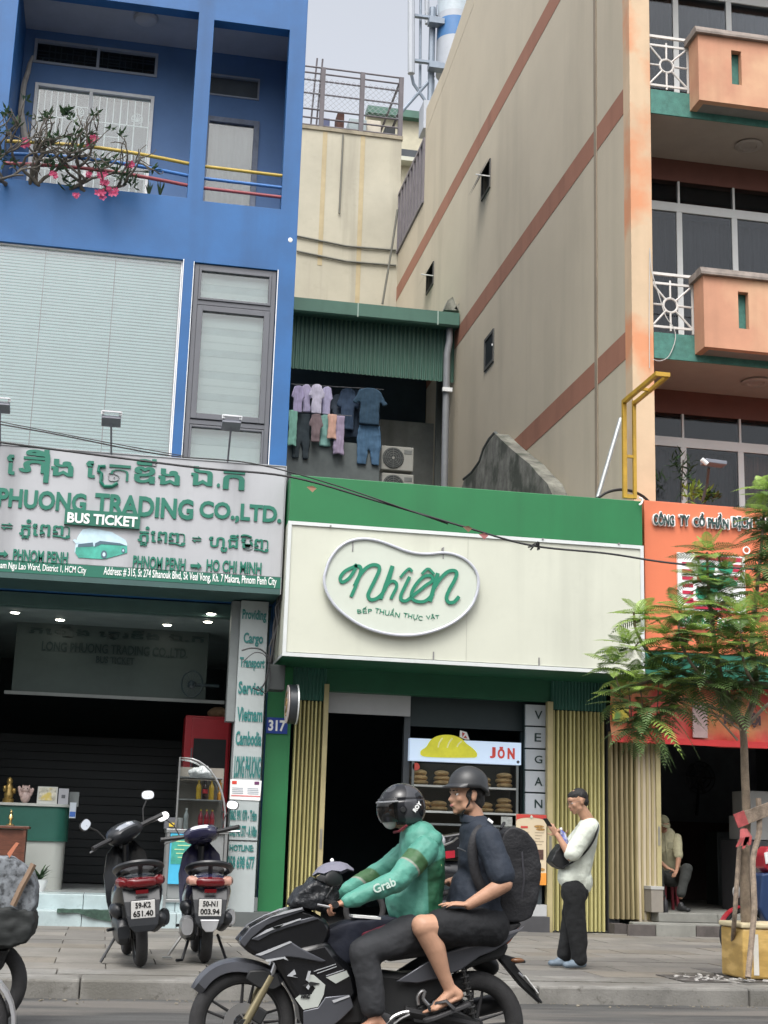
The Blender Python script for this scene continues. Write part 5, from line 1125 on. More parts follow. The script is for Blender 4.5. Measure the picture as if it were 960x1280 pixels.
# right frame wall & rear of rooms
YW = 21.85
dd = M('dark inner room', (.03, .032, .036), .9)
brn = M('maroon beam paint', (.15, .06, .045), .8, var=.1)
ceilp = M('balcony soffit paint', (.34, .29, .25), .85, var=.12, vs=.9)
turq = M('turquoise slab paint', (.05, .17, .14), .7, var=.25, vs=9, dirt=.2, bump=.3, bs=50)
wfm = M('white aluminium frame', (.62, .63, .62), .4, var=.05)
dgl = glass('tinted balcony glass', (.72, .75, .78), .04, .7)
drape = M('grey vertical drape', (.085, .08, .078), .8, var=.25, vs=3, stretch=(14, 14, .2)); drape2 = M('brown curtain', (.22, .12, .08), .8, var=.3, vs=3, stretch=(9, 9, .3))
zs1, zs0 = at(811, 415, YO).z, at(811, 447, YO).z
FH = at(811, 112, YO).z-zs1
xR = 13.0
for k in range(-1, 4):
    dz = FH*k
    # floor slab and turquoise edge
    if k >= 0:
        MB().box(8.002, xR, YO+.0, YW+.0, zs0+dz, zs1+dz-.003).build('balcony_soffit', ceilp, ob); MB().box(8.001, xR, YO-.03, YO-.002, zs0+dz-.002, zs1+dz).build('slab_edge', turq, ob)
        MB().box(8.003, xR, YW-.02, YW+.15, at(811, 223-0, YW).z-FH*1+dz, zs0+dz-.001).build('beam', brn, ob)
        # ceiling lamp
        P = atZ(945, 476, zs0); MB().lathe([(.22, 0), (.24, -.03), (.2, -.055), (.14, -.05), (.12, -.03), (.02, -.03)], (P.x, P.y, zs0+dz), n=24).build('ceiling_lamp', M('lamp ring', (.32, .28, .25), .5), ob, smooth=True)
        # star railing
        X0, X1 = 8.0, at(872, 380, YO+.05).x; zr = lambda y: at(838, y, YO+.05).z+dz
        rl = MB(); wb_ = .018; Yr = YO+.05
        zt_r, zt2_r, zb_r = zr(343), zr(355.5), zr(409.5)
        rl.box(X0, X1, Yr-.02, Yr+.02, zt_r-.035, zt_r+.01)
        mb2 = MB(); mb2.box(X0, X1, Yr-.012, Yr+.012, zt2_r-.018, zt2_r+.018); mb2.box(X0, X1, Yr-.013, Yr+.011, zb_r-.018, zb_r+.018); xm = at(838, 382, Yr).x; zm2 = zr(382)
        xr_ = at(865.5, 380, Yr).x; mb2.box(xr_-.016, xr_+.016, Yr-.0125, Yr+.0125, zb_r-.08, zt_r-.03)
        rg_ = .118
        for (ax, az) in ((0, 1), (0, -1), (-1, 0), (1, 0), (-1, 1), (1, 1), (-1, -1), (1, -1)):
            ex = xm+ax*(xr_-xm) if ax > 0 else (xm+ax*(xm-X0) if ax < 0 else xm); ez = zt2_r if az > 0 else (zb_r if az < 0 else zm2)
            if az > 0 and ax == 0: ez += .06
            if az < 0 and ax == 0: ez -= .06
            d = Vector((ex-xm, 0, ez-zm2)); dn = d.normalized(); mb2.tube([Vector((xm, Yr, zm2))+dn*rg_, Vector((ex, Yr, ez))], .017, 6)
        mb2.tube([(xm+rg_*math.cos(t), Yr, zm2+rg_*math.sin(t)) for t in [2*math.pi*i/24 for i in range(25)]], .020, 6, cap=False)
        rw = mb2.build('railing_star', M('railing white', (.60, .58, .55), .45, var=.08, dirt=.15), ob); rl.build('railing_top', MATS['railing white'], ob)
        # projecting orange planter balcony
        Yf = YO-.42
        bx0 = at(880, 390, Yf).x; bz1, bz0 = at(880, 344, Yf).z+dz, at(880, 433, Yf).z+dz
        q0, q1 = at(923, 388, Yf).x, at(936, 388, Yf).x; qz1, qz0 = at(930, 365, Yf).z+dz, at(930, 411, Yf).z+dz
        wall_mb(bx0, xR, bz0, bz1, Yf, Yf+.12, [(q0+i*.85, q1+i*.85, qz0, qz1) for i in range(5)]).build('balcony_front', orap, ob)
        MB().box(bx0, bx0+.12, Yf+.122, YO-.03, bz0, bz1).build('balcony_cheek', orap, ob); MB().box(bx0+.122, xR, Yf+.14, Yf+.26, bz0+.02, bz1-.02).build('green_lining', turq, ob)
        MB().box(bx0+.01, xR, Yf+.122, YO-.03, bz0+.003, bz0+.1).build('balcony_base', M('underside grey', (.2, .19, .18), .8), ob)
        cpm = M('weathered coping', (.20, .17, .15), .9, var=.35, vs=4, dirt=.3)
        mbc = MB(); mbc.prismX([(Yf-.07, bz1+.0), (Yf-.07, bz1+.04), (Yf-.02, bz1+.13), (Yf+.16, bz1+.13), (Yf+.2, bz1+.001)], bx0-.06, xR); mbc.box(bx0-.06, bx0+.16, Yf+.2, YO+.02, bz1+.001, bz1+.12); mbc.build('coping', cpm, ob)
    # glazing of the floor beneath slab k (room between k-1 and k)
    z0w = zs1+dz-0 if k >= 0 else 4.9; z1w = at(811, 223, YW).z-FH+dz+FH*0
    if k < 0: z0w = 4.9
    ztop_ = at(811, 223, YW).z-FH*(1-(k+1))-FH*0
    zt_w = at(811, 223, YW).z+FH*(k-1+0)+0
    zt_w = at(811, 223, YW).z+FH*(k)-0.0 if False else at(811, 223, YW).z-FH+FH*(k+1)
    zb_w = zs1+FH*k+.01
    if k == -1: zb_w = 5.0
    zh1, zh0 = zt_w-.42, zt_w-.58
    P_ = lambda px: at(px, 300, YW).x
    vx = [8.0, P_(849), P_(918), P_(918)+.95, P_(918)+1.9, xR]
    fr = MB()
    fr.box(8.0, xR, YW-.03, YW+.06, zh0, zh1); fr.box(8.0, 8.06, YW-.03, YW+.06, zb_w, zt_w)
    for v in vx[1:-1]:
        fr.box(v-.05, v+.05, YW-.025, YW+.055, zb_w, zh0); fr.box(v-.018, v+.018, YW-.02, YW+.05, zh1, zt_w)
    wn_ = fr.build('balcony_glazing', wfm, ob)
    for a, c in zip(vx[:-1], vx[1:]):
        MB().box(a+.05, c-.05, YW+.0, YW+.008, zb_w, zh0).build('pane', dgl, wn_); MB().box(a+.02, c-.02, YW+.0, YW+.008, zh1, zt_w).build('pane', dgl, wn_)
        MB().box(a+.051, c-.051, YW-.01, YW+.02, zb_w+.9, zb_w+.915).build('sash_line', dd, wn_)
    curtain('drape', 8.06, xR if k >= 0 else vx[2], zb_w, zh0, YW+.28, drape, wn_, per=.16)
    if k < 0: curtain('drape', vx[2]+.02, xR, zb_w, zh0, YW+.22, drape2, wn_, per=.22, amp=.05)
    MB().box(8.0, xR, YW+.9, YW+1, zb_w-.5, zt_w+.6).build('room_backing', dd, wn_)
MB().box(8.0, xR, YW+.15, 40, 18.9, 19.1).build('roof_slab', tan, ob); MB().box(xR, xR+.3, YO, 40, .1, 22).build('far_wall', tan, ob)
MB().box(8.0, xR, YO, YW, 4.75, 4.98).build('first_floor_slab', ceilp, ob)
# loose pale wires on the pillar
wr = thing('loose_wires', 'thin pale loose wires looping below the lower star railing', 'wire', at(815, 380, YO-.1)); 
b = MB(); b.tube(smoothline([tuple(at(*p, YO-.06)) for p in ((812, 310), (815, 340), (824, 370), (832, 395), (842, 410), (844, 425), (836, 445), (825, 451), (816, 449))], 4), .008, 4); b.tube([at(*p, YO-.05) for p in ((812, 312), (811.5, 400), (812, 460))], .007, 4); b.build('wires', M('pale wire', (.45, .44, .42), .5), wr)
# yellow projecting bracket frame
yf = M('mustard steel', (.42, .25, .02), .5, var=.2, vs=5, dirt=.15)
t = thing('yellow_bracket_frame', 'empty mustard yellow steel bracket frame projecting at the right end of the green fascia', 'frame', at(786, 625, 19.5))
Yu = 19.5; xa, xb_ = at(780.5, 560, Yu).x, at(793, 560, Yu).x; za, zb3 = at(786, 623, Yu).z, at(782, 500, Yu).z
b = MB(); 
b.box(xa-.03, xa+.03, Yu-.03, Yu+.03, za, zb3); b.box(xb_-.025, xb_+.025, Yu-.026, Yu+.026, za, zb3); b.build('upright', yf, t) if False else None
MB().box(xa-.03, xa+.03, Yu-.03, Yu+.03, za, zb3).build('upright', yf, t); MB().box(xb_-.025, xb_+.025, Yu-.026, Yu+.026, za, zb3).build('upright', yf, t)
MB().box(xa+.031, xb_-.026, Yu-.02, Yu+.02, za, za+.06).build('crossbar', yf, t); MB().box(xa+.031, xb_-.026, Yu-.02, Yu+.02, za+.62, za+.66).build('crossbar', yf, t)
Y2 = Yu/1.072
MB().box(xa-.03, xa+.03, Y2, Yu-.031, zb3-.06, zb3).build('arm', yf, t); MB().box(xb_-.025, xb_+.025, Y2, Yu-.027, zb3-.07, zb3-.02).build('arm', yf, t); MB().box(xa-.03, xb_+.0+.03, Y2-.05, Y2-.001, zb3-.06, zb3).build('end_bar', yf, t); MB().box(xa+.031, xb_-.026, (Yu+Y2)/2, (Yu+Y2)/2+.04, zb3-.05, zb3-.01).build('crossbar', yf, t)
t = thing('diagonal_brace_pipe', 'pale grey pipe leaning diagonally from green fascia to the tan wall', 'pipe', at(748, 617, 20.3)); MB().tube([at(747, 622, 20.2), at(776, 523, 20.2)], .035, 8).build('pipe', M('galvanised pipe', (.40, .42, .42), .4, .5), t, smooth=True)
t = thing('black_hose', 'black hose arching along the fascia top below the yellow bracket', 'hose', at(760, 622, 20)); MB().tube(smoothline([tuple(at(*p, 20)) for p in ((748, 622), (760, 615), (775, 612), (790, 614), (803, 620), (812, 628))], 4), .022, 6).build('hose', M('black rubber', (.015, .015, .016), .6), t, smooth=True)
t = thing('white_hook', 'small curled white cable end at the right corner of the green fascia', 'hook', at(801, 625, 19.2)); MB().tube(smoothline([tuple(at(*p, 19.22)) for p in ((799, 622), (803, 624), (802, 629), (799, 631))], 3), .014, 6).build('hook', wht, t)
# ---------------- orange company sign
YOS = 19.45
oran = M('orange sign sheet', (.62, .165, .075), .5, var=.06, vs=.9, streak=.25)
os_ = thing('company_sign', 'bright orange company signboard with outlined letters and red striped emblem behind the tree', 'sign', (at(805, 700, YOS).x, YOS, 4))
ox0 = at(806, 700, YOS).x; oz1, oz0 = at(850, 628.5, YOS).z, at(850, 815, YOS).z
MB().box(ox0, xR, YOS, YO-.05, oz0, oz1).build('panel', oran, os_, bevel=.008)
gz1, gz0 = oz0-.004, at(900, 849, YOS).z
MB().box(ox0, xR, YOS+.02, YO-.06, gz0, gz1).build('green_band', grn, os_); 
for t_, a, b_, c, d in (('01', 868, 833, 882, 842), ('N', 941, 838, 949, 845)): ptext(t_, a, b_, c, d, YOS+.012, wht, os_, depth=.006, bold=.03)
dkl = M('dark teal letters', (.015, .05, .045), .4)
for t_, a, b_, c, d in (('CÔNG', 817, 640, 843, 656.5), ('TY', 850, 644, 862, 656.5), ('CỔ', 867, 641, 881, 658), ('PHẦN', 885, 641.5, 911, 660), ('DỊCH', 916, 646, 940, 663), ('VỤ', 945, 647, 960, 664)):
    ptext(t_, a-1, b_-1, c+1, d+1, YOS-.055, wht, os_, depth=.05, bold=.07); ptext(t_, a+.2, b_+.2, c-.2, d-.2, YOS-.066, dkl, os_, depth=.01, bold=.03)
for t_, a, b_, c, d in (('PHƯƠNG', 849, 768, 892, 784), ('NAM', 899, 774, 928, 787)):
    ptext(t_, a-1, b_-1, c+1, d+1, YOS-.05, wht, os_, depth=.045, bold=.10); ptext(t_, a, b_, c, d, YOS-.061, M('letters green', (.02, .25, .10), .4), os_, depth=.01, bold=.012)
e0, e1 = at(846, 728, YOS), at(930, 735, YOS); ez1, ez0 = at(888, 694, YOS).z, at(888, 765, YOS).z
em_ = MB().box(e0.x, e1.x, YOS-.05, YOS-.001, ez0, ez1).build('emblem', wht, os_, bevel=.004)
rdm_ = M('emblem red', (.42, .015, .05), .4); gdm = M('emblem green', (.01, .22, .12), .4)
W_, H_ = e1.x-e0.x, ez1-ez0; ey = YOS-.054
def er(u0, u1, v0, v1, m_=rdm_, nm='stripe'): MB().box(e0.x+W_*u0, e0.x+W_*u1, ey-.004, ey+.003, ez0+H_*v0, ez0+H_*v1).build(nm, m_, em_)
for k in range(7): er(.06, .22 if k else .9, .90-.125*k, .96-.125*k) if k else er(.25, .96, .90, .97)
er(.06, .9, .03, .08); er(.06, .95, .12, .17)
for v in (.72, .80): er(.78, .96, v, v+.05)
er(.28, .34, .5, .62); er(.28, .34, .3, .42); er(.7, .95, .58, .64)
for pts in ([(.30, .78), (.42, .86), (.55, .82), (.5, .62), (.38, .50), (.30, .6)], [(.62, .86), (.76, .9), (.82, .8), (.78, .68), (.66, .7), (.58, .78)], [(.26, .38), (.34, .42), (.42, .36), (.40, .24), (.32, .2), (.26, .26)], [(.45, .6), (.62, .64), (.82, .58), (.88, .48), (.7, .44), (.5, .3), (.44, .4)]):
    q = [(e0.x+W_*u, ez0+H_*v) for u, v in smoothloop([(u, v) for u, v in pts], 3)]; MB().prism([(a, b_) for a, b_ in q], ey-.010, ey-.005).build('emblem_leaf', gdm, em_)
b = MB(); P = at(933, 688, YOS-.03); b.tube([(P.x+.05*math.cos(w_), P.y, P.z+.05*math.sin(w_)) for w_ in [i*.5236 for i in range(13)]], .012, 5); b.build('ring_mark', wht, os_)
# banner
ban = M('red orange banner', (.50, .055, .04), .45, var=.25, vs=2.2, col2=(.58, .25, .10), c2=.5)
t = thing('restaurant_banner', 'creased red and orange banner hanging behind the tree above the dark doorway', 'banner', (at(762, 900, 20.1).x, 20.1, 3))
b = MB(); x0 = at(763, 900, 20.1).x; n = 60; z1_, z0_ = at(850, 856, 20.1).z, at(850, 929.5, 20.1).z; m = 8; rv = random.Random(8); ph = [rv.uniform(0, 6) for _ in range(4)]
vs = []
for i in range(n+1):
    for j in range(m+1):
        x = x0+(12.5-x0)*i/n; v = j/m; vs.append((x, 20.08+.03*math.sin(x*5+ph[0]+v*4)+.018*math.sin(x*13+v*9+ph[1]), z0_+(z1_-z0_)*v-.03*abs(math.sin(x*1.9))*(1-v)))
b.add(vs, [(i*(m+1)+j, (i+1)*(m+1)+j, (i+1)*(m+1)+j+1, i*(m+1)+j+1) for i in range(n) for j in range(m)]); bn = b.build('sheet', ban, t, smooth=2)
MB().box(x0, 12.5, 20.03, 20.05, z0_-.02, z0_+.07).build('red_hem', M('banner red', (.50, .03, .03), .5), bn)
MB().box(at(766, 890, 20).x, at(786, 890, 20).x, 20.0, 20.03, at(776, 902, 20).z, at(776, 880, 20).z).build('picture_print', M('banner picture', (.55, .45, .05), .5, var=.7, vs=12, col2=(.1, .3, .08)), bn)
MB().box(at(866, 890, 20).x, at(884, 890, 20).x, 20.0, 20.03, at(876, 922, 20).z, at(876, 882, 20).z).build('picture_print', M('banner grey print', (.40, .28, .27), .5, var=.2, vs=6), bn)
for t_, a, b_, c, d in (('PHỞ', 900, 869, 930, 887), ('HÀ NỘI', 905, 890, 951, 909)): ptext(t_, a, b_, c, d, 20.0, M('banner letters', (.06, .03, .03), .5), bn, depth=.006, bold=.06)
# shutter, interior, step
shutter('older brownish folded shutter left of the seated man', at(763, 1000, YO).x, 7.935, at(780, 1149, YO).z, at(780, 915, YO).z, 9, ylm2, Y=YO, posts='R', wob=.006)
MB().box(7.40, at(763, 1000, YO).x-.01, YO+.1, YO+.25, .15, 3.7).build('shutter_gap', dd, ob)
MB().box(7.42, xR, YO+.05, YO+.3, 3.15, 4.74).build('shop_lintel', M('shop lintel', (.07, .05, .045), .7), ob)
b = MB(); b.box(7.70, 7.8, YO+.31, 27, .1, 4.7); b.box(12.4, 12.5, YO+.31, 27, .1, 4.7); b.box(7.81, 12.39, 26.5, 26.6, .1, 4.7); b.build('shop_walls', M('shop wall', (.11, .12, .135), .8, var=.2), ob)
MB().box(7.81, 12.39, 26.40, 26.49, .46, 1.9).build('dado', M('shop dado', (.05, .03, .028), .7), ob)
MB().box(7.80, 12.39, YO+.31, 26.5, 4.6, 4.7).build('shop_ceiling', M('shop ceiling', (.06, .06, .065), .8), ob)
stc = M('shop step stone', (.19, .19, .17), .75, var=.2, vs=3, dirt=.3); dkc = M('dark block', (.08, .07, .065), .9, var=.35, vs=4, dirt=.3)
t = thing('shop_step', 'worn stone step in front of the seated man', 'steps', (9, 20.1, .15))
SZ = .46
x = 7.85
while x < 12.4: MB().box(x+.003, x+.9, YO-.28, 26.4 if x > 7.8 else 21, .33, SZ).build('step_slab', stc, t, bevel=.01); x += .903
MB().box(7.4, 12.5, YO-.45, YO-.284, .13, .33).build('lower_step', stc, t, bevel=.015)
x = 7.3; kk = 0
while x < 12.4: w_ = [.42, .6, .5][kk % 3]; MB().box(x+.01, x+w_, YO-.50, YO-.455, .13, .30+.01*(kk % 2)).build('base_block', [dkc, stc, dkc][kk % 3], t, bevel=.01); x += w_; kk += 1
MB().box(7.22, 7.4, YO-.2, YO+.05, .13, .29).build('footing', dkc, t)
# dim things inside
t = thing('dim_cabinet', 'dark cabinet standing in the gloom behind the seated man', 'cabinet', at(905, 1100, 24)); a, c = at(897, 1080, 24).x, at(921, 1080, 24).x; MB().box(a, c, 24, 24.5, SZ, at(910, 1040, 24).z).build('cabinet', M('dim green cabinet', (.035, .045, .045), .6), t); MB().box(a+.05, c-.05, 23.985, 23.998, SZ+.1, at(910, 1044, 24).z-.05).build('door', M('dim green door', (.05, .06, .06), .6), t)
t = thing('wall_fan', 'dark wall fan on the back wall of the right hand shop', 'fan', at(875, 975, 26)); P = at(875, 972, 26.2); b = MB()
for q in (.12, .22, .3): b.tube([(P.x+q*math.cos(w_), P.y, P.z+q*math.sin(w_)) for w_ in [i*math.pi/10 for i in range(21)]], .012, 4)
for q in range(6): b.tube([P, P+Vector((.3*math.cos(q), 0, .3*math.sin(q)))], .03, 4)
b.build('cage', M('black plastic', (.012, .012, .014), .4), t); MB().tube([P, P+Vector((0, .2, -.7))], .03, 6).build('arm', MATS['black plastic'], t)
t = thing('low_stool', 'small dark red and blue plastic stool under the seated man', 'stool', at(832, 1130, 21.1)); P = at(836, 1130, 21.25); P.z = SZ
b = MB(); b.lathe([(.17, .40), (.16, .43), (.02, .43)], P, n=16); b.build('seat', M('blue plastic', (.02, .05, .2), .4), t)
for a in range(4): w_ = a*1.571+.785; MB().tube([P+Vector((.11*math.cos(w_), .11*math.sin(w_), .41)), P+Vector((.16*math.cos(w_), .16*math.sin(w_), 0))], .025, 6).build('leg', M('red plastic', (.18, .02, .03), .4), t)
cbm = M('cardboard grey', (.22, .20, .17), .8, var=.1, dirt=.1)
t = thing('paper_carton', 'small pale paper carton on the step left of the seated man', 'box', at(821, 1150, 20.3)); a, c = at(814, 1130, 20.15).x, at(829, 1130, 20.15).x; MB().box(a, c, YO-.26, YO+.05, SZ+.001, at(822, 1112, 20.15).z).build('carton', cbm, t, bevel=.005); MB().box(a-.01, c+.01, YO-.27, YO+.06, at(822, 1112, 20.15).z+.002, at(822, 1108, 20.15).z).build('lid', M('carton lid', (.36, .36, .34), .6), t)
t = thing('dark_bottle', 'dark bottle beside the paper carton on the step', 'bottle', at(832, 1140, 20.3)); bp2 = at(832, 1140, 20.2); bp2.z = SZ; MB().lathe([(.035, 0), (.035, .15), (.012, .2), (.012, .24)], bp2, n=10).build('bottle', MATS['black plastic'], t, smooth=True)
cb2 = M('grey cardboard boxes', (.33, .33, .32), .8, var=.08)
for i, (x0, y0, x1, y1, lab) in enumerate(((932, 988, 975, 1018, 'upper pale grey carton stacked in the shop behind the tree stakes'), (928, 1019, 975, 1050, 'lower pale grey carton stacked in the shop behind the tree stakes'))):
    Yq = 21.4; t = thing('carton', lab, 'box', at(x0, y1, Yq)); MB().box(at(x0, (y0+y1)/2, Yq).x, at(x1, (y0+y1)/2, Yq).x, Yq, Yq+.5, at(950, y1, Yq).z, at(950, y0, Yq).z-.01).build('carton', cb2, t, bevel=.01)
t = thing('display_counter', 'dark counter carrying the grey cartons at the right edge', 'counter', at(950, 1100, 21.4)); MB().box(at(925, 1080, 21.4).x, 12.2, 21.35, 22.1, SZ, at(950, 1051, 21.4).z).build('counter', M('dim counter', (.05, .05, .055), .6), t, bevel=.01)
# plants and lamp on the orange sign top
t = thing('potted_vine', 'leafy trailing plant growing at the foot of the first floor window', 'plant', at(868, 612, 20.2)); rb2 = random.Random(5)
def leafy(par_, pts, n, sp, L, mat, w=.03, seed=1):
    mb = MB(); r_ = random.Random(seed)
    for P in pts:
        for _ in range(n):
            d = Vector((r_.uniform(-1, 1), r_.uniform(-1, .4), r_.uniform(-.5, 1))).normalized(); q = P+Vector([r_.uniform(-sp, sp) for _ in range(3)])
            s_ = d.cross(Vector((r_.uniform(-1, 1), r_.uniform(-1, 1), 1)));
            if s_.length < 1e-3: continue
            s_.normalize(); mb.add([q, q+d*L*.45+s_*w, q+d*L, q+d*L*.45-s_*w], [(0, 1, 2, 3)])
    mb.build('leaves', mat, par_)
lime = M('lime leaves', (.20, .30, .05), .5, var=.3, vs=8, transl=.35)
leafy(t, [at(x, y, 20.1) for x, y in ((860, 617), (866, 614), (870, 610), (876, 620), (884, 618), (863, 624))], 12, .06, .17, lime, .018, 3)
MB().tube([at(868, 628, 20.1), at(866, 615, 20.1), at(872, 604, 20.1)], .012, 5).build('stems', bark, t)
t = thing('hanging_fern', 'thin dark green creeper hanging in front of the white window frame', 'plant', at(853, 590, 21.2)); leafy(t, [at(x, y, 21.2) for x, y in ((842, 580), (850, 575), (855, 582), (862, 580), (852, 592), (856, 600), (850, 605), (826, 608), (855, 612), (860, 596))], 9, .09, .22, leafd, .016, 4); MB().tube([at(853, 625, 21.2), at(852, 600, 21.2), at(854, 575, 21.2)], .012, 5).build('stems', bark, t)
t = thing('broadleaf_plant', 'small broadleaf plant on the orange sign beside the floodlight stalk', 'plant', at(888, 618, 20.2)); leafy(t, [at(x, y, 20.15) for x, y in ((884, 616), (890, 618), (893, 622), (882, 622))], 7, .05, .16, leafd, .035, 9)
MB().tube([at(880, 632, 20.15), at(886, 618, 20.15)], .012, 5).build('stems', bark, t)
t = thing('street_floodlight', 'white and grey floodlight on a bent dark arm before the dark window', 'lamp', at(880, 625, 19.9)); MB().tube([at(878, 626, 19.9), at(884, 604, 19.8), at(886, 585, 19.6)], .022, 6).build('arm', M('dark arm', (.07, .07, .07), .5), t); P = at(892, 579, 19.5)
MB().obox(P, (.34, .22, .06), Euler((0, .05, 0)).to_matrix()).build('lamp_head', lampm, t, bevel=.01); MB().tube([at(884, 580, 19.4), at(877, 574, 19.4)], .035, 8).build('lamp_end', wht, t)
# ================================================================== overhead wires
def wire(name, lab, pts, r, mat=None):
    t = thing(name, lab, 'cable', pts[0]); MB().tube(smoothline([tuple(p) for p in pts], 6), r, 5, cap=False).build('cable', mat or M('cable black', (.02, .02, .022), .6), t, smooth=True); return t
w1 = wire('overhead_cable', 'thick black cable sagging across the green fascia and cream sign to the orange sign', [at(-60, 545, 17), at(100, 566, 17.2), at(250, 585, 17.4), at(362, 596, 17.5), at(470, 626, 17.6), at(585, 660, 17.7), at(665, 682, 17.8), at(760, 692, 17.9), at(850, 705, 18), at(1000, 715, 18)], .014)
w2 = wire('overhead_cable', 'thinner black cable running just under the thick one over the Khmer letters', [at(-60, 520, 17.1), at(60, 541, 17.1), at(200, 568, 17.3), at(300, 577, 17.4), at(362, 590, 17.5), at(430, 610, 17.6), at(500, 634, 17.6), at(560, 655, 17.7)], .009)
w3 = wire('overhead_cable', 'faint wire rising from the left edge past the first floodlight', [at(-60, 515, 17.2), at(50, 537, 17.2), at(150, 556, 17.3), at(230, 570, 17.4)], .006)
kn = thing('cable_knot', 'twisted black knot of cable hanging in front of the cream sign', 'knot', at(667, 682, 17.75)); b = MB()
for k in range(5): b.tube([at(660+k*3, 684+4*math.sin(k*2), 17.78), at(666+k*2, 680+3*math.cos(k), 17.75), at(674, 683+2*k-4, 17.78)], .012, 4)
b.build('knot', MATS['cable black'], kn)
for px, py, cc, lab in ((390, 611, (.55, .33, .22), 'dry brown leaf caught on the cable before the green fascia'), (605, 670, (.60, .22, .22), 'small pink scrap caught on the cable before the cream sign'), (585, 661, (.35, .22, .15), 'small brown scrap tied on the cable above the bean logo')):
    t = thing('caught_scrap', lab, 'scrap', at(px, py, 17.55)); P = at(px, py, 17.55); MB().add([P+Vector((-.07, 0, .02)), P+Vector((.0, -.02, .035)), P+Vector((.06, 0, .01)), P+Vector((.01, .02, -.04))], [(0, 1, 2, 3)]).build('scrap', M('scrap %g' % cc[0], cc, .8), t)
# bundle of black cables beside the cream sign
t = thing('cable_tangle', 'tangle of black cables hanging between the two shop signs', 'cable', at(345, 760, 19.8)); b = MB(); rc = random.Random(2)
for k in range(7):
    pts = [at(352-k*.8, 728+k*2, 19.75)]
    for j in range(1, 7): pts.append(at(352-j*2.5+rc.uniform(-3, 3), 728+j*17+rc.uniform(-3, 3), 19.75+.04*k))
    b.tube(smoothline([tuple(p) for p in pts], 3), .012, 5)
b.tube(smoothline([tuple(at(*p, 19.7)) for p in ((302, 813), (315, 810), (328, 813), (336, 825), (333, 848), (325, 862), (316, 860))], 4), .012, 5); b.tube(smoothline([tuple(at(*p, 19.7)) for p in ((303, 828), (318, 816), (332, 820), (338, 842), (333, 866), (322, 858))], 4), .007, 5)
b.build('cables', MATS['cable black'], t); MB().obox(at(345, 848, 19.9), (.22, .3, .35)).build('junction_box', M('black box', (.02, .025, .025), .6), t, bevel=.01)
# ================================================================== STREET TREE
tr_ = thing('young_street_tree', 'slender young street tree with layered feathery fronds, tied to wooden stakes', 'tree', atZ(931, 1225, .15))
YT0 = 13.05
bark2 = M('tan grey bark', (.20, .155, .11), .85, var=.35, vs=14, bump=.5, bs=70, dirt=.2)
def TP(px, py, dy=0): return at(px, py, YT0+dy)
tb = [TP(933, 1222, .05), TP(933, 1170, .05), TP(931, 1110), TP(932, 1060), TP(933, 1015), TP(931, 965), TP(930, 930), TP(928, 905)]
MB().tube(smoothline([tuple(p) for p in tb], 4), [.052-.0007*k for k in range(29)], 10).build('trunk', bark2, tr_, smooth=True)
limbs = {'a': [(928, 907, 0), (915, 880, -.1), (890, 855, -.2), (850, 840, -.35), (815, 820, -.4), (796, 790, -.4), (792, 765, -.4)],
         'b': [(928, 905, 0), (905, 860, -.3), (893, 800, -.45), (886, 740, -.5), (884, 690, -.5)],
         'c': [(930, 910, 0), (945, 860, -.1), (940, 800, -.3), (946, 740, -.3), (952, 680, -.2), (957, 615, -.2)],
         'd': [(929, 908, .05), (900, 888, .1), (870, 878, .2), (836, 873, .3)], 'e': [(930, 912, 0), (960, 880, .2), (1000, 850, .3), (1010, 800, .3)],
         'f': [(890, 855, -.2), (868, 835, -.7), (850, 800, -.8), (850, 765, -.8)], 'g': [(850, 840, -.35), (800, 855, -.5), (775, 860, -.5)], 'h': [(945, 860, -.1), (930, 830, -.7), (925, 780, -.8)]}
for k, (nm, pts) in enumerate(limbs.items()):
    pp_ = smoothline([tuple(TP(*p)) for p in pts], 4); n_ = len(pp_); r0_ = .035 if nm in 'abc' else .02
    MB().tube(pp_, [r0_*(1-.75*i/n_) for i in range(n_)], 7).build('branch', bark2, tr_, smooth=True)
for p_ in (((930, 915, 0), (900, 895, -.1), (836, 873, -.2)), ((922, 925, 0), (895, 895, -.1), (872, 862, -.15))):
    MB().tube([TP(*q) for q in p_], [.012, .009, .005], 5).build('bare_twig', M('pale twig', (.38, .28, .20), .8), tr_)
rt = random.Random(21)
def frond(mb, P, d, L, up, droop):
    """one feathery leaf: a thin stalk with pairs of narrow leaflets"""
    d = d.normalized(); s_ = d.cross(up).normalized(); n = 15
    prev = None
    for i in range(n+1):
        t = i/n; q = P+d*L*t+Vector((0, 0, -droop*L*t*t)); 
        if prev is not None:
            f = (q-prev).normalized(); w = L*(.30*math.sin(math.pi*min(1, (.10+.9*t))**.75)+.03)*(1 if t < .97 else .6)
            for sg_ in (-1, 1):
                e = (s_*sg_+f*.55).normalized(); a = prev; b_ = prev+e*w+Vector((0, 0, -w*.18*rt.random())); ww = L/n*.37
                mb.add([a-f*ww*.6, a+f*ww*.6, a+e*w*.6+f*ww*1.0, b_+f*ww*.3, a+e*w*.6-f*ww*.75], [(0, 1, 2, 3, 4)])
        prev = q
    mb.tube([P, P+d*L*.5+Vector((0, 0, -droop*L*.25)), P+d*L+Vector((0, 0, -droop*L))], [.0035, .0025, .001], 3, cap=False)
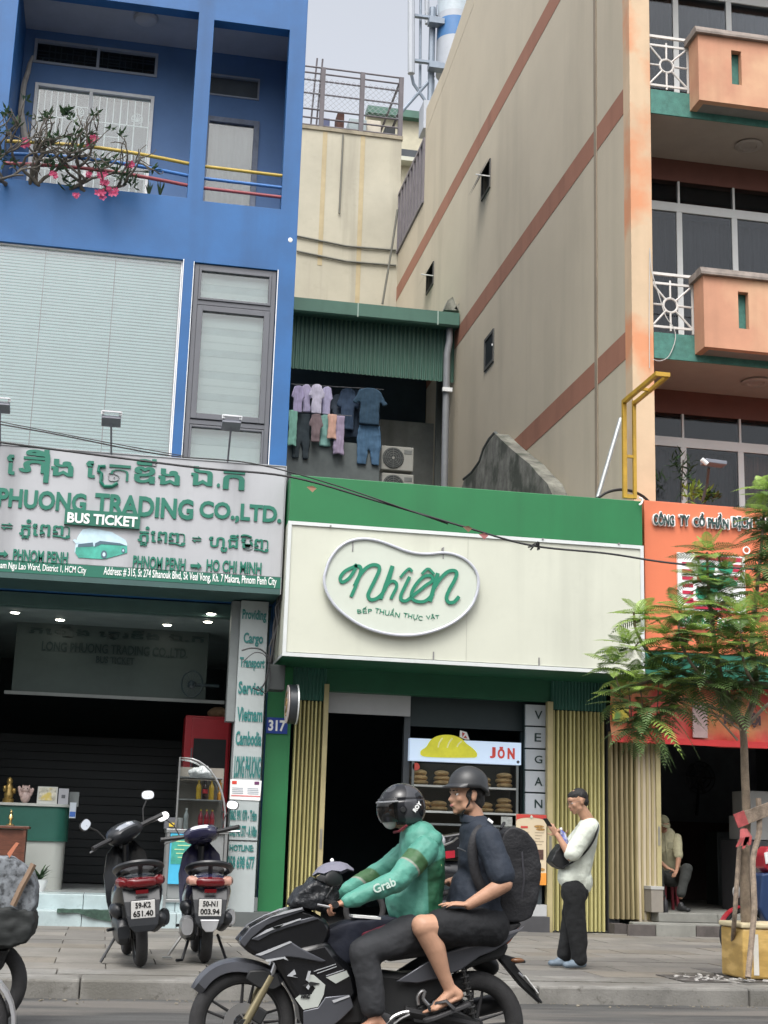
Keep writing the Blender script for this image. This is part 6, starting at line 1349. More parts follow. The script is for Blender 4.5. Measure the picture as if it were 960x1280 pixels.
sprays = [(800, 768, -.4, 46, 1), (783, 805, -.45, 44, 1), (768, 830, -.5, 40, 1), (790, 852, -.5, 50, .8), (815, 838, -.4, 48, .7), (776, 872, -.5, 46, .5), (806, 890, -.4, 52, .1), (838, 878, -.2, 48, .1), (850, 762, -.8, 50, 1), (832, 792, -.7, 48, .9), (868, 788, -.8, 46, .8), (848, 815, -.7, 52, .9), (880, 815, -.6, 46, .4), (840, 845, -.5, 50, .4), (868, 852, -.4, 52, .1), (895, 842, -.3, 50, 0), (885, 688, -.5, 46, .9), (872, 720, -.5, 42, .8), (895, 735, -.5, 48, .1), (888, 758, -.5, 46, 0), (906, 712, -.45, 34, .6), (925, 768, -.8, 46, .9), (912, 800, -.7, 46, .7), (940, 790, -.7, 48, .9), (955, 760, -.4, 46, .8), (932, 820, -.6, 48, .5), (960, 815, -.3, 52, .6), (945, 850, -.2, 50, .0), (920, 862, -.3, 48, .0), (957, 612, -.2, 42, 1), (950, 640, -.2, 40, .8), (962, 665, -.2, 52, .0), (955, 700, -.25, 50, .0), (970, 730, -.2, 48, .3), (935, 735, -.3, 40, .7), (1000, 780, .2, 60, .5), (820, 905, -.2, 40, 0), (792, 905, -.35, 38, 0), (1000, 640, 0, 60, .6), (1010, 710, .1, 60, .2)]
young, mature = MB(), MB()  # sprays that catch light get lime fronds, shaded ones dark: light in the colour
allp = []
for nm, pts in limbs.items(): allp += smoothline([tuple(TP(*p)) for p in pts], 6)
for (px, py, dy, R_, yg_lit) in sprays:
    P = TP(px, py+6, dy); L0 = R_/1794*YT0*1.12
    near = min(allp, key=lambda q: (q-P).length); MB().tube([near, (near+P)/2+Vector((0, 0, -.04)), P], [.008, .006, .004], 5).build('twig', bark2, tr_)
    for ring, (nf, el, dz) in enumerate(((6, .05, 0), (5, .38, .05), (3, .95, .07))):
        a0 = rt.uniform(0, 6.28)
        for k in range(nf):
            a = a0+2*math.pi*k/nf+rt.uniform(-.3, .3); e = el+rt.uniform(-.15, .15)
            d = Vector((math.cos(a)*math.cos(e), math.sin(a)*math.cos(e), math.sin(e)))
            tgt = young if rt.random() < yg_lit*(.85 if ring else .6) else mature
            frond(tgt, P+Vector((0, 0, dz)), d, L0*rt.uniform(.8, 1.1)*(.75 if ring == 2 else 1), Vector((rt.uniform(-.2, .2), rt.uniform(-.2, .2), 1)), rt.uniform(.1, .45)*(1 if yg_lit > .3 else 1.9))
    if yg_lit < .5:
        for k in range(4):
            a = rt.uniform(0, 6.28); d = Vector((math.cos(a), math.sin(a), rt.uniform(-.9, -.1))); frond(mature, P+Vector((0, 0, rt.uniform(-.12, .1))), d, L0*rt.uniform(.6, .95), Vector((0, 0, 1)), .6)
yl = M('young lit frond green', (.33, .47, .11), .45, var=.35, vs=5, transl=.35); ml = M('mature shaded frond green', (.11, .185, .055), .5, var=.35, vs=5, transl=.2)
young.build('young_lit_fronds', yl, tr_); mature.build('mature_shaded_fronds', ml, tr_)
# stakes and ties
stk = M('peeling stake wood', (.21, .165, .125), .9, var=.45, vs=18, bump=.5, bs=60, dirt=.3); dks = M('dark stake wood', (.09, .065, .05), .9, var=.4, vs=16, bump=.4)
def stake(lab, pts, r, m):
    t = thing('tree_stake', lab, 'stake', pts[-1], group='stakes propping the young tree'); MB().tube(smoothline([tuple(p) for p in pts], 3), r, 8).build('pole', m, t, smooth=True)
stake('thin grey stake leaning left of the tree trunk', [TP(925, 1050, -.02), TP(922, 1090, -.05), TP(918, 1150, -.1), at(914, 1209, 13.7)], .023, stk)
stake('crooked pale stake in front of the yellow taped box', [TP(948, 998, -.05), TP(949, 1040, -.1), TP(941, 1075, -.2), TP(943, 1130, -.35), TP(941, 1160, -.4), at(935, 1222, 12.5)], .028, stk)
stake('dark stake directly behind the trunk', [TP(934, 1010, .12), TP(936, 1100, .2), TP(938, 1190, .3)], .022, dks)
t = thing('stake_crossbar', 'short weathered wooden crossbar tying trunk and stakes together', 'crossbar', TP(940, 1010, -.1)); d0, d1 = TP(922, 1026, -.12), TP(975, 1006, -.12); dirv = (d1-d0); ang = math.atan2(dirv.z, dirv.x); MB().obox((d0+d1)/2, (dirv.length, .03, .12), Euler((0, -ang*0-.0, 0)).to_matrix() @ Matrix.Rotation(-ang, 3, 'Y')).build('plank', stk, t, bevel=.004)
ribm = M('pinkish red ribbon', (.36, .07, .07), .5, var=.3, vs=20)
t = thing('red_ribbon', 'faded red plastic ribbon knotted round the tree trunk', 'ribbon', TP(928, 1030, -.15)); b = MB()
b.obox(TP(926, 1024, -.15), (.11, .02, .13), Matrix.Rotation(-ang, 3, 'Y')); b.build('band', ribm, t)
rz_ = random.Random(6)
for k in range(6):
    P = TP(928+rz_.uniform(-3, 5), 1036, -.17); Q = P+Vector((rz_.uniform(-.06, .05), -.02, -rz_.uniform(.1, .2))); w_ = Vector((.016, 0, .004)); MB().add([P-w_, P+w_, (P+Q)/2+w_*1.4+Vector((.02, -.01, 0)), Q+w_, Q-w_, (P+Q)/2-w_+Vector((.015, -.01, 0))], [(0, 1, 2, 5), (5, 2, 3, 4)]).build('tail', ribm, t)
# taped box at the kerb
tape = M('yellow brown packing tape', (.42, .27, .08), .3, var=.2, vs=5, stretch=(1, 1, 3), col2=(.62, .42, .15), c2=.3)
t = thing('taped_foam_box', 'large box wrapped in glossy yellow brown tape beside the stakes', 'box', atZ(945, 1222, .15)); Yb0 = 12.95
x0, x1 = at(929, 1190, Yb0).x, at(929, 1190, Yb0).x+.75; z1 = at(945, 1154, Yb0).z
MB().box(x0, x1, Yb0, Yb0+.5, .165, z1-.05).build('body', tape, t, bevel=.02); MB().box(x0-.015, x1+.015, Yb0-.015, Yb0+.515, z1-.048, z1).build('lid', M('cream foam lid', (.58, .50, .32), .6, dirt=.1), t, bevel=.015)
for k, u in enumerate((.10, .27, .5)): MB().box(x0+u, x0+u+.05, Yb0-.006, Yb0-.001, .2, z1-.1-.07*(k % 2)).build('torn_patch', M('white foam', (.62, .60, .54), .6, dirt=.15, vs=8), t)
# leaf litter / ash by the pit
b = MB()
for i in range(90):
    x, y = rt.uniform(5.3, 6.9), rt.uniform(12.75, 13.4); s_ = rt.uniform(.008, .035); b.obox((x, y, .163), (s_*1.8, s_, .008), Euler((rt.uniform(-.3, .3), rt.uniform(-.3, .3), rt.uniform(0, 3))).to_matrix())
b.build('pit_litter', M('pale ash scraps', (.38, .37, .35), .85, var=.3, vs=20), label='pale ash and scraps scattered on the wet tree pit', kind='stuff')
# ================================================================== SCOOTERS (rear view, parked nose to the shop)
blackp = M('black scooter plastic', (.010, .011, .013), .25, var=.15, vs=6, coat=.3, obj=True); dgrey = M('dark grey plastic', (.014, .016, .019), .38, var=.12, vs=8, obj=True)
rub = M('tyre rubber', (.022, .022, .023), .8, var=.25, vs=25, bump=.3, bs=120, obj=True); steel = M('scooter steel', (.35, .35, .35), .3, .9, obj=True); seatm = M('black seat vinyl', (.02, .02, .021), .5, bump=.2, bs=150, obj=True)
lred = M('tail light red', (.10, .006, .008), .15, coat=.3, obj=True); lamb = M('amber pink lens', (.40, .22, .17), .15, coat=.6, obj=True); platem = M('plate white', (.62, .62, .60), .4, var=.04, dirt=.08, obj=True); pltx = M('plate black', (.015, .015, .015), .5); silv = M('silver shield', (.55, .56, .58), .3, .6, var=.15, obj=True)
mir = M('mirror glass silver', (.75, .77, .78), .05, 1.0, var=.02); navy = M('navy scooter paint', (.018, .018, .045), .2, coat=.5, obj=True); whp = M('white cowl paint', (.60, .60, .64), .25, coat=.4, obj=True)
def sect(y, zc, hw, hh, n=16, p=2.6, xc=0, taper=0):
    out = []
    for k in range(n):
        a = 2*math.pi*k/n; c, s = math.cos(a), math.sin(a)
        x = hw*math.copysign(abs(c)**(2/p), c); z = hh*math.copysign(abs(s)**(2/p), s)
        out.append(Vector((xc+x*(1+taper*z/max(hh, 1e-4)), y, zc+z)))
    return out
def torus(mb, c, R_, r, ax=(1, 0, 0), nu=36, nv=10, fl=1.0):
    c = Vector(c); ax = Vector(ax).normalized(); u = ax.orthogonal().normalized(); w = ax.cross(u); vs = []
    for i in range(nu):
        t = 2*math.pi*i/nu; d = u*math.cos(t)+w*math.sin(t)
        for j in range(nv): s = 2*math.pi*j/nv; vs.append(c+d*(R_+r*math.cos(s))+ax*r*fl*math.sin(s))
    mb.add(vs, [(i*nv+j, ((i+1) % nu)*nv+j, ((i+1) % nu)*nv+(j+1) % nv, i*nv+(j+1) % nv) for i in range(nu) for j in range(nv)]); return mb
def scooter(lab, loc, rz, lean, l1, l2, cowl, body, kind, sy, sr):
    DZ = Matrix.Translation((0, 0, -.12)); H0 = Vector((0, .95, 1.0)); HM = Matrix.Translation(H0+Vector((0, 0, .03))) @ Matrix.Rotation(RAD(sy), 4, 'Z') @ Matrix.Rotation(RAD(sr), 4, 'Y') @ Matrix.Translation(-H0)
    t = thing('parked_scooter', lab, 'scooter', (0, 0, 0), group='scooters parked on the pavement')
    B_ = lambda mb, n, m, **k: mb.build(n, m, t, **k)
    w = B_(torus(MB(), (0, 0, .275), .225, .052, fl=.95), 'rear_tyre', rub, smooth=True); mb = MB()
    mb.lathe([(.17, -.03), (.185, -.035), (.185, .035), (.17, .03)], (0, 0, .275), (1, 0, 0), 24, cap=False); mb.lathe([(.05, -.05), (.05, .05)], (0, 0, .275), (1, 0, 0), 14)
    for k in range(5): a = k*1.2566; mb.tube([(0, .04*math.cos(a), .275+.04*math.sin(a)), (0, .175*math.cos(a), .275+.175*math.sin(a))], .018, 5)
    mb.build('rim', dgrey, w, smooth=True)
    w = B_(torus(MB(), (0, 1.26, .275), .23, .045), 'front_tyre', rub, smooth=True)
    mb = MB(); mb.lathe([(.19, -.03), (.19, .03)], (0, 1.26, .275), (1, 0, 0), 20, cap=False); [mb.tube([(0, 1.26, .275), (0, 1.26+.19*math.cos(a), .275+.19*math.sin(a))], .015, 5) for a in (0, 1.26, 2.5, 3.8, 5.0)]; mb.build('rim', dgrey, w)
    mb = MB(); mb.loft([sect(-.34, .80, .07, .035), sect(-.31, .79, .13, .075), sect(-.22, .765, .175, .115), sect(-.05, .72, .20, .16), sect(.2, .66, .205, .20), sect(.45, .58, .18, .22), sect(.62, .50, .14, .20)]); B_(mb.xf(DZ), 'tail_body', body, smooth=True)
    mb = MB(); mb.loft([sect(-.20, .885, .08, .02), sect(-.15, .895, .13, .04), sect(.1, .885, .15, .05), sect(.3, .84, .14, .06), sect(.5, .82, .10, .06), sect(.58, .80, .05, .03)]); B_(mb.xf(DZ), 'seat', seatm, smooth=True)
    mb = MB(); mb.tube(smoothline([(-.16, .05, .87), (-.185, -.12, .90), (-.15, -.27, .935), (-.06, -.335, .955), (.06, -.335, .955), (.15, -.27, .935), (.185, -.12, .90), (.16, .05, .87)], 4), .021, 8, flat=1.4); mb.tube([(0, -.32, .945), (0, -.25, .86)], .02, 6); B_(mb.xf(DZ), 'grab_rail', dgrey, smooth=True)
    zl = .68
    tl = MB(); tl.loft([sect(-.375, zl, .075, .03, p=3), sect(-.355, zl, .12, .042, p=3), sect(-.27, zl, .135, .05, p=3)]); lt2 = B_(tl, 'tail_light', lred, smooth=True)
    for s_ in (-1, 1):
        ll = MB(); ll.loft([sect(-.345, zl+.005, .03, .022, xc=s_*.125), sect(-.33, zl+.005, .045, .034, xc=s_*.135), sect(-.25, zl+.01, .05, .042, xc=s_*.15)]); B_(ll, 'indicator', lamb if kind else lred, smooth=True)
    mb = MB(); mb.box(-.05, .05, -.385, -.372, zl-.085, zl-.055); B_(mb, 'reflector', lred)
    # rear guard and number plate, slanting
    mb = MB(); mb.loft([[Vector((s*hw, y+dy, z)) for s, dy in ((-1, 0), (1, 0), (1, .03), (-1, .03))] for hw, y, z in ((.15, -.30, .76), (.145, -.375, .66), (.13, -.40, .55), (.115, -.41, .47), (.07, -.405, .42))]); B_(mb.xf(DZ), 'rear_mudguard', dgrey, bevel=.006)
    Mt = Matrix.Translation((0, -.418, .475)) @ Matrix.Rotation(RAD(10), 4, 'X')
    pl = MB().box(-.095, .095, 0, .006, -.07, .07).xf(Mt).build('number_plate', platem, t, bevel=.004)
    mb = MB(); mb.box(-.099, .099, .0065, .010, -.074, .074); mb.xf(Mt).build('plate_rim', dgrey, pl)
    text(l1, -.062, .062, .010, .057, -.003, pltx, pl, depth=.003, bold=.03, M4=Mt); text(l2, -.08, .08, -.056, -.008, -.003, pltx, pl, depth=.003, bold=.03, M4=Mt)
    if kind: mb = MB(); mb.prism([(-.08, .50), (.08, .50), (.06, .43), (.03, .40), (-.03, .40), (-.06, .43)], -.432, -.418); B_(mb.xf(DZ), 'silver_guard', silv, bevel=.008)
    # engine, exhaust, shocks
    mb = MB(); mb.loft([sect(y, z, .05, h, xc=-.135, p=4) for y, z, h in ((-.14, .29, .05), (-.10, .29, .10), (.1, .30, .115), (.4, .31, .11), (.5, .32, .06))]); B_(mb, 'engine_case', dgrey, smooth=True)
    mb = MB(); mb.cap((-.16, .0, .46), (-.16, .3, .46), .07, .06); B_(mb, 'air_box', dgrey, smooth=True)
    mb = MB(); mb.cap((.155, -.19, .38), (.150, .25, .30), .062, .055, 16); ex = B_(mb, 'exhaust', dgrey, smooth=True)
    mb = MB(); mb.loft([sect(-.22, .39, .035, .06, xc=.195), sect(-.1, .385, .045, .07, xc=.20), sect(.08, .36, .03, .06, xc=.20)]); mb.build('heat_shield', silv if kind else dgrey, ex, smooth=True)
    if kind: mb = MB(); mb.loft([sect(-.2, .31, .05, .07, xc=-.17), sect(-.08, .30, .065, .10, xc=-.17), sect(.06, .30, .05, .09, xc=-.165)]); B_(mb, 'side_cover', silv, smooth=True)
    for s_ in (-1, 1):
        mb = MB(); mb.tube([(s_*.10, -.03, .30), (s_*.12, -.13, .60)], .03, 8); B_(mb, 'shock_absorber', dgrey, smooth=True)
        mb = MB(); mb.tube([(s_*.15, .30, .30), (s_*.24, .26, .295)], .014, 6); B_(mb, 'footpeg', dgrey)
    # floor, leg shield, front
    mb = MB(); mb.box(-.15, .15, .55, .95, .28, .36); mb.loft([sect(.93, .38, .17, .05), sect(.99, .62, .20, .08), sect(1.02, .80, .17, .10), sect(1.02, .95, .09, .06)]) if False else None; mb.loft([[Vector((x, y+.10*(1-(x/hw)**2)*1.0, z)) for x in (-hw, -hw*.6, 0, hw*.6, hw)]+[Vector((x, y+.05+.14*(1-(x/hw)**2), z)) for x in (hw, hw*.6, 0, -hw*.6, -hw)] for hw, y, z in ((.15, .90, .30), (.19, .93, .5), (.205, .95, .72), (.17, .98, .90), (.08, 1.0, 1.0))]); B_(mb, 'leg_shield', body, smooth=True)
    mb = MB(); mb.tube([(0, 1.25, .28), (0, 1.0, .98)], .03, 8); mb.tube([(-.07, 1.26, .275), (-.07, 1.14, .60)], .02, 6); mb.tube([(.07, 1.26, .275), (.07, 1.14, .60)], .02, 6); B_(mb, 'front_fork', dgrey)
    mb = MB(); mb.loft([[Vector((x, 1.26+math.cos(a)*.29, .275+math.sin(a)*.29+(.0 if abs(x) < .05 else -.03))) for x in (-.06, 0, .06)]+[Vector((x, 1.26+math.cos(a)*.275, .275+math.sin(a)*.275-(.0 if abs(x) < .05 else .03))) for x in (.06, 0, -.06)] for a in [.4+k*.25 for k in range(10)]]); B_(mb, 'front_mudguard', body, smooth=True)
    mb = MB(); mb.loft([sect(.83, 1.06, .10, .03), sect(.86, 1.055, .15, .06), sect(.93, 1.05, .17, .085), sect(1.02, 1.045, .15, .09), sect(1.10, 1.02, .07, .05)]); B_(mb.xf(HM), 'handlebar_cowl', cowl, smooth=True)
    mb = MB(); mb.loft([sect(.842, 1.075, .07, .018), sect(.852, 1.085, .095, .030), sect(.90, 1.10, .10, .034)]); B_(mb.xf(HM), 'instrument_glass', whp if kind else M('meter face', (.25, .27, .30), .1, coat=.6), smooth=True)
    for s_ in (-1, 1):
        mb = MB(); mb.tube([(s_*.12, .92, 1.05), (s_*.24, .90, 1.055), (s_*.37, .86, 1.06)], [.02, .022, .021], 8); B_(mb.xf(HM), 'handle_grip', seatm, smooth=True)
        mb = MB(); mb.tube([(s_*.19, .93, 1.04), (s_*.28, .97, 1.03), (s_*.36, .965, 1.02)], .008, 5); B_(mb.xf(HM), 'brake_lever', steel)
        mx, mz = s_*.33, 1.27
        mb = MB(); mb.tube([(s_*.20, .92, 1.07), (s_*.24, .93, 1.17), (mx, .92, mz-.01)], .007, 6); st2 = B_(mb.xf(HM), 'mirror_stalk', seatm)
        Mr = HM @ Matrix.Translation((mx, .92, mz)) @ Matrix.Rotation(RAD(-12*s_), 4, 'Z') @ Matrix.Rotation(RAD(-14), 4, 'X') @ Matrix.Rotation(RAD(20*s_), 4, 'Y')
        mb = MB(); mb.loft([sect(.0, 0, .062, .045), sect(.02, 0, .058, .042), sect(.04, 0, .02, .015)]).xf(Mr); mm = mb.build('mirror', seatm, st2, smooth=True); MB().loft([sect(-.003, 0, .055, .038), sect(-.001, 0, .055, .038)]).xf(Mr).build('mirror_glass', mir, st2)
    mb = MB(); mb.tube([(-.12, .35, .30), (-.30, .30, .02+.02)], .012, 6); mb.obox((-.31, .29, .012+.01), (.08, .05, .01)); B_(mb, 'side_stand', steel if kind else dgrey)
    if kind:
        [B_(MB().tube([(q*.12, .22, .22), (q*.19, .06, .02), (q*.24, .02, .02)], .013, 6), 'centre_stand_leg', dgrey) for q in (-1, 1)]
    t.location = loc; t.rotation_euler = (0, RAD(lean), RAD(rz)); t.scale = (1.08, 1.08, 1.08)
    return t
P1 = atZ(176, 1210, .155); P2 = atZ(257, 1205, .155)
s1 = scooter('black and grey scooter leaning on its side stand, plate 59-K2 651.40', (P1.x, P1.y+.15, .153), 4, -6, '59-K2', '651.40', dgrey, blackp, 0, 22, -20)
s2 = scooter('upright black scooter with white handlebar cowl and silver shields, plate 50-N1 003.94', (P2.x, P2.y+.15, .153), 0, -1, '50-N1', '003.94', navy, navy, 1, -12, -10)
# luggage plate detail on first scooter: helmet hook card
# red parked motorbike at the right edge behind the box
t = thing('red_motorbike', 'red and blue motorbike front end parked behind the taped box', 'motorbike', atZ(935, 1200, .15)); Yq = 15.2
C0 = at(932, 1166, Yq); C0.z = .44
MB_ = MB(); torus(MB_, C0, .27, .035, (0, 1, 0)); MB_.build('front_tyre', rub, t, smooth=True); b = MB(); b.lathe([(.235, -.015), (.235, .015)], C0, (0, 1, 0), 28, cap=False)
for k in range(14): a = k*.449; b.tube([C0, C0+Vector((.235*math.cos(a), 0, .235*math.sin(a)))], .003, 4)
b.build('rim', steel, t)
rp2 = M('red motorbike plastic', (.36, .015, .03), .3, coat=.3)
b = MB(); b.loft([[C0+Vector((math.cos(a)*.31, s*.05, math.sin(a)*.31)) for s in (-1, 1)]+[C0+Vector((math.cos(a)*.295, s*.05, math.sin(a)*.295)) for s in (1, -1)] for a in [.5+k*.2 for k in range(12)]]); b.build('front_mudguard', rp2, t, smooth=True)
b = MB(); b.tube([C0+Vector((0, -.06, 0)), C0+Vector((.22, -.06, .55))], .025, 8); b.tube([C0+Vector((0, .06, 0)), C0+Vector((.22, .06, .55))], .025, 8); b.build('fork', steel, t)
pf = [at(x, y, Yq) for x, y in ((948, 1068), (955, 1058), (970, 1058), (985, 1085), (960, 1092), (950, 1085))]; MB().prism([(p.x, p.z) for p in pf], Yq-.12, Yq+.12).build('headlight_cowl', rp2, t, bevel=.02)
pf = [at(x, y, Yq-.13) for x, y in ((955, 1066), (963, 1064), (964, 1078), (957, 1080))]; MB().prism([(p.x, p.z) for p in pf], Yq-.14, Yq-.13).build('white_flash', wht, t)
pf = [at(x, y, Yq) for x, y in ((945, 1092), (960, 1090), (1000, 1090), (1000, 1165), (955, 1160), (942, 1135))]; MB().prism([(p.x, p.z) for p in pf], Yq-.16, Yq+.16).build('leg_shield', M('blue plastic shield', (.02, .045, .12), .35), t, bevel=.02)
MB().ell(at(921, 1115, Yq), (.05, .04, .07)).build('indicator', M('clear lens', (.3, .3, .3), .15), t, smooth=True)
# motorbike glimpsed in the restaurant doorway behind the riders
t = thing('indoor_motorbike', 'dark motorbike with chrome and red details parked in front of the bread case', 'motorbike', (4.7, 19.4, .15)); Yq = 19.6
b = MB(); b.loft([[p+Vector((0, s, 0)) for p in [at(x, y, Yq) for x, y in ((545, 1045), (575, 1040), (586, 1050), (580, 1070), (552, 1075))]] for s in (-.15, .15)]); b.build('front_cowl', blackp, t, bevel=.03)
MB().ell(at(550, 1052, Yq-.15), (.08, .05, .10)).build('headlight', silv, t, smooth=True)
pf = [at(x, y, Yq-.17) for x, y in ((556, 1064), (568, 1063), (568, 1072), (557, 1073))]; MB().prism([(p.x, p.z) for p in pf], Yq-.2, Yq-.17).build('red_panel', rp2, t)
b = MB(); b.cap(at(540, 1090, Yq), at(575, 1092, Yq), .17, .17); b.cap(at(500, 1140, Yq), at(560, 1135, Yq), .16, .16); b.build('body', blackp, t, smooth=True)
C0 = at(560, 1150, Yq); C0.z = .43; b = torus(MB(), C0, .25, .04, (0, 1, 0)); b.build('front_tyre', rub, t, smooth=True); C1 = C0-Vector((1.15, 0, 0)); b = torus(MB(), C1, .25, .04, (0, 1, 0)); b.build('rear_tyre', rub, t, smooth=True)
b = MB(); b.tube([at(552, 1058, Yq-.2), at(566, 1052, Yq-.25), at(572, 1047, Yq-.3)], .015, 6); b.build('handlebar', steel, t)
# covered bundle on a motorbike at the left edge
Yv = 10.3
t = thing('covered_motorbike_load', 'motorbike rear loaded with a bundle in grey patterned cloth and black net', 'motorbike', atZ(0, 1260, 0))
pat = M('patterned grey cloth', (.05, .055, .06), .8, var=.9, vs=40, col2=(.20, .22, .24), c2=.8, bump=.3, bs=40); net = M('black net cloth', (.015, .018, .018), .75, var=.4, vs=22, stretch=(1, 1, 3), dirt=.2)
def blob2(pxs, Y, hw, vox=.02, name='x', mat=None, par_=None, disp=.03, ds=.1):
    q = [at(x, y, Y) for x, y in pxs]; b = MB().prism([(p.x, p.z) for p in q], Y-hw, Y+hw); return organic(b, name, mat, par_, voxel=vox, smooth=9, disp=disp, dscale=ds)
blob2([(-60, 1075), (-10, 1070), (15, 1070), (28, 1078), (42, 1090), (48, 1110), (47, 1130), (40, 1145), (0, 1145), (-60, 1140)], Yv, .22, .018, 'cloth_bundle', pat, t)
blob2([(-60, 1135), (0, 1130), (44, 1136), (46, 1150), (42, 1168), (30, 1178), (8, 1182), (-20, 1185), (-60, 1180)], Yv, .24, .018, 'net_bundle', net, t, .04, .06)
b = MB(); q = [at(x, y, Yv-.26) for x, y in ((42, 1080), (36, 1092), (26, 1110), (16, 1132))]; b.tube(q, .022, 6); b.build('strap', M('tan strap', (.22, .15, .10), .6), t)
pf = [at(x, y, Yv) for x, y in ((-60, 1180), (14, 1184), (8, 1200), (4, 1210), (-4, 1215), (-60, 1205))]; MB().prism([(p.x, p.z) for p in pf], Yv-.1, Yv+.1).build('tail', blackp, t, bevel=.02)
C0 = at(-25, 1262, Yv); C0.z = .29; b = torus(MB(), C0, .24, .05, (0, 1, 0)); b.build('rear_tyre', rub, t, smooth=True); MB().tube([C0, at(-20, 1190, Yv)], .04, 6).build('frame', dgrey, t)
b = MB(); q = [at(x, y, Yv-.25) for x, y in ((12, 1062), (10, 1066), (18, 1060))]; 
q = [at(x, y, Yv-.2) for x, y in ((9, 1067), (20, 1053), (24, 1054), (12, 1072))]; MB().prism([(p.x, p.z) for p in q], Yv-.22, Yv-.18).build('orange_flap', M('orange flap', (.5, .18, .1), .5), t)
Yw = 8.6
t = thing('passing_motorbike_nose', 'black and silver front mudguard of a motorbike entering at the lower left corner', 'motorbike', atZ(-20, 1330, 0))
C0 = at(-62, 1330, Yw); C0.z = .22; b = torus(MB(), C0, .24, .05, (0, 1, 0)); b.build('front_tyre', rub, t, smooth=True); b = MB()
b.loft([[C0+Vector((math.cos(a)*.33, s*.06, math.sin(a)*.33)) for s in (-1, 1)]+[C0+Vector((math.cos(a)*.31, s*.06, math.sin(a)*.31)) for s in (1, -1)] for a in [-.2+k*.2 for k in range(11)]]); b.build('front_mudguard', silv, t, smooth=True)
MB().tube([C0, at(-60, 1180, Yw)], .03, 8).build('fork', blackp, t, smooth=True)
# ================================================================== MOTORBIKE (ridden, foreground) -- faces left
Y0 = 8.3
def Q(px, py, dy=0): return at(px, py, Y0+dy)*1.0
def QX(px, py): p = at(px, py, Y0); return (p.x, p.z)
mo = thing('ridden_motorbike', 'black and silver underbone motorbike carrying two riders along the street', 'motorbike', (1.4, Y0, 0))
mblk = M('gloss black bike plastic', (.006, .0065, .008), .25, coat=.2, var=.2, vs=5); mgry = M('metallic grey bike panel', (.10, .105, .12), .32, .5, var=.1, vs=4); msil = M('silver white decal', (.46, .48, .50), .3, .2, var=.05); mcrm = M('pale stone decal', (.42, .45, .42), .4, var=.05)
mgun = M('satin dark metal', (.05, .05, .052), .4, .6); mgold = M('tarnished gold fork', (.30, .26, .16), .35, .7); mst = M('bike steel', (.45, .45, .45), .3, .9); mat_bk = M('matt black plastic', (.010, .011, .012), .6, bump=.1, bs=200)
def flat(pts, y0, y1, name, mat, par_=mo, bevel=.012, taper=0, sm=0):
    q = [QX(*p) for p in (smoothloop(pts, sm) if sm else pts)]
    return MB().prism(q, Y0+y0, Y0+y1, taper).build(name, mat, par_, bevel=bevel, smooth=bool(bevel))
def both(pts, w, name, mat, th=.012, bevel=.004, **k):   # the same panel on the left and right flank
    o = flat(pts, -w-th, -w, name, mat, bevel=bevel, **k); flat(pts, w, w+th, name, mat, bevel=bevel, **k); return o
AF, AR = Q(303, 1272), Q(592, 1275); AF.z = AR.z = .285; AF.y = AR.y = Y0
def wheel(nm, C0, R_, r, nsp):
    w = torus(MB(), C0, R_-r, r, (0, 1, 0), 56, 12, fl=.9).build(nm, rub, mo, smooth=True)
    b = MB(); b.lathe([(R_-r*1.75, -.028), (R_-r*1.5, -.032), (R_-r*1.5, .032), (R_-r*1.75, .028), (R_-r*1.9, 0)], C0, (0, 1, 0), 40, cap=False); b.build('rim', mgun, w, smooth=True)
    for k in range(nsp):
        a = k*2*math.pi/nsp+.2; d = Vector((math.cos(a), 0, math.sin(a))); b = MB(); e = Vector((-math.sin(a), 0, math.cos(a)))
        b.tube([C0+d*.03+e*.015, C0+d*(R_-r*1.8)+e*.03], [.011, .007], 6); b.tube([C0+d*.03-e*.015, C0+d*(R_-r*1.8)-e*.03], [.011, .007], 6); b.build('spoke', mgun, w)
    b = MB(); b.lathe([(.035, -.06), (.045, -.05), (.045, .05), (.035, .06)], C0, (0, 1, 0), 18); b.build('hub', mgun, w, smooth=True)
    return w
wf = wheel('front_wheel', AF, .292, .046, 5); wr_ = wheel('rear_wheel', AR, .292, .054, 5)
b = MB(); b.lathe([(.055, 0), (.11, 0), (.11, .004), (.055, .004)], AF+Vector((0, -.07, 0)), (0, 1, 0), 32, cap=False); [b.tube([AF+Vector((.03*math.cos(a), -.068, .03*math.sin(a))), AF+Vector((.075*math.cos(a+.4), -.068, .075*math.sin(a+.4)))], .006, 4) for a in (0, 1.57, 3.14, 4.71)]; b.build('brake_disc', mst, wf)
MB().obox(AF+Vector((.085, -.075, .045)), (.06, .04, .08), Euler((0, .5, 0)).to_matrix()).build('brake_caliper', mat_bk, wf, bevel=.008)
# fork
for s in (-1, 1):
    d0, d1, d2 = AF+Vector((0, s*.085, 0)), Q(337, 1218, 0)+Vector((0, s*.085, 0)), Q(352, 1180)+Vector((0, s*.085, 0))
    b = MB(); b.tube([d0+Vector((-.005, 0, -.02)), d1], [.024, .022], 10); f_ = b.build('fork_leg', mgold, mo, smooth=True); MB().tube([d1, d2], .016, 10).build('fork_tube', mst, f_, smooth=True)
    MB().tube([d0, d0+Vector((0, s*.02, 0))], .03, 10).build('axle_nut', mat_bk, f_)
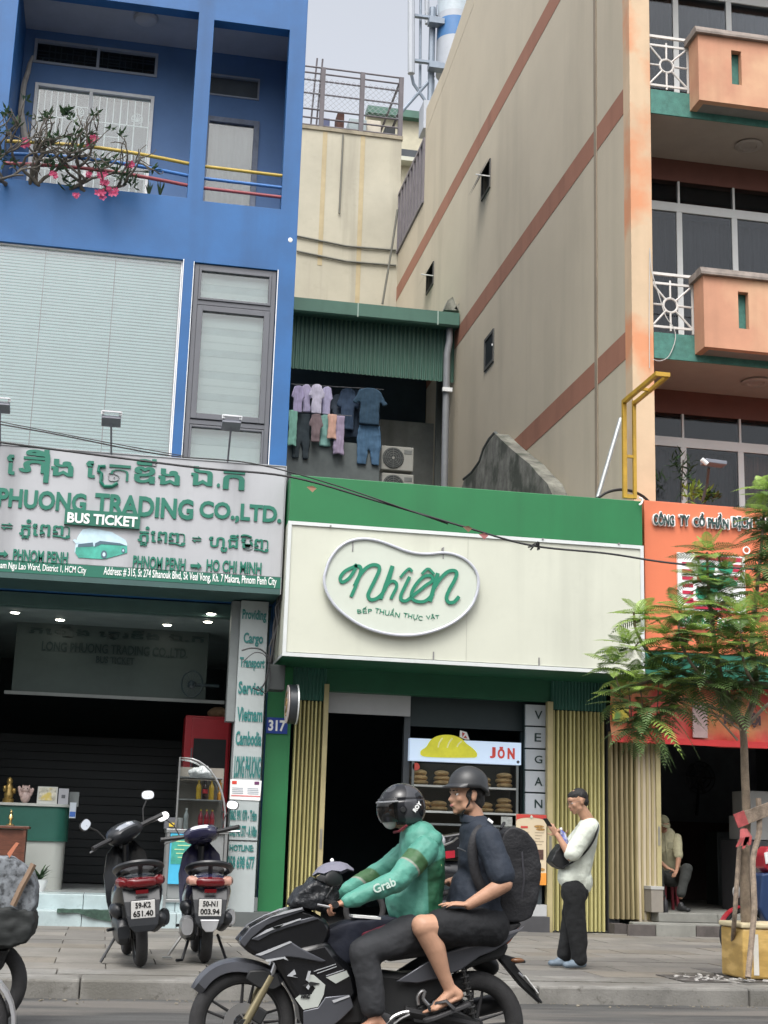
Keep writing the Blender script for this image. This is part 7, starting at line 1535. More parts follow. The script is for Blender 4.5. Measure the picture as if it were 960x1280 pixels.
# front mudguard: curved shell over the tyre with pointed nose
b = MB(); rings = []
for k in range(15):
    a = RAD(148-k*7.2); rr_ = .325+.012*math.sin(k*.45); hw = .075-.012*abs(k-9)/9
    if k == 0: hw = .02
    rings.append([AF+Vector((math.cos(a)*(rr_+dr), x, math.sin(a)*(rr_+dr))) for x, dr in ((-hw, -.05), (-hw*.9, .0), (-hw*.3, .018), (hw*.3, .018), (hw*.9, 0), (hw, -.05), (hw*.8, -.055), (0, -.01), (-hw*.8, -.055))])
b.loft(rings).build('front_mudguard', mgry, mo, smooth=True)
flat([(309, 1211), (327, 1210), (345, 1216), (350, 1230), (340, 1236), (322, 1234), (312, 1228), (305, 1222)], -.10, -.075, 'fork_guard', mat_bk, bevel=.01)
# main body: black core masses
flat([(298, 1174), (311, 1158), (333, 1146), (352, 1139), (374, 1134), (396, 1143), (410, 1158), (404, 1180), (385, 1190), (350, 1188), (330, 1196), (314, 1192), (303, 1184)], -.12, .12, 'front_fairing', mblk, bevel=.05, sm=2)
flat([(340, 1182), (372, 1180), (405, 1172), (418, 1190), (440, 1210), (446, 1240), (430, 1262), (405, 1282), (374, 1282), (370, 1255), (352, 1225), (338, 1200)], -.13, .13, 'leg_shield', mblk, bevel=.04)
both([(296, 1175), (311, 1157), (333, 1145), (352, 1138), (375, 1133), (377, 1137), (350, 1146), (330, 1155), (312, 1170), (303, 1182)], .122, 'nose_panel', mgry, th=.01)
both([(311, 1172), (330, 1160), (352, 1153), (388, 1144), (395, 1147), (356, 1158), (336, 1165), (320, 1174)], .124, 'nose_blade', mgry, th=.008)
for pts in ([(316, 1170), (334, 1158.5), (372, 1146), (372, 1148), (336, 1161)], [(333, 1145.5), (352, 1137.5), (374, 1132.5), (374, 1135), (353, 1140.5)]): both(pts, .136, 'silver_trim', msil, th=.003, bevel=0)
both([(337, 1157.5), (351, 1153.5), (346, 1158), (339, 1159.5)], .135, 'air_slot', mat_bk, th=.004, bevel=0)
both([(314, 1192), (336, 1184), (359, 1174.5), (374, 1184), (403, 1198.5), (397, 1200), (366, 1194.5), (352, 1193), (344, 1197), (330, 1198)], .132, 'silver_wing', mgry, th=.02, bevel=.006)
both([(316, 1190.5), (358, 1174), (361, 1175.5), (330, 1189), (322, 1192)], .153, 'wing_edge', msil, th=.003, bevel=0); both([(327, 1197), (352, 1193), (356, 1198), (350, 1195.5), (330, 1199.5)], .153, 'wing_edge', msil, th=.003, bevel=0)
both([(380, 1215), (388, 1216), (402, 1228), (400, 1240), (393, 1255), (375, 1258.5), (365, 1245), (370, 1241), (385, 1240), (390, 1232), (378, 1222)], .134, 'pale_decal', mcrm, th=.006, bevel=0)
flat([(355, 1217), (364, 1209), (366, 1215), (361, 1217), (368, 1219)], -.146, -.136, 'decal_mark', msil, bevel=0)
ptext('HRC', 376, 1242.5, 388, 1248, Y0-.146, mat_bk, mo, depth=.004, bold=.06, slant=.3)
flat([(378, 1222), (381, 1211), (384, 1211), (381, 1224)], -.146, -.136, 'decal_mark', msil, bevel=0); flat([(374, 1229), (384, 1224), (395, 1226), (380, 1231)], -.146, -.136, 'decal_mark', mat_bk, bevel=0); flat([(378, 1231), (381, 1227), (383, 1230), (381, 1234)], -.147, -.1465, 'decal_mark', msil, bevel=0)
both([(403, 1219), (428, 1210.5), (431.5, 1217.5), (415, 1226.5)], .134, 'pale_decal', mcrm, th=.006, bevel=0)
for p0, p1 in (((388, 1211), (415, 1202)), ((392, 1213.5), (416, 1205)), ((403, 1216.5), (425, 1209))): both([p0, p1, (p1[0], p1[1]+1), (p0[0], p0[1]+1)], .134, 'silver_line', msil, th=.005, bevel=0)
both([(375, 1260), (393, 1256), (402, 1243), (432, 1240), (437, 1255), (422, 1270), (405, 1283), (375, 1283)], .133, 'lower_cowl', mgry, th=.01); both([(410, 1247), (431, 1240.5), (432, 1242.5), (412, 1250)], .145, 'silver_line', msil, th=.004, bevel=0)
# top cover, black raincoat bundled over the handlebar
rcm = M('crumpled black nylon', (.010, .012, .015), .45, var=.3, vs=12, bump=.8, bs=16, bd=.03)
t2 = thing('black_nylon_cover', 'crumpled black nylon cover draped over the motorbike handlebar and dash', 'cover', Q(390, 1120)); q = [QX(*p) for p in ((362, 1133), (366, 1118), (378, 1108), (393, 1097), (399, 1103), (412, 1107), (421, 1115), (416, 1128), (402, 1138), (385, 1136))]; organic(MB().prism(q, Y0-.15, Y0+.15), 'cover', rcm, t2, voxel=.012, smooth=5, disp=.045, dscale=.06)
# handlebar, levers, far mirror
b = MB(); b.tube([Q(418, 1130, -.34), Q(412, 1128, -.2), Q(400, 1124, -.05), Q(400, 1124, .05), Q(412, 1125, .2), Q(416, 1124, .34)], .014, 8); b.build('handlebar', mgun, mo, smooth=True)
for s in (-1, 1): MB().tube([Q(414, 1129, s*.22), Q(420, 1131, s*.36)], .018, 10).build('handle_grip', mat_bk, mo, smooth=True)
MB().tube([Q(397, 1131, -.30), Q(405, 1132.5, -.32), Q(412, 1134, -.33)], .007, 6).build('brake_lever', mst, mo, smooth=True)
st_ = MB(); st_.tube([Q(408, 1122, -.22), Q(414, 1112, -.22), Q(417, 1104, -.2)], .006, 6); s0 = st_.build('mirror_stalk', mat_bk, mo); b = MB(); b.ell(Q(417, 1099, -.2), (.068, .02, .045), Euler((0, 0, RAD(35))).to_matrix()); b.build('mirror', mat_bk, s0, smooth=True)
st_ = MB(); st_.tube([Q(405, 1122, .22), Q(408, 1112, .24), Q(408, 1106, .24)], .006, 6); s0 = st_.build('mirror_stalk', mat_bk, mo); b = MB(); b.ell(Q(408, 1101, .24), (.066, .02, .043), Euler((0, 0, RAD(-25))).to_matrix()); b.build('mirror', mat_bk, s0, smooth=True)
# little phone umbrella
um = thing('phone_umbrella', 'miniature grey umbrella fixed above the handlebar to shade a phone', 'umbrella', Q(415, 1092, -.1)); gum = M('grey umbrella cloth', (.15, .15, .19), .6, var=.08)
Cu = Q(415, 1077, -.08); b = MB(); nn = 8; R0 = .125; vs = [Cu]; rings = []
for j, (rr_, zz) in enumerate(((.002, 0), (.05, -.010), (.09, -.030), (R0, -.066))):
    ring_ = []
    for k in range(nn*2):
        a = 2*math.pi*k/(nn*2)+.2; sc = rr_*(1 if k % 2 == 0 else .93); dz = zz+(.0 if k % 2 == 0 else .012*(j/3)); p = Vector((math.cos(a)*sc, math.sin(a)*sc, dz)); ring_.append(Cu+Matrix.Rotation(RAD(-8), 3, 'Y') @ Matrix.Rotation(RAD(-6), 3, 'X') @ p)
    rings.append(ring_)
b.loft(rings, cap=False); o = b.build('canopy', gum, um); sm_ = o.modifiers.new('t', 'SOLIDIFY'); sm_.thickness = .002
MB().ell(Cu+Vector((0, 0, .006)), (.011, .011, .012)).build('tip', wht, um, smooth=True); MB().tube([Cu, Cu+Vector((.0, .02, -.16))], .004, 6).build('shaft', mst, um); 
ph_ = thing('phone_on_bars', 'phone held on the handlebar mount below the tiny umbrella', 'phone', Q(421, 1112, -.05)); MB().obox(Q(419, 1115, -.06), (.016, .08, .15), Euler((0, RAD(30), 0)).to_matrix()).build('phone', mat_bk, ph_, bevel=.006); MB().tube([Q(415, 1119, -.06), Q(410, 1126, -.06)], .01, 6).build('mount', mst, ph_)
# load on the footboard: dark blue and red bag
bgm = M('navy bag cloth', (.007, .010, .022), .7, var=.3, vs=8, bump=.3, bs=40); bgr = M('dark red bag cloth', (.16, .012, .03), .6, var=.2)
t2 = thing('navy_red_bag', 'dark navy bag with red side carried between the handlebar and the rider', 'bag', Q(450, 1170)); q = [QX(*p) for p in ((402, 1172), (404, 1162), (430, 1151), (460, 1147), (490, 1145), (505, 1150), (490, 1175), (460, 1195), (430, 1205), (412, 1195))]; organic(MB().prism(q, Y0-.10, Y0+.12), 'bag', bgm, t2, voxel=.014, smooth=6, disp=.02, dscale=.08)
q = [QX(*p) for p in ((448, 1165), (475, 1155), (486, 1152), (482, 1164), (462, 1172), (448, 1173))]; organic(MB().prism(q, Y0-.135, Y0-.08), 'red_side', bgr, t2, voxel=.01, smooth=4, disp=.01, dscale=.06)
t2 = thing('folded_papers', 'flat white folded papers lying on the navy bag', 'papers', Q(460, 1144)); MB().obox(Q(456, 1146, -.03), (.16, .14, .012), Euler((0, RAD(3), 0)).to_matrix()).build('papers', wht, t2)
# engine, frame
flat([(405, 1200), (440, 1205), (470, 1212), (500, 1215), (540, 1212), (560, 1225), (545, 1250), (500, 1275), (440, 1282), (410, 1282), (418, 1250)], -.10, .10, 'frame_cover', mat_bk, bevel=.03)
b = MB(); c0 = Q(470, 1285); c0.y = Y0; b.lathe([(.075, -.16), (.10, -.15), (.11, -.10), (.11, .14)], c0, (0, 1, 0), 24); b.cap(Q(420, 1280, 0), Q(465, 1283, 0), .07, .08); b.build('engine', mgun, mo, smooth=True); b = MB()
for k in range(6): b.obox(Q(418+k*6, 1281, 0), (.012, .19, .15))
b.build('cylinder_fins', mgun, mo)
b = MB(); b.tube(smoothline([tuple(Q(*p, -.15)) for p in ((483, 1280), (492, 1271), (503, 1266), (511, 1265))], 3), .011, 8); b.tube(smoothline([tuple(Q(*p, -.155)) for p in ((488, 1284), (500, 1274), (512, 1268))], 3), .007, 8); b.build('gear_lever', mst, mo, smooth=True)
# seat, tail
flat([(470, 1160), (500, 1154), (560, 1162), (600, 1160), (640, 1150), (646, 1154), (630, 1168), (590, 1180), (540, 1192), (480, 1200), (462, 1180)], -.13, .13, 'seat', M('black saddle vinyl', (.018, .018, .02), .55, bump=.2, bs=180), bevel=.04)
both([(489, 1224), (520, 1204), (548, 1188), (590, 1174), (630, 1162), (645, 1157.5), (636, 1167), (627, 1175.5), (610, 1186), (592, 1193), (570, 1209), (543, 1220), (515, 1226)], .128, 'side_panel', mgry, th=.016, bevel=.006)
both([(548, 1190.5), (590, 1176.5), (638, 1160), (646, 1156), (641, 1161.5), (592, 1179.5)], .1445, 'panel_top_strip', M('lighter metallic panel', (.20, .20, .22), .3, .5), th=.003, bevel=0)  # lighter strip along the upper edge of each side panel
flat([(560, 1205), (592, 1193), (625, 1176), (632, 1180), (625, 1196), (600, 1202), (575, 1212)], -.09, .09, 'under_tail', mat_bk, bevel=.02)
flat([(627, 1176), (638, 1163), (645, 1157), (643, 1163), (634, 1176), (630, 1180)], -.07, .07, 'tail_light', M('tail amber red', (.45, .12, .06), .2, coat=.5), bevel=.006)
b = MB(); b.cap(Q(600, 1200, .12), Q(612, 1208, .12), .062, .055, 16); b.build('silencer_end', mat_bk, mo, smooth=True)
flat([(621, 1190), (640, 1196), (654, 1199.5), (655, 1203), (641, 1204), (652, 1219), (676, 1252), (674, 1254), (650, 1232), (632, 1210), (622, 1198)], -.045, .045, 'rear_mudguard', mat_bk, bevel=.008)
MB().tube([Q(648, 1216, -.05), Q(671, 1239, -.05)], .007, 6).build('plate_edge', mst, mo); MB().obox(Q(660, 1229, 0), (.006, .16, .12), Euler((0, RAD(-40), 0)).to_matrix()).build('number_plate', platem, mo)
for s in (-1, 1): MB().ell(Q(647, 1200.5, s*.09), (.04, .02, .014)).build('rear_indicator', M('smoked amber', (.16, .07, .03), .2), mo, smooth=True)
b = MB()
for s in (-1, 1): b.tube([AR+Vector((0, s*.10, 0)), Q(500, 1262, 0)+Vector((0, s*.10, 0))], [.022, .028], 8, flat=1.5)
b.build('swingarm', mgun, mo, smooth=True)
for s in (-1, 1):
    b = MB(); P, q_ = AR+Vector((-.03, s*.11, .05)), Q(572, 1205, 0)+Vector((0, s*.11, 0)); 
    hel = [P.lerp(q_, k/60)+Vector((.022*math.cos(k*.9), .022*math.sin(k*.9), 0)) for k in range(61)]; b.tube(hel, .005, 5); b.tube([P, q_], .011, 6); b.build('shock_absorber', M('shock spring', (.03, .03, .03), .4), mo, smooth=True)
flat([(508, 1262), (530, 1250), (590, 1270), (592, 1280), (560, 1282), (512, 1275)], -.115, -.10, 'chain_case', mat_bk, bevel=.006)
b = MB(); b.tube(smoothline([tuple(Q(*p, -.14)) for p in ((523, 1256), (522, 1246), (527, 1239), (531, 1240), (529, 1248), (534, 1255), (540, 1262))], 3), .010, 8); b.build('peg_bracket', mst, mo, smooth=True); MB().tube([Q(536, 1258, -.12), Q(538, 1262, -.24)], .012, 8).build('passenger_peg', mat_bk, mo)
MB().tube([Q(480, 1284, -.12), Q(480, 1285, -.26)], .014, 8).build('rider_peg', mat_bk, mo)
b = MB(); b.cap(Q(500, 1278, .15), Q(585, 1262, .17), .03, .055, 14); b.cap(Q(585, 1262, .17), Q(625, 1252, .17), .055, .055, 14); b.build('exhaust', mgun, mo, smooth=True)
# ================================================================== PEOPLE
skin1 = M('light brown skin', (.44, .25, .165), .5, var=.14, vs=9, spec=.35); skin2 = M('tanned skin', (.38, .20, .13), .5, var=.12, vs=9, spec=.35); skin3 = M('brown skin', (.30, .16, .10), .6, var=.08, vs=9)
hairm = M('black hair', (.010, .009, .009), .55, bump=.6, bs=200, var=.3, vs=40); eyew = M('eye white', (.7, .68, .66), .2); eyed = M('dark iris', (.02, .012, .01), .1); lipm = M('lip', (.40, .15, .13), .5)
def frame3(f, u):
    f = Vector(f).normalized(); u = Vector(u); s = f.cross(u).normalized(); u = s.cross(f).normalized()
    return s, f, u, Matrix((s, f, u)).transposed()
def headgeo(mb, C, f, u, k=1.0):
    s, f, u, R_ = frame3(f, u); C = Vector(C)
    def p(a, b, c): return C+(s*a+f*b+u*c)*k
    def e(pt, r): mb.ell(pt, tuple(x*k for x in r), R_, 18, 12)
    e(p(0, -.012, .028), (.074, .094, .088)); e(p(0, .022, -.02), (.062, .068, .08)); e(p(0, .034, -.068), (.046, .048, .034)); e(p(0, .062, -.092), (.022, .018, .016))
    e(p(0, .07, .035), (.05, .02, .03)); mb.cap(p(-.035, .079, .016), p(.035, .079, .016), .010*k, .010*k)
    mb.cap(p(0, .084, .006), p(0, .102, -.030), .0065*k, .0105*k); e(p(.010, .094, -.034), (.008, .009, .007)); e(p(-.010, .094, -.034), (.008, .009, .007))
    e(p(0, .084, -.055), (.024, .011, .006)); e(p(0, .083, -.065), (.021, .011, .0065))
    for q in (-1, 1):
        e(p(q*.038, .060, -.022), (.022, .022, .024)); e(p(q*.075, -.008, -.008), (.010, .019, .031)); e(p(q*.078, -.014, .004), (.008, .016, .018)); e(p(q*.045, .01, -.06), (.02, .04, .03))
    return s, f, u, R_, p
def face(person, C, f, u, k=1.0):
    s, f, u, R_, p = headgeo(MB(), C, f, u, k)
    for q in (-1, 1):
        e = MB().ell(p(q*.031, .071, .001), (.0125*k, .011*k, .010*k), R_).build('eye', eyew, person, smooth=True); MB().ell(p(q*.031, .0802, .001), (.0055*k, .004*k, .0055*k), R_).build('iris', eyed, e, smooth=True)
        MB().cap(p(q*.016, .090, .021), p(q*.046, .079, .022), .0035*k, .0025*k).build('eyebrow', hairm, person, smooth=True)
    MB().ell(p(0, .0905, -.060), (.019*k, .006*k, .0075*k), R_).build('lips', lipm, person, smooth=True)
def hand(mb, W_, d, n, thumb, curl=(.3, .35, .4, .45), spread=.06, k=1.0, tc=.4):
    """palm plus four unequal fingers and a thumb; n = side the fingers curl to, thumb = +1/-1 side along d x n"""
    d = Vector(d).normalized(); n = Vector(n); n = (n-d*n.dot(d)).normalized(); l = d.cross(n)*thumb; W_ = Vector(W_)
    mb.cap(W_, W_+d*.045*k+l*.006*k, .024*k, .030*k, flat=(1.0, .52), side=l); mb.cap(W_+d*.04*k, W_+d*.078*k, .032*k, .034*k, flat=(1.12, .40), side=l)
    for i, (off, L) in enumerate(((.028, .072), (.010, .080), (-.009, .074), (-.027, .058))):
        b_ = W_+d*(.088-.004*abs(i-1))*k+l*off*k; v = (d+l*spread*(1.2-i*.8)).normalized(); r = (.0088-.0006*i)*k; a = curl[i]
        ax = l
        for j, fr in enumerate((.45, .32, .25)):
            v = (Matrix.Rotation(a*(.8 if j == 0 else 1.1), 3, d.cross(n)) @ v).normalized() if True else v
            e = b_+v*L*fr*k; mb.cap(b_, e, r*(1-.08*j), r*(.94-.08*j), 8); b_ = e
    v = (d*.55+l*.83).normalized(); b_ = W_+d*.022*k+l*.022*k
    for j, L in enumerate((.036, .030, .024)):
        e = b_+v*L*k; mb.cap(b_, e, .0115*k*(1-.1*j), .0105*k*(1-.1*j), 8); b_ = e; v = (v+n*tc*.6+d*.25).normalized()
def limb(mb, pts, rs, flat=(1, 1), side=None):
    for i in range(len(pts)-1): mb.cap(pts[i], pts[i+1], rs[i], rs[i+1], 14, flat, side)
def foot(mb, A, d, k=1.0, barefoot=True):
    d = Vector(d).normalized(); A = Vector(A); u = Vector((0, 0, 1)); l = d.cross(u).normalized(); dn = (u-d*u.dot(d)).normalized()
    mb.cap(A, A-d*.035*k-dn*.045*k, .036*k, .032*k); mb.cap(A-dn*.02*k, A+d*.09*k-dn*.055*k, .036*k, .030*k, flat=(1.1, .8), side=l); mb.cap(A-d*.03*k-dn*.06*k, A+d*.11*k-dn*.066*k, .030*k, .034*k, flat=(1.15, .55), side=l)
    for i in range(5): b_ = A+d*(.135-.008*i)*k-dn*.072*k+l*(.028-.0145*i)*k; mb.cap(b_, b_+d*(.036-.005*i)*k-dn*.002, (.0115 if i == 0 else .0085)*k, (.010 if i == 0 else .007)*k, 8)
def shoe(mb, A, d, k=1.0):
    d = Vector(d).normalized(); A = Vector(A); u = Vector((0, 0, 1)); l = d.cross(u).normalized()
    mb.cap(A+u*.02, A-d*.02*k-u*.02, .045*k, .045*k); mb.cap(A-d*.04*k-u*.045*k, A+d*.14*k-u*.05*k, .042*k, .045*k, flat=(1.05, .75), side=l); mb.cap(A-u*.01, A+d*.08*k-u*.035*k, .042*k, .038*k)
XL = Vector((0, 1, 0))     # lateral for people facing -x (towards +y is their right)
# ---------------------------------------------------------------- rider
def R3(px, py, dy): return Q(px, py, dy)
rid = thing('person', 'motorbike rider in turquoise jacket, black full helmet and face mask', 'person', Q(530, 1160))
HC = Q(501, 1012, .0); hf = Vector((-1, -.10, -.10))
body = MB(); headgeo(body, HC, hf, (0, 0, 1), 1.0); NB = Q(524, 1043, 0)
body.cap(HC+Vector((.03, 0, -.07)), NB, .055, .06)
CH, HIP = Q(527, 1085, 0), Q(522, 1150, 0)
body.cap(NB+Vector((0, 0, -.04)), CH, .10, .12, 16, (1.35, .95), XL); body.cap(CH, HIP, .12, .13, 16, (1.25, .95), XL)
shN, shF = Q(531, 1062, -.17), Q(522, 1058, .17); elN, elF = Q(497, 1101, -.27), Q(478, 1088, .26); wrN, wrF = Q(431, 1128, -.30), Q(424, 1118, .30)
limb(body, [shN, elN, wrN], [.05, .042, .028]); limb(body, [shF, elF, wrF], [.05, .042, .028])
hand(body, wrN+(wrN-elN).normalized()*-.005, (-.92, .0, -.28), (.1, .1, -1), -1, curl=(.95, 1.0, 1.0, 1.05), k=.95); hand(body, wrF, (-.9, 0, -.25), (.1, -.1, -1), 1, curl=(.95, 1, 1, 1.05), k=.95)
hpN, hpF = Q(530, 1160, -.09), Q(530, 1160, .09); knN, knF = Q(455, 1189, -.20), Q(455, 1189, .20); anN, anF = Q(468, 1268, -.18), Q(468, 1268, .20)
limb(body, [hpN, knN, anN], [.085, .058, .036]); limb(body, [hpF, knF, anF], [.085, .058, .036])
foot(body, anN+Vector((0, 0, -.02)), (-1, 0, -.12)); foot(body, anF+Vector((0, 0, -.02)), (-1, 0, -.12))
organic(body, 'body', skin2, rid, voxel=.007, smooth=3); face(rid, HC, hf, (0, 0, 1))
# jacket with olive and dark green panels
jm = M('turquoise jacket cloth', (.07, .26, .20), .6, var=.10, vs=6, bump=.5, bs=9, bd=.03)
def panel_mat(m, col, pts_):  # colours the cloth where it was sewn: beyond planes given as (point, normal) pairs, all must hold
    nt = m.node_tree; n = nt.nodes; l = nt.links; p = n['Principled BSDF']; prev = p.inputs['Base Color'].links[0].from_socket
    g = n.new('ShaderNodeNewGeometry'); acc = None
    for P, N in pts_:
        s_ = n.new('ShaderNodeVectorMath'); s_.operation = 'SUBTRACT'; l.new(g.outputs['Position'], s_.inputs[0]); s_.inputs[1].default_value = P
        d_ = n.new('ShaderNodeVectorMath'); d_.operation = 'DOT_PRODUCT'; l.new(s_.outputs[0], d_.inputs[0]); d_.inputs[1].default_value = Vector(N).normalized()
        r_ = n.new('ShaderNodeMapRange'); r_.inputs['From Min'].default_value = -.004; r_.inputs['From Max'].default_value = .004; l.new(d_.outputs['Value'], r_.inputs['Value'])
        if acc is None: acc = r_.outputs[0]
        else: mu = n.new('ShaderNodeMath'); mu.operation = 'MULTIPLY'; l.new(acc, mu.inputs[0]); l.new(r_.outputs[0], mu.inputs[1]); acc = mu.outputs[0]
    mx = n.new('ShaderNodeMix'); mx.data_type = 'RGBA'; l.new(acc, mx.inputs['Factor']); l.new(prev, mx.inputs['A']); mx.inputs['B'].default_value = (*col, 1); l.new(mx.outputs['Result'], p.inputs['Base Color'])
tj = jm; 
bk0 = Q(527, 1078, 0)
jt = M('turquoise jacket torso cloth', (.07, .26, .20), .6, var=.10, vs=6, bump=.5, bs=9, bd=.03)
panel_mat(jt, (.015, .095, .045), [(tuple(Q(536, 1076, 0)), (.35, 0, -1)), (tuple(Q(527, 1120, 0)), (1, 0, .08))])
adir = (elN-shN).normalized()
panel_mat(jm, (.035, .10, .035), [(tuple(shN+adir*.075), tuple(adir)), (tuple(shN+adir*.150), tuple(-adir))]); panel_mat(jm, (.25, .24, .20), [(tuple(shN+adir*.150), tuple(adir)), (tuple(shN+adir*.160), tuple(-adir))])
j = MB(); j.cap(NB+Vector((.0, 0, -.03)), CH, .115, .138, 18, (1.42, .98), XL); j.cap(CH, Q(521, 1140, 0), .138, .14, 18, (1.25, .98), XL); j.cap(Q(505, 1125, 0), Q(512, 1143, 0), .11, .105, 14, (1.3, 1), XL); j.ell(Q(541, 1068, 0), (.075, .15, .10)); j.cap(Q(540, 1050, -.1), Q(540, 1050, .1), .06, .06)
organic(j, 'jacket', jt, rid, voxel=.009, smooth=5, disp=0.0217, dscale=.09)
for nm, a_, b_, c_ in (('jacket_sleeve', shN, elN, wrN), ('jacket_sleeve', shF, elF, wrF)):
    j = MB(); limb(j, [a_, elN.lerp(a_, .5) if a_ is shN else elF.lerp(a_, .5), b_], [.078, .072, .062]); j.cap(b_, b_.lerp(c_, .86), .062, .047, 14); j.cap(b_.lerp(c_, .86), b_.lerp(c_, .96), .038, .036, 14); organic(j, nm, jm, rid, voxel=.008, smooth=4, disp=0.0198, dscale=.07)
cl = MB(); nd = (HC-NB).normalized(); cl.loft([[NB+nd*h+Vector((math.cos(a)*r, math.sin(a)*r*1.05, 0)) for a in [i*math.pi/8 for i in range(16)]] for r, h in ((.10, -.02), (.082, .02), (.078, .055), (.066, .05), (.07, 0))]); cl.build('jacket_collar', jt, rid, smooth=True)
dirS = (wrN-elN).normalized(); angS = math.atan2(dirS.z, -dirS.x)
Pm = elN.lerp(wrN, .30)+Vector((0, -.063, .006)); prt = M('white sleeve print', (.50, .62, .56), .6)
text('Grab', Pm.x-.065, Pm.x+.065, Pm.z-.018, Pm.z+.03, Pm.y-.006, prt, rid, depth=.004, bold=.02, name='sleeve_print', rot=math.atan2((elN-wrN).z, (elN-wrN).x))
Pm = Q(545, 1081, -.155); text('GRAB', Pm.x-.035, Pm.x+.035, Pm.z-.012, Pm.z+.012, Pm.y, M('gold print', (.45, .40, .15), .6), rid, depth=.003, bold=.03, name='back_print', rot=-.3)
trm = M('charcoal trousers', (.030, .032, .036), .85, var=.12, vs=14, bump=.45, bs=8, bd=.03)
for a_, b_, c_, s_ in ((hpN, knN, anN, -1), (hpF, knF, anF, 1)):
    j = MB(); j.cap(Q(520, 1152, s_*.05), a_, .11, .11); j.cap(a_, b_, .105, .082, 16); j.cap(b_, b_.lerp(c_, .88), .080, .066, 16, (1, 1.1)); organic(j, 'trouser_leg', trm, rid, voxel=.009, smooth=4, disp=0.0217, dscale=.10)
# helmet, visor, mask
s_, f_, u_, Rh = frame3(hf, (0, 0, 1))
hm = M('camo black helmet', (.014, .015, .018), .22, coat=.1, var=.2, vs=5, spec=.35)
nt = hm.node_tree; n_ = nt.nodes; l_ = nt.links; vz = n_.new('ShaderNodeTexNoise'); vz.inputs['Scale'].default_value = 9; vz.inputs['Detail'].default_value = 1; g_ = n_.new('ShaderNodeNewGeometry'); l_.new(g_.outputs['Position'], vz.inputs['Vector'])
rg2 = n_.new('ShaderNodeMapRange'); rg2.inputs['From Min'].default_value = .55; rg2.inputs['From Max'].default_value = .57; l_.new(vz.outputs['Fac'], rg2.inputs['Value']); mx = n_.new('ShaderNodeMix'); mx.data_type = 'RGBA'; pp = n_['Principled BSDF']; prev = pp.inputs['Base Color'].links[0].from_socket
l_.new(rg2.outputs[0], mx.inputs['Factor']); l_.new(prev, mx.inputs['A']); mx.inputs['B'].default_value = (.05, .052, .058, 1); l_.new(mx.outputs['Result'], pp.inputs['Base Color'])
def hp(a, b, c): return HC+s_*a+f_*b+u_*c
hb = MB(); nu = 28; rings = []
def shell(a0, a1, nv, R_, cut):  # ellipsoidal helmet shell, opening left at the face
    vs = []; fs = []
    for i in range(nv+1):
        th = a0+(a1-a0)*i/nv
        for k in range(nu+1):
            ph = cut+(2*math.pi-2*cut)*k/nu; vs.append(hp(R_[0]*math.sin(th)*math.sin(ph), R_[1]*math.sin(th)*math.cos(ph)-.008, R_[2]*math.cos(th)+.012))
    for i in range(nv):
        for k in range(nu): a = i*(nu+1)+k; fs.append((a, a+1, a+nu+2, a+nu+1))
    return vs, fs
RS = (.122, .140, .138)
hb.add(*shell(.001, 1.25, 10, RS, 0)); hb.add(*shell(1.25, 2.35, 9, RS, .95))
hel = hb.build('helmet', hm, rid, smooth=2); so = hel.modifiers.new('t', 'SOLIDIFY'); so.thickness = .016
vb = MB(); vs = []; fs = []; nk, nv = 16, 8
for i in range(nv+1):
    th = 1.12+(2.12-1.12)*i/nv
    for k in range(nk+1): ph = -1.15+2.3*k/nk; vs.append(hp(.126*math.sin(th)*math.sin(ph), .150*math.sin(th)*math.cos(ph)-.006, .140*math.cos(th)+.008))
for i in range(nv):
    for k in range(nk): a = i*(nk+1)+k; fs.append((a, a+1, a+nk+2, a+nk+1))
vb.add(vs, fs); vis = vb.build('visor', glass('smoke visor', (.22, .24, .25), .05, 1.4), hel, smooth=2)
for q in (-1, 1): MB().lathe([(.016, 0), (.014, .008)], hp(q*.121, .025, .0), s_*q, 14).build('visor_hinge', mat_bk, hel)
ct_ = MB(); ct_.tube([hp(.122*math.sin(t), .146*math.cos(t)-.006, .048) for t in [-1.2+i*.2 for i in range(13)]], .005, 5); ct_.build('visor_rim', silv, hel, smooth=True)
Pm = hp(-.113, -.06, .0)
for nm_, dx, dz in (('R', -.012, -.022), ('O', 0, 0), ('Y', .013, .022)):
    c_ = hp(.1235 if s_.y < 0 else -.1235, -.058, 0)
sgn = 1 if (HC+s_*.1).y < HC.y else -1
Pm = hp(sgn*.112, -.062, .01); text('ROY', Pm.x-.032, Pm.x+.032, Pm.z-.012, Pm.z+.012, Pm.y-.019, wht, hel, depth=.012, bold=.05, name='helmet_lettering', rot=.95)
mk = MB(); mk.ell(hp(0, .068, -.055), (.056, .045, .052), Rh); mk.ell(hp(0, .09, -.05), (.03, .032, .035), Rh); organic(mk, 'face_mask', M('white cloth mask', (.55, .56, .54), .8, var=.08, vs=30), rid, voxel=.006, smooth=3)
MB().tube([hp(sgn*.10, .0, -.09), hp(sgn*.07, .04, -.12), hp(0, .05, -.125)], .008, 5).build('chin_strap', M('dark red strap', (.15, .02, .03), .7), rid)
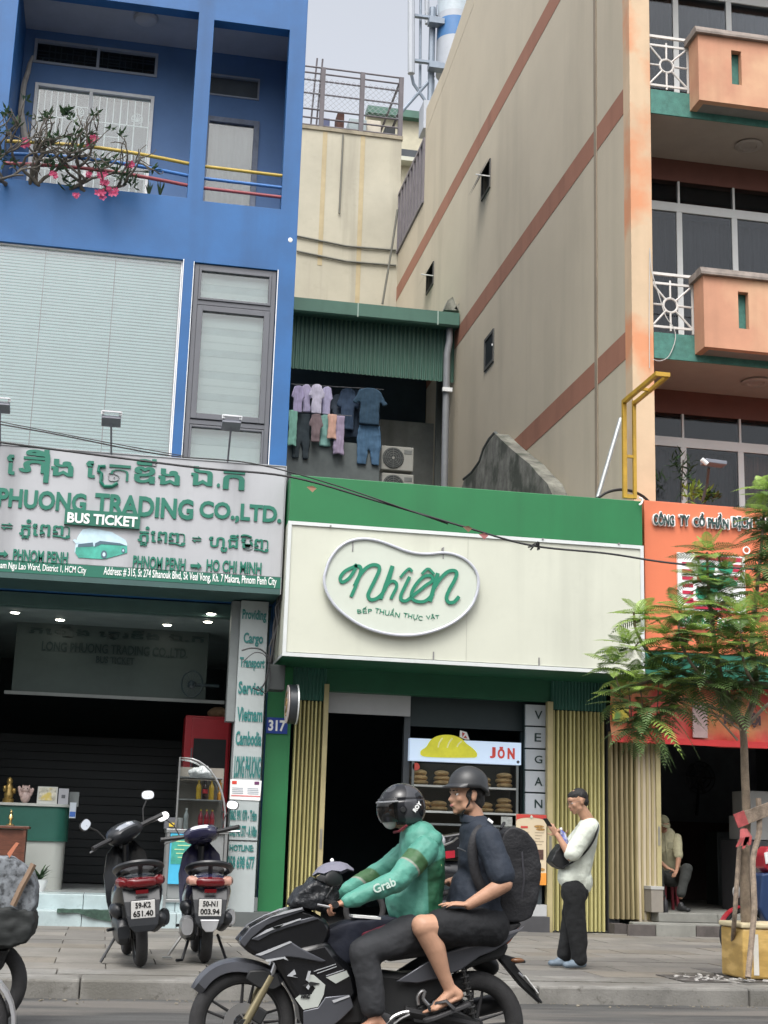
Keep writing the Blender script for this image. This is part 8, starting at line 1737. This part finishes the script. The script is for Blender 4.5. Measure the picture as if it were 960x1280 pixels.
# ---------------------------------------------------------------- passenger
pas = thing('person', 'pillion passenger in dark navy short sleeved shirt, shorts and flip flops, wearing a half helmet', 'person', Q(610, 1160))
PC = Q(583, 994, 0); pf_ = Vector((-1, -.22, .0)); body = MB(); headgeo(body, PC, pf_, (0, 0, 1), 1.05)
NB = Q(597, 1033, 0); body.cap(PC+Vector((.03, 0, -.06)), NB, .052, .058); CH, HIP = Q(601, 1075, 0), Q(612, 1148, 0)
body.cap(NB+Vector((0, 0, -.03)), CH, .09, .115, 16, (1.4, .95), XL); body.cap(CH, HIP, .115, .125, 16, (1.25, .95), XL)
shN, shF = Q(610, 1049, -.17), Q(598, 1048, .17); elN, elF = Q(631, 1105, -.27), Q(590, 1098, .26); wrN, wrF = Q(586, 1131, -.24), Q(562, 1103, .20)
limb(body, [shN, shN.lerp(elN, .5), elN, elN.lerp(wrN, .3), wrN], [.055, .05, .045, .045, .029]); limb(body, [shF, elF, wrF], [.05, .04, .027])
hand(body, wrN, (-.97, .02, .03), (.0, .1, -1), -1, curl=(.10, .10, .14, .18), spread=.12, k=1.0, tc=.1); hand(body, wrF, (-.95, -.2, .1), (0, 0, -1), 1, curl=(.2, .2, .25, .3))
hpN, hpF = Q(612, 1158, -.10), Q(612, 1158, .10); knN, knF = Q(530, 1159, -.25), Q(532, 1163, .24); anN, anF = Q(562, 1236, -.22), Q(562, 1240, .22)
for a_, b_, c_ in ((hpN, knN, anN), (hpF, knF, anF)):
    body.cap(a_, b_, .092, .068, 16); body.cap(b_+Vector((-.012, 0, .01)), b_, .060, .060, 12); body.cap(b_, b_.lerp(c_, .35)+Vector((.012, 0, 0)), .064, .060, 16); body.cap(b_.lerp(c_, .35)+Vector((.012, 0, 0)), b_.lerp(c_, .75), .060, .040, 16); body.cap(b_.lerp(c_, .75), c_, .040, .034, 14)
foot(body, anN+Vector((0, 0, .0)), (-1, -.05, -.36), 1.0); foot(body, anF, (-1, 0, -.3))
organic(body, 'body', skin1, pas, voxel=.0065, smooth=3); face(pas, PC, pf_, (0, 0, 1), 1.05)
s_, f_, u_, Rp = frame3(pf_, (0, 0, 1))
def pp_(a, b, c): return PC+s_*a+f_*b+u_*c
h = MB(); h.ell(pp_(0, -.025, .03), (.082, .092, .09), Rp); h.ell(pp_(0, -.06, -.03), (.066, .05, .06), Rp); h.ell(pp_(.07, .012, .0), (.012, .022, .032), Rp); h.ell(pp_(-.07, .012, .0), (.012, .022, .032), Rp); organic(h, 'hair', hairm, pas, voxel=.008, smooth=3, disp=.012, dscale=.03)
hm2 = M('matt grey black helmet', (.020, .022, .024), .42, var=.12, vs=5)
vs = []; fs = []; nu, nv = 32, 10; tl_ = Matrix.Rotation(RAD(-4), 3, 'X')
for i in range(nv+1):
    for k in range(nu):
        th = .001+(1.66-.001)*i/nv; ph = 2*math.pi*k/nu; b_ = 1.0+(.0 if i < nv else .04); x, y_, z = .108*math.sin(th)*math.sin(ph)*b_, .124*math.sin(th)*math.cos(ph)*b_, .118*math.cos(th)
        if math.cos(ph) < -.2 and i >= nv-2: z -= .05*(-math.cos(ph)-.2)
        vs.append(pp_(x, y_-.014, z+.052))
for i in range(nv):
    for k in range(nu): fs.append((i*nu+k, i*nu+(k+1) % nu, (i+1)*nu+(k+1) % nu, (i+1)*nu+k))
hel = MB().add(vs, fs).build('helmet', hm2, pas, smooth=2); so = hel.modifiers.new('t', 'SOLIDIFY'); so.thickness = .014
b = MB(); rings = []
for k in range(15):
    ph = -1.15+2.3*k/14; w_ = .036*math.cos(ph*1.05)**.6 if math.cos(ph*1.05) > 0 else .004; o0 = Vector((.110*math.sin(ph), .124*math.cos(ph)-.014, .062)); o1 = Vector((o0.x*1.02, o0.y+w_, .044))
    rings.append([pp_(*o0), pp_(*o1), pp_(o1.x, o1.y, o1.z-.006), pp_(o0.x*.98, o0.y-.004, o0.z-.012)])
b.loft(rings).build('brim', hm2, hel, smooth=True)
MB().tube([pp_(sgn*.085, .01, .02), pp_(sgn*.075, .02, -.05), pp_(sgn*.03, .045, -.112), pp_(0, .05, -.115)], .006, 5).build('chin_strap', mat_bk, pas)
shm = M('dark navy shirt cloth', (.012, .019, .032), .8, var=.15, vs=10, bump=.5, bs=9, bd=.03)
j = MB(); j.cap(NB+Vector((0, 0, -.04)), CH, .108, .132, 18, (1.45, .95), XL); j.cap(CH, Q(606, 1143, 0), .132, .142, 18, (1.25, 1), XL); j.cap(Q(588, 1110, 0), Q(585, 1135, 0), .12, .13, 14, (1.25, 1), XL); organic(j, 'shirt', shm, pas, voxel=.009, smooth=5, disp=0.0217, dscale=.10)
for a_, b_ in ((shN, elN), (shF, elF)):
    j = MB(); j.cap(a_, a_.lerp(b_, .45), .078, .076, 16); j.cap(a_.lerp(b_, .45), a_.lerp(b_, .80), .076, .078, 16); organic(j, 'shirt_sleeve', shm, pas, voxel=.008, smooth=3, disp=0.0136, dscale=.09)
nd = (PC-NB).normalized(); cl = MB(); cl.loft([[NB+nd*h_+Vector((math.cos(a)*r-(.01 if h_ > .03 else 0), math.sin(a)*r*1.05, -.012*math.cos(a))) for a in [i*math.pi/10 for i in range(20)]] for r, h_ in ((.098, -.01), (.078, .03), (.070, .058), (.080, .045), (.098, .012))]); cl.build('shirt_collar', shm, pas, smooth=True)
Pm = Q(577, 1062, -.15); MB().obox(Pm, (.06, .012, .006), Euler((0, .3, .5)).to_matrix()).build('pocket_tab', M('grey pocket print', (.10, .11, .12), .7), pas)
som = M('black shorts cloth', (.007, .008, .010), .85, var=.15, vs=12, bump=.6, bs=14, bd=.02)
for a_, b_, s2 in ((hpN, knN, -1), (hpF, knF, 1)):
    j = MB(); j.cap(Q(612, 1148, s2*.05), a_, .12, .12); j.cap(a_, a_.lerp(b_, .45), .118, .106, 16); j.cap(a_.lerp(b_, .45), a_.lerp(b_, .74), .106, .100, 16); organic(j, 'shorts_leg', som, pas, voxel=.009, smooth=3, disp=0.0155, dscale=.10)
flm = M('black rubber sandal', (.03, .03, .032), .6)
for A in (anN, anF):
    d = Vector((-1, -.05, -.36)).normalized(); u2 = Vector((d.z, 0, -d.x)); u2 = u2 if u2.z > 0 else -u2; l = d.cross(u2).normalized(); j = MB(); c0 = A-u2*.112
    j.loft([[c0+d*x+l*w*math.copysign(1, q1)+u2*q2 for q1, q2 in ((-1, -.011), (1, -.011), (1, .011), (-1, .011))] for x, w in ((-.085, .022), (-.07, .036), (0, .040), (.09, .048), (.15, .046), (.185, .028), (.195, .01))]); o = j.build('sandal', flm, pas, smooth=True, bevel=.004)
    b = MB(); c1 = A-u2*.09
    for q in (-1, 1): b.tube([c1+d*.02+l*.046*q-u2*.008, c1+d*.05+l*.048*q+u2*.045, c1+d*.10+l*.016*q+u2*.048, c1+d*.13+l*.006+u2*.02], .012, 6, flat=.5)
    b.build('sandal_strap', flm, o, smooth=True)
# backpack
bpk = thing('backpack', 'bulging black backpack worn by the pillion passenger', 'backpack', Q(645, 1090)); bm_ = M('black backpack nylon', (.006, .0065, .009), .65, var=.25, vs=14, bump=.35, bs=60)
j = MB(); q = [QX(*p) for p in smoothloop([(622, 1040), (634, 1034), (650, 1040), (662, 1056), (668, 1085), (664, 1120), (656, 1145), (636, 1152), (618, 1145), (616, 1100), (616, 1060)], 3)]; j.prism(q, Y0-.15, Y0+.15); j.ell(Q(658, 1105, 0), (.06, .12, .13)); organic(j, 'bag_body', bm_, bpk, voxel=.011, smooth=8, disp=0.0186, dscale=.12)
j = MB(); q = [QX(*p) for p in smoothloop([(652, 1085), (664, 1088), (669, 1108), (662, 1132), (650, 1140)], 3)]; j.prism(q, Y0-.10, Y0+.10); organic(j, 'front_pocket', bm_, bpk, voxel=.011, smooth=6, disp=0.0124, dscale=.08)
for s2 in (-1, 1):
    b = MB(); pts = [Q(624, 1046, s2*.08), Q(610, 1034, s2*.11), Q(598, 1040, s2*.15), Q(591, 1060, s2*.165), Q(594, 1090, s2*.17), Q(606, 1115, s2*.17), Q(620, 1125, s2*.14)]; b.tube(smoothline([tuple(p) for p in pts], 4), .030, 8, flat=.35); b.build('shoulder_strap', bm_, bpk, smooth=True)
b = MB(); b.tube([Q(626, 1036, -.04), Q(630, 1029, 0), Q(626, 1036, .04)], .01, 6); b.build('top_loop', bm_, bpk, smooth=True); MB().obox(Q(613, 1023+3, -.11), (.035, .006, .014), Euler((0, .6, 0)).to_matrix()).build('strap_tag', wht, bpk)
b = MB(); b.tube([Q(655, 1050, -.10), Q(664, 1080, -.11), Q(662, 1115, -.11)], .004, 5); b.build('zip', M('zip grey', (.06, .06, .07), .4, .5), bpk)
MB().tube([Q(652, 1060, -.14), Q(655, 1100, -.15), Q(650, 1135, -.14)], .008, 5).build('side_strap', M('zip grey', (0, 0, 0)), bpk)
# ---------------------------------------------------------------- man standing with phone
YM_ = 14.1
def S3(px, py, dy=0): return at(px, py, YM_+dy)
stn = thing('person', 'man in a pale green t-shirt and black trousers standing and looking at his phone', 'person', atZ(715, 1210, .155))
MC = S3(722, 1002); mf = Vector((-1, -.12, -.30)); body = MB(); headgeo(body, MC, mf, (-.28, 0, 1), 1.06); NB = S3(737, 1028)
body.cap(MC+Vector((.03, 0, -.06)), NB, .058, .062); CH, HP = S3(729, 1053), S3(719, 1105)
body.cap(NB+Vector((-.01, 0, -.05)), CH, .10, .125, 16, (1.35, .95), XL); body.cap(CH, HP, .125, .12, 16, (1.2, .95), XL)
shN, shF = S3(733, 1039, -.17), S3(730, 1038, .17); elN, elF = S3(713, 1071, -.22), S3(708, 1068, .24); wrN, wrF = S3(697, 1044, -.16), S3(703, 1047, .05)
limb(body, [shN, elN, wrN], [.05, .042, .027]); limb(body, [shF, elF, wrF], [.05, .042, .027])
hand(body, wrN, (-.55, .25, .78), (.35, .55, .3), 1, curl=(.35, .4, .5, .6), k=1.0, tc=.5); hand(body, wrF, (-.4, -.35, .8), (-.4, -.6, 0), 1, curl=(.8, .85, .9, .9), k=1.0)
hN, hF = S3(716, 1112, -.09), S3(720, 1112, .09); kN, kF = S3(721, 1160, -.10), S3(713, 1158, .10); aN, aF = S3(724, 1200, -.09), S3(706, 1194, .10)
limb(body, [hN, kN, aN], [.09, .06, .04]); limb(body, [hF, kF, aF], [.09, .06, .04])
organic(body, 'body', skin1, stn, voxel=.0085, smooth=3); face(stn, MC, mf, (-.28, 0, 1), 1.06)
s_, f_, u_, Rm = frame3(mf, (-.28, 0, 1)); mp_ = lambda a, b, c: MC+(s_*a+f_*b+u_*c)*1.06
h = MB(); h.ell(mp_(0, -.028, .042), (.080, .094, .086), Rm); h.ell(mp_(0, -.060, -.01), (.068, .052, .06), Rm); h.ell(mp_(0, .004, .062), (.076, .084, .052), Rm)
organic(h, 'hair', hairm, stn, voxel=.008, smooth=2, disp=.012, dscale=.03)
b = MB(); 
for q in (-1, 1): b.tube([mp_(q*.031+.02*math.cos(t), .098, -.002+.016*math.sin(t)) for t in [i*.5236 for i in range(13)]], .0013, 5); b.tube([mp_(q*.05, .096, .004), mp_(q*.078, .03, .004), mp_(q*.08, -.01, .0)], .0013, 5)
b.tube([mp_(-.012, .1, .002), mp_(.012, .1, .002)], .0013, 5); b.build('glasses', M('silver wire', (.10, .09, .08), .4, .5), stn)
tsm = M('pale mint t-shirt', (.62, .66, .58), .85, var=.05, vs=6, bump=.7, bs=9, bd=.03)
j = MB(); j.cap(NB+Vector((-.01, 0, -.055)), S3(729, 1055), .110, .132, 18, (1.5, .95), XL); j.cap(S3(729, 1055), S3(719, 1095), .132, .138, 18, (1.25, 1), XL); j.cap(S3(712, 1092), S3(711, 1097), .115, .115, 16, (1.4, 1), XL); j.cap(S3(727, 1100), S3(726, 1106), .105, .105, 16, (1.45, 1), XL); organic(j, 't_shirt', tsm, stn, voxel=.011, smooth=5, disp=0.0248, dscale=.13)
for a_, b_ in ((shN, elN), (shF, elF)):
    j = MB(); j.cap(a_, a_.lerp(b_, .55), .088, .088, 16); j.cap(a_.lerp(b_, .5), a_.lerp(b_, .86), .088, .086, 16); organic(j, 'shirt_sleeve', tsm, stn, voxel=.010, smooth=4, disp=0.0186, dscale=.10)
tbm = M('black loose trousers', (.006, .007, .008), .9, var=.15, vs=10, bump=.7, bs=9, bd=.03)
j = MB(); j.cap(S3(718, 1100), S3(718, 1116), .125, .135, 16, (1.2, 1), XL)
for a_, b_, c_ in ((hN, kN, aN), (hF, kF, aF)): j.cap(a_, b_, .118, .095, 16); j.cap(b_, c_+Vector((0, 0, .015)), .095, .080, 16)
organic(j, 'trousers', tbm, stn, voxel=.011, smooth=4, disp=0.031, dscale=.15)
shm2 = M('grey blue clog rubber', (.13, .17, .21), .6, var=.1)
for A, d in ((aN, (-1, -.15, 0)), (aF, (-1, -.05, 0))):
    j = MB(); A = Vector((A.x, A.y, .155+.085)); shoe(j, A+Vector((0, 0, -.005)), d, .95); o = organic(j, 'shoe', shm2, stn, voxel=.008, smooth=2)
pho = thing('mobile_phone', 'black mobile phone held up in the standing man\'s hand', 'phone', S3(688, 1028, -.1)); MB().obox(wrN+Vector((-.075, .045, .10)), (.012, .075, .15), Euler((0, RAD(-38), RAD(15))).to_matrix()).build('phone', mat_bk, pho, bevel=.006)
bt = thing('water_bottle', 'small bottle with white cap and blue label in the standing man\'s hand', 'bottle', S3(705, 1045, 0)); d = Vector((.35, -.1, -1)).normalized(); P = S3(701, 1036, -.05); MB().lathe([(.012, 0), (.013, .02), (.03, .05), (.032, .15), (.028, .16)], P, d, 14).build('body', M('blue white label', (.12, .14, .40), .3, var=.9, vs=30, col2=(.6, .62, .65)), bt, smooth=True); MB().lathe([(.015, -.012), (.015, .01)], P, d, 12).build('cap', wht, bt)
bg_ = thing('crossbody_bag', 'black crossbody bag hanging in front of the standing man on a long strap', 'bag', S3(696, 1072, -.12)); j = MB(); q = [S3(*p) for p in ((684, 1077), (690, 1064), (699, 1054), (704, 1058), (707, 1079), (700, 1087), (692, 1084))]; j.prism([(p.x, p.z) for p in q], YM_-.13, YM_+.07); organic(j, 'bag_body', M('black leather bag', (.012, .013, .014), .5, bump=.2, bs=60), bg_, voxel=.010, smooth=4, disp=.012, dscale=.1)
b = MB(); pts = [S3(704, 1084, -.12), S3(715, 1078, -.19), S3(729, 1068, -.20), S3(740, 1054, -.21), S3(746, 1040, -.18), S3(746, 1030, -.08), S3(740, 1026, .06)]; b.tube(smoothline([tuple(p) for p in pts], 4), .022, 8, flat=.25); b.build('strap', mat_bk, bg_, smooth=True)
# ---------------------------------------------------------------- seated man in the shop entrance
YE = 20.95
def E3(px, py, dy=0): return at(px, py, YE+dy)
sea = thing('person', 'man in khaki shirt and cap sitting hunched in the dark shop entrance', 'person', Vector((E3(836, 1130).x, YE, SZ)))
EC = E3(829, 1029, -.05); ef = Vector((.15, -.85, -.62)); body = MB(); headgeo(body, EC, ef, (0, -.6, 1), 1.05); NB = E3(831, 1042, .12); CH, HP = E3(832, 1060, .12), E3(838, 1092, .25)
body.cap(EC+Vector((0, .05, -.05)), NB, .055, .06); XX = Vector((1, 0, 0)); body.cap(NB, CH, .10, .12, 16, (1.35, .9), XX); body.cap(CH, HP, .12, .125, 16, (1.3, .9), XX)
sR, sL = E3(818, 1048, .08), E3(846, 1048, .08); eR, eL = E3(818, 1072, -.10), E3(848, 1075, -.12); wR, wL = E3(834, 1085, -.32), E3(846, 1088, -.30)
limb(body, [sR, eR, wR], [.052, .042, .028]); limb(body, [sL, eL, wL], [.052, .042, .028]); hand(body, wR, (.75, -.3, -.25), (0, .3, -1), 1, curl=(.5, .55, .6, .6)); hand(body, wL, (-.5, -.5, -.4), (0, .3, -1), -1, curl=(.5, .55, .6, .6))
hR, hL = E3(826, 1098, .12), E3(848, 1098, .12); kR, kL = E3(822, 1088, -.35), E3(859, 1086, -.35); aR, aL = E3(826, 1122, -.30), E3(851, 1121, -.42)
limb(body, [hR, kR, aR], [.085, .06, .038]); limb(body, [hL, kL, aL], [.085, .06, .038]); organic(body, 'body', skin3, sea, voxel=.010, smooth=3); face(sea, EC, ef, (0, -.6, 1), 1.05)
kh = M('khaki shirt cloth', (.33, .31, .20), .85, var=.12, vs=8, bump=.2, bs=40); j = MB(); j.cap(NB+Vector((0, 0, -.02)), CH, .118, .14, 18, (1.45, .95), XX); j.cap(CH, HP, .14, .14, 18, (1.25, 1), XX)
organic(j, 'shirt', kh, sea, voxel=.012, smooth=4, disp=0.0248, dscale=.11)
for a_, b_ in ((sR, eR), (sL, eL)): j = MB(); j.cap(a_, a_.lerp(b_, .8), .078, .072, 14); organic(j, 'shirt_sleeve', kh, sea, voxel=.011, smooth=3, disp=0.0124, dscale=.08)
for x_ in (824, 838): P = E3(x_, 1057, -.02); MB().obox(P+Vector((0, -.005, 0)), (.09, .012, .10), Euler((.2, 0, 0)).to_matrix()).build('shirt_pocket', M('darker khaki', (.24, .23, .15), .85), sea, bevel=.004)
b = MB(); b.tube([E3(831, 1044, -.03), E3(832, 1058, -.03), E3(834, 1074, -.02)], .006, 5); b.build('shirt_placket', MATS['darker khaki'], sea)
j = MB(); j.cap(E3(838, 1092, .2), E3(838, 1098, .15), .13, .13, 14, (1.3, 1), XX)
for a_, b_, c_ in ((hR, kR, aR), (hL, kL, aL)): j.cap(a_, b_, .10, .085, 16); j.cap(b_, c_+Vector((0, 0, .04)), .082, .065, 16)
organic(j, 'trousers', M('dark olive trousers', (.022, .024, .022), .9, var=.15), sea, voxel=.012, smooth=4, disp=0.0248, dscale=.12)
s_, f_, u_, Rc = frame3(ef, (0, -.6, 1)); h = MB(); h.ell(EC+u_*.035-f_*.01, (.088, .104, .088), Rc); organic(h, 'cap', M('olive cap cloth', (.13, .125, .075), .85, var=.15, vs=20), sea, voxel=.010, smooth=2); b = MB()
b.loft([[EC+s_*(.085*math.sin(p))+f_*(.085*math.cos(p)+.07*r*max(0, math.cos(p)))+u_*(.045-.02*r) for p in [-1.2+i*.3 for i in range(9)]] + [EC+s_*(.085*math.sin(p))+f_*(.085*math.cos(p)+.07*r*max(0, math.cos(p)))+u_*(.039-.02*r) for p in [1.2-i*.3 for i in range(9)]] for r in (0, .5, 1)]); b.build('cap_brim', MATS['olive cap cloth'], sea, smooth=True)
for A, d in ((aL, (.4, -.9, 0)), (aR, (-.1, -1, 0))): j = MB(); A2 = Vector((A.x, A.y, SZ+.085)); shoe(j, A2, d, .95); organic(j, 'shoe', mat_bk, sea, voxel=.010, smooth=2)
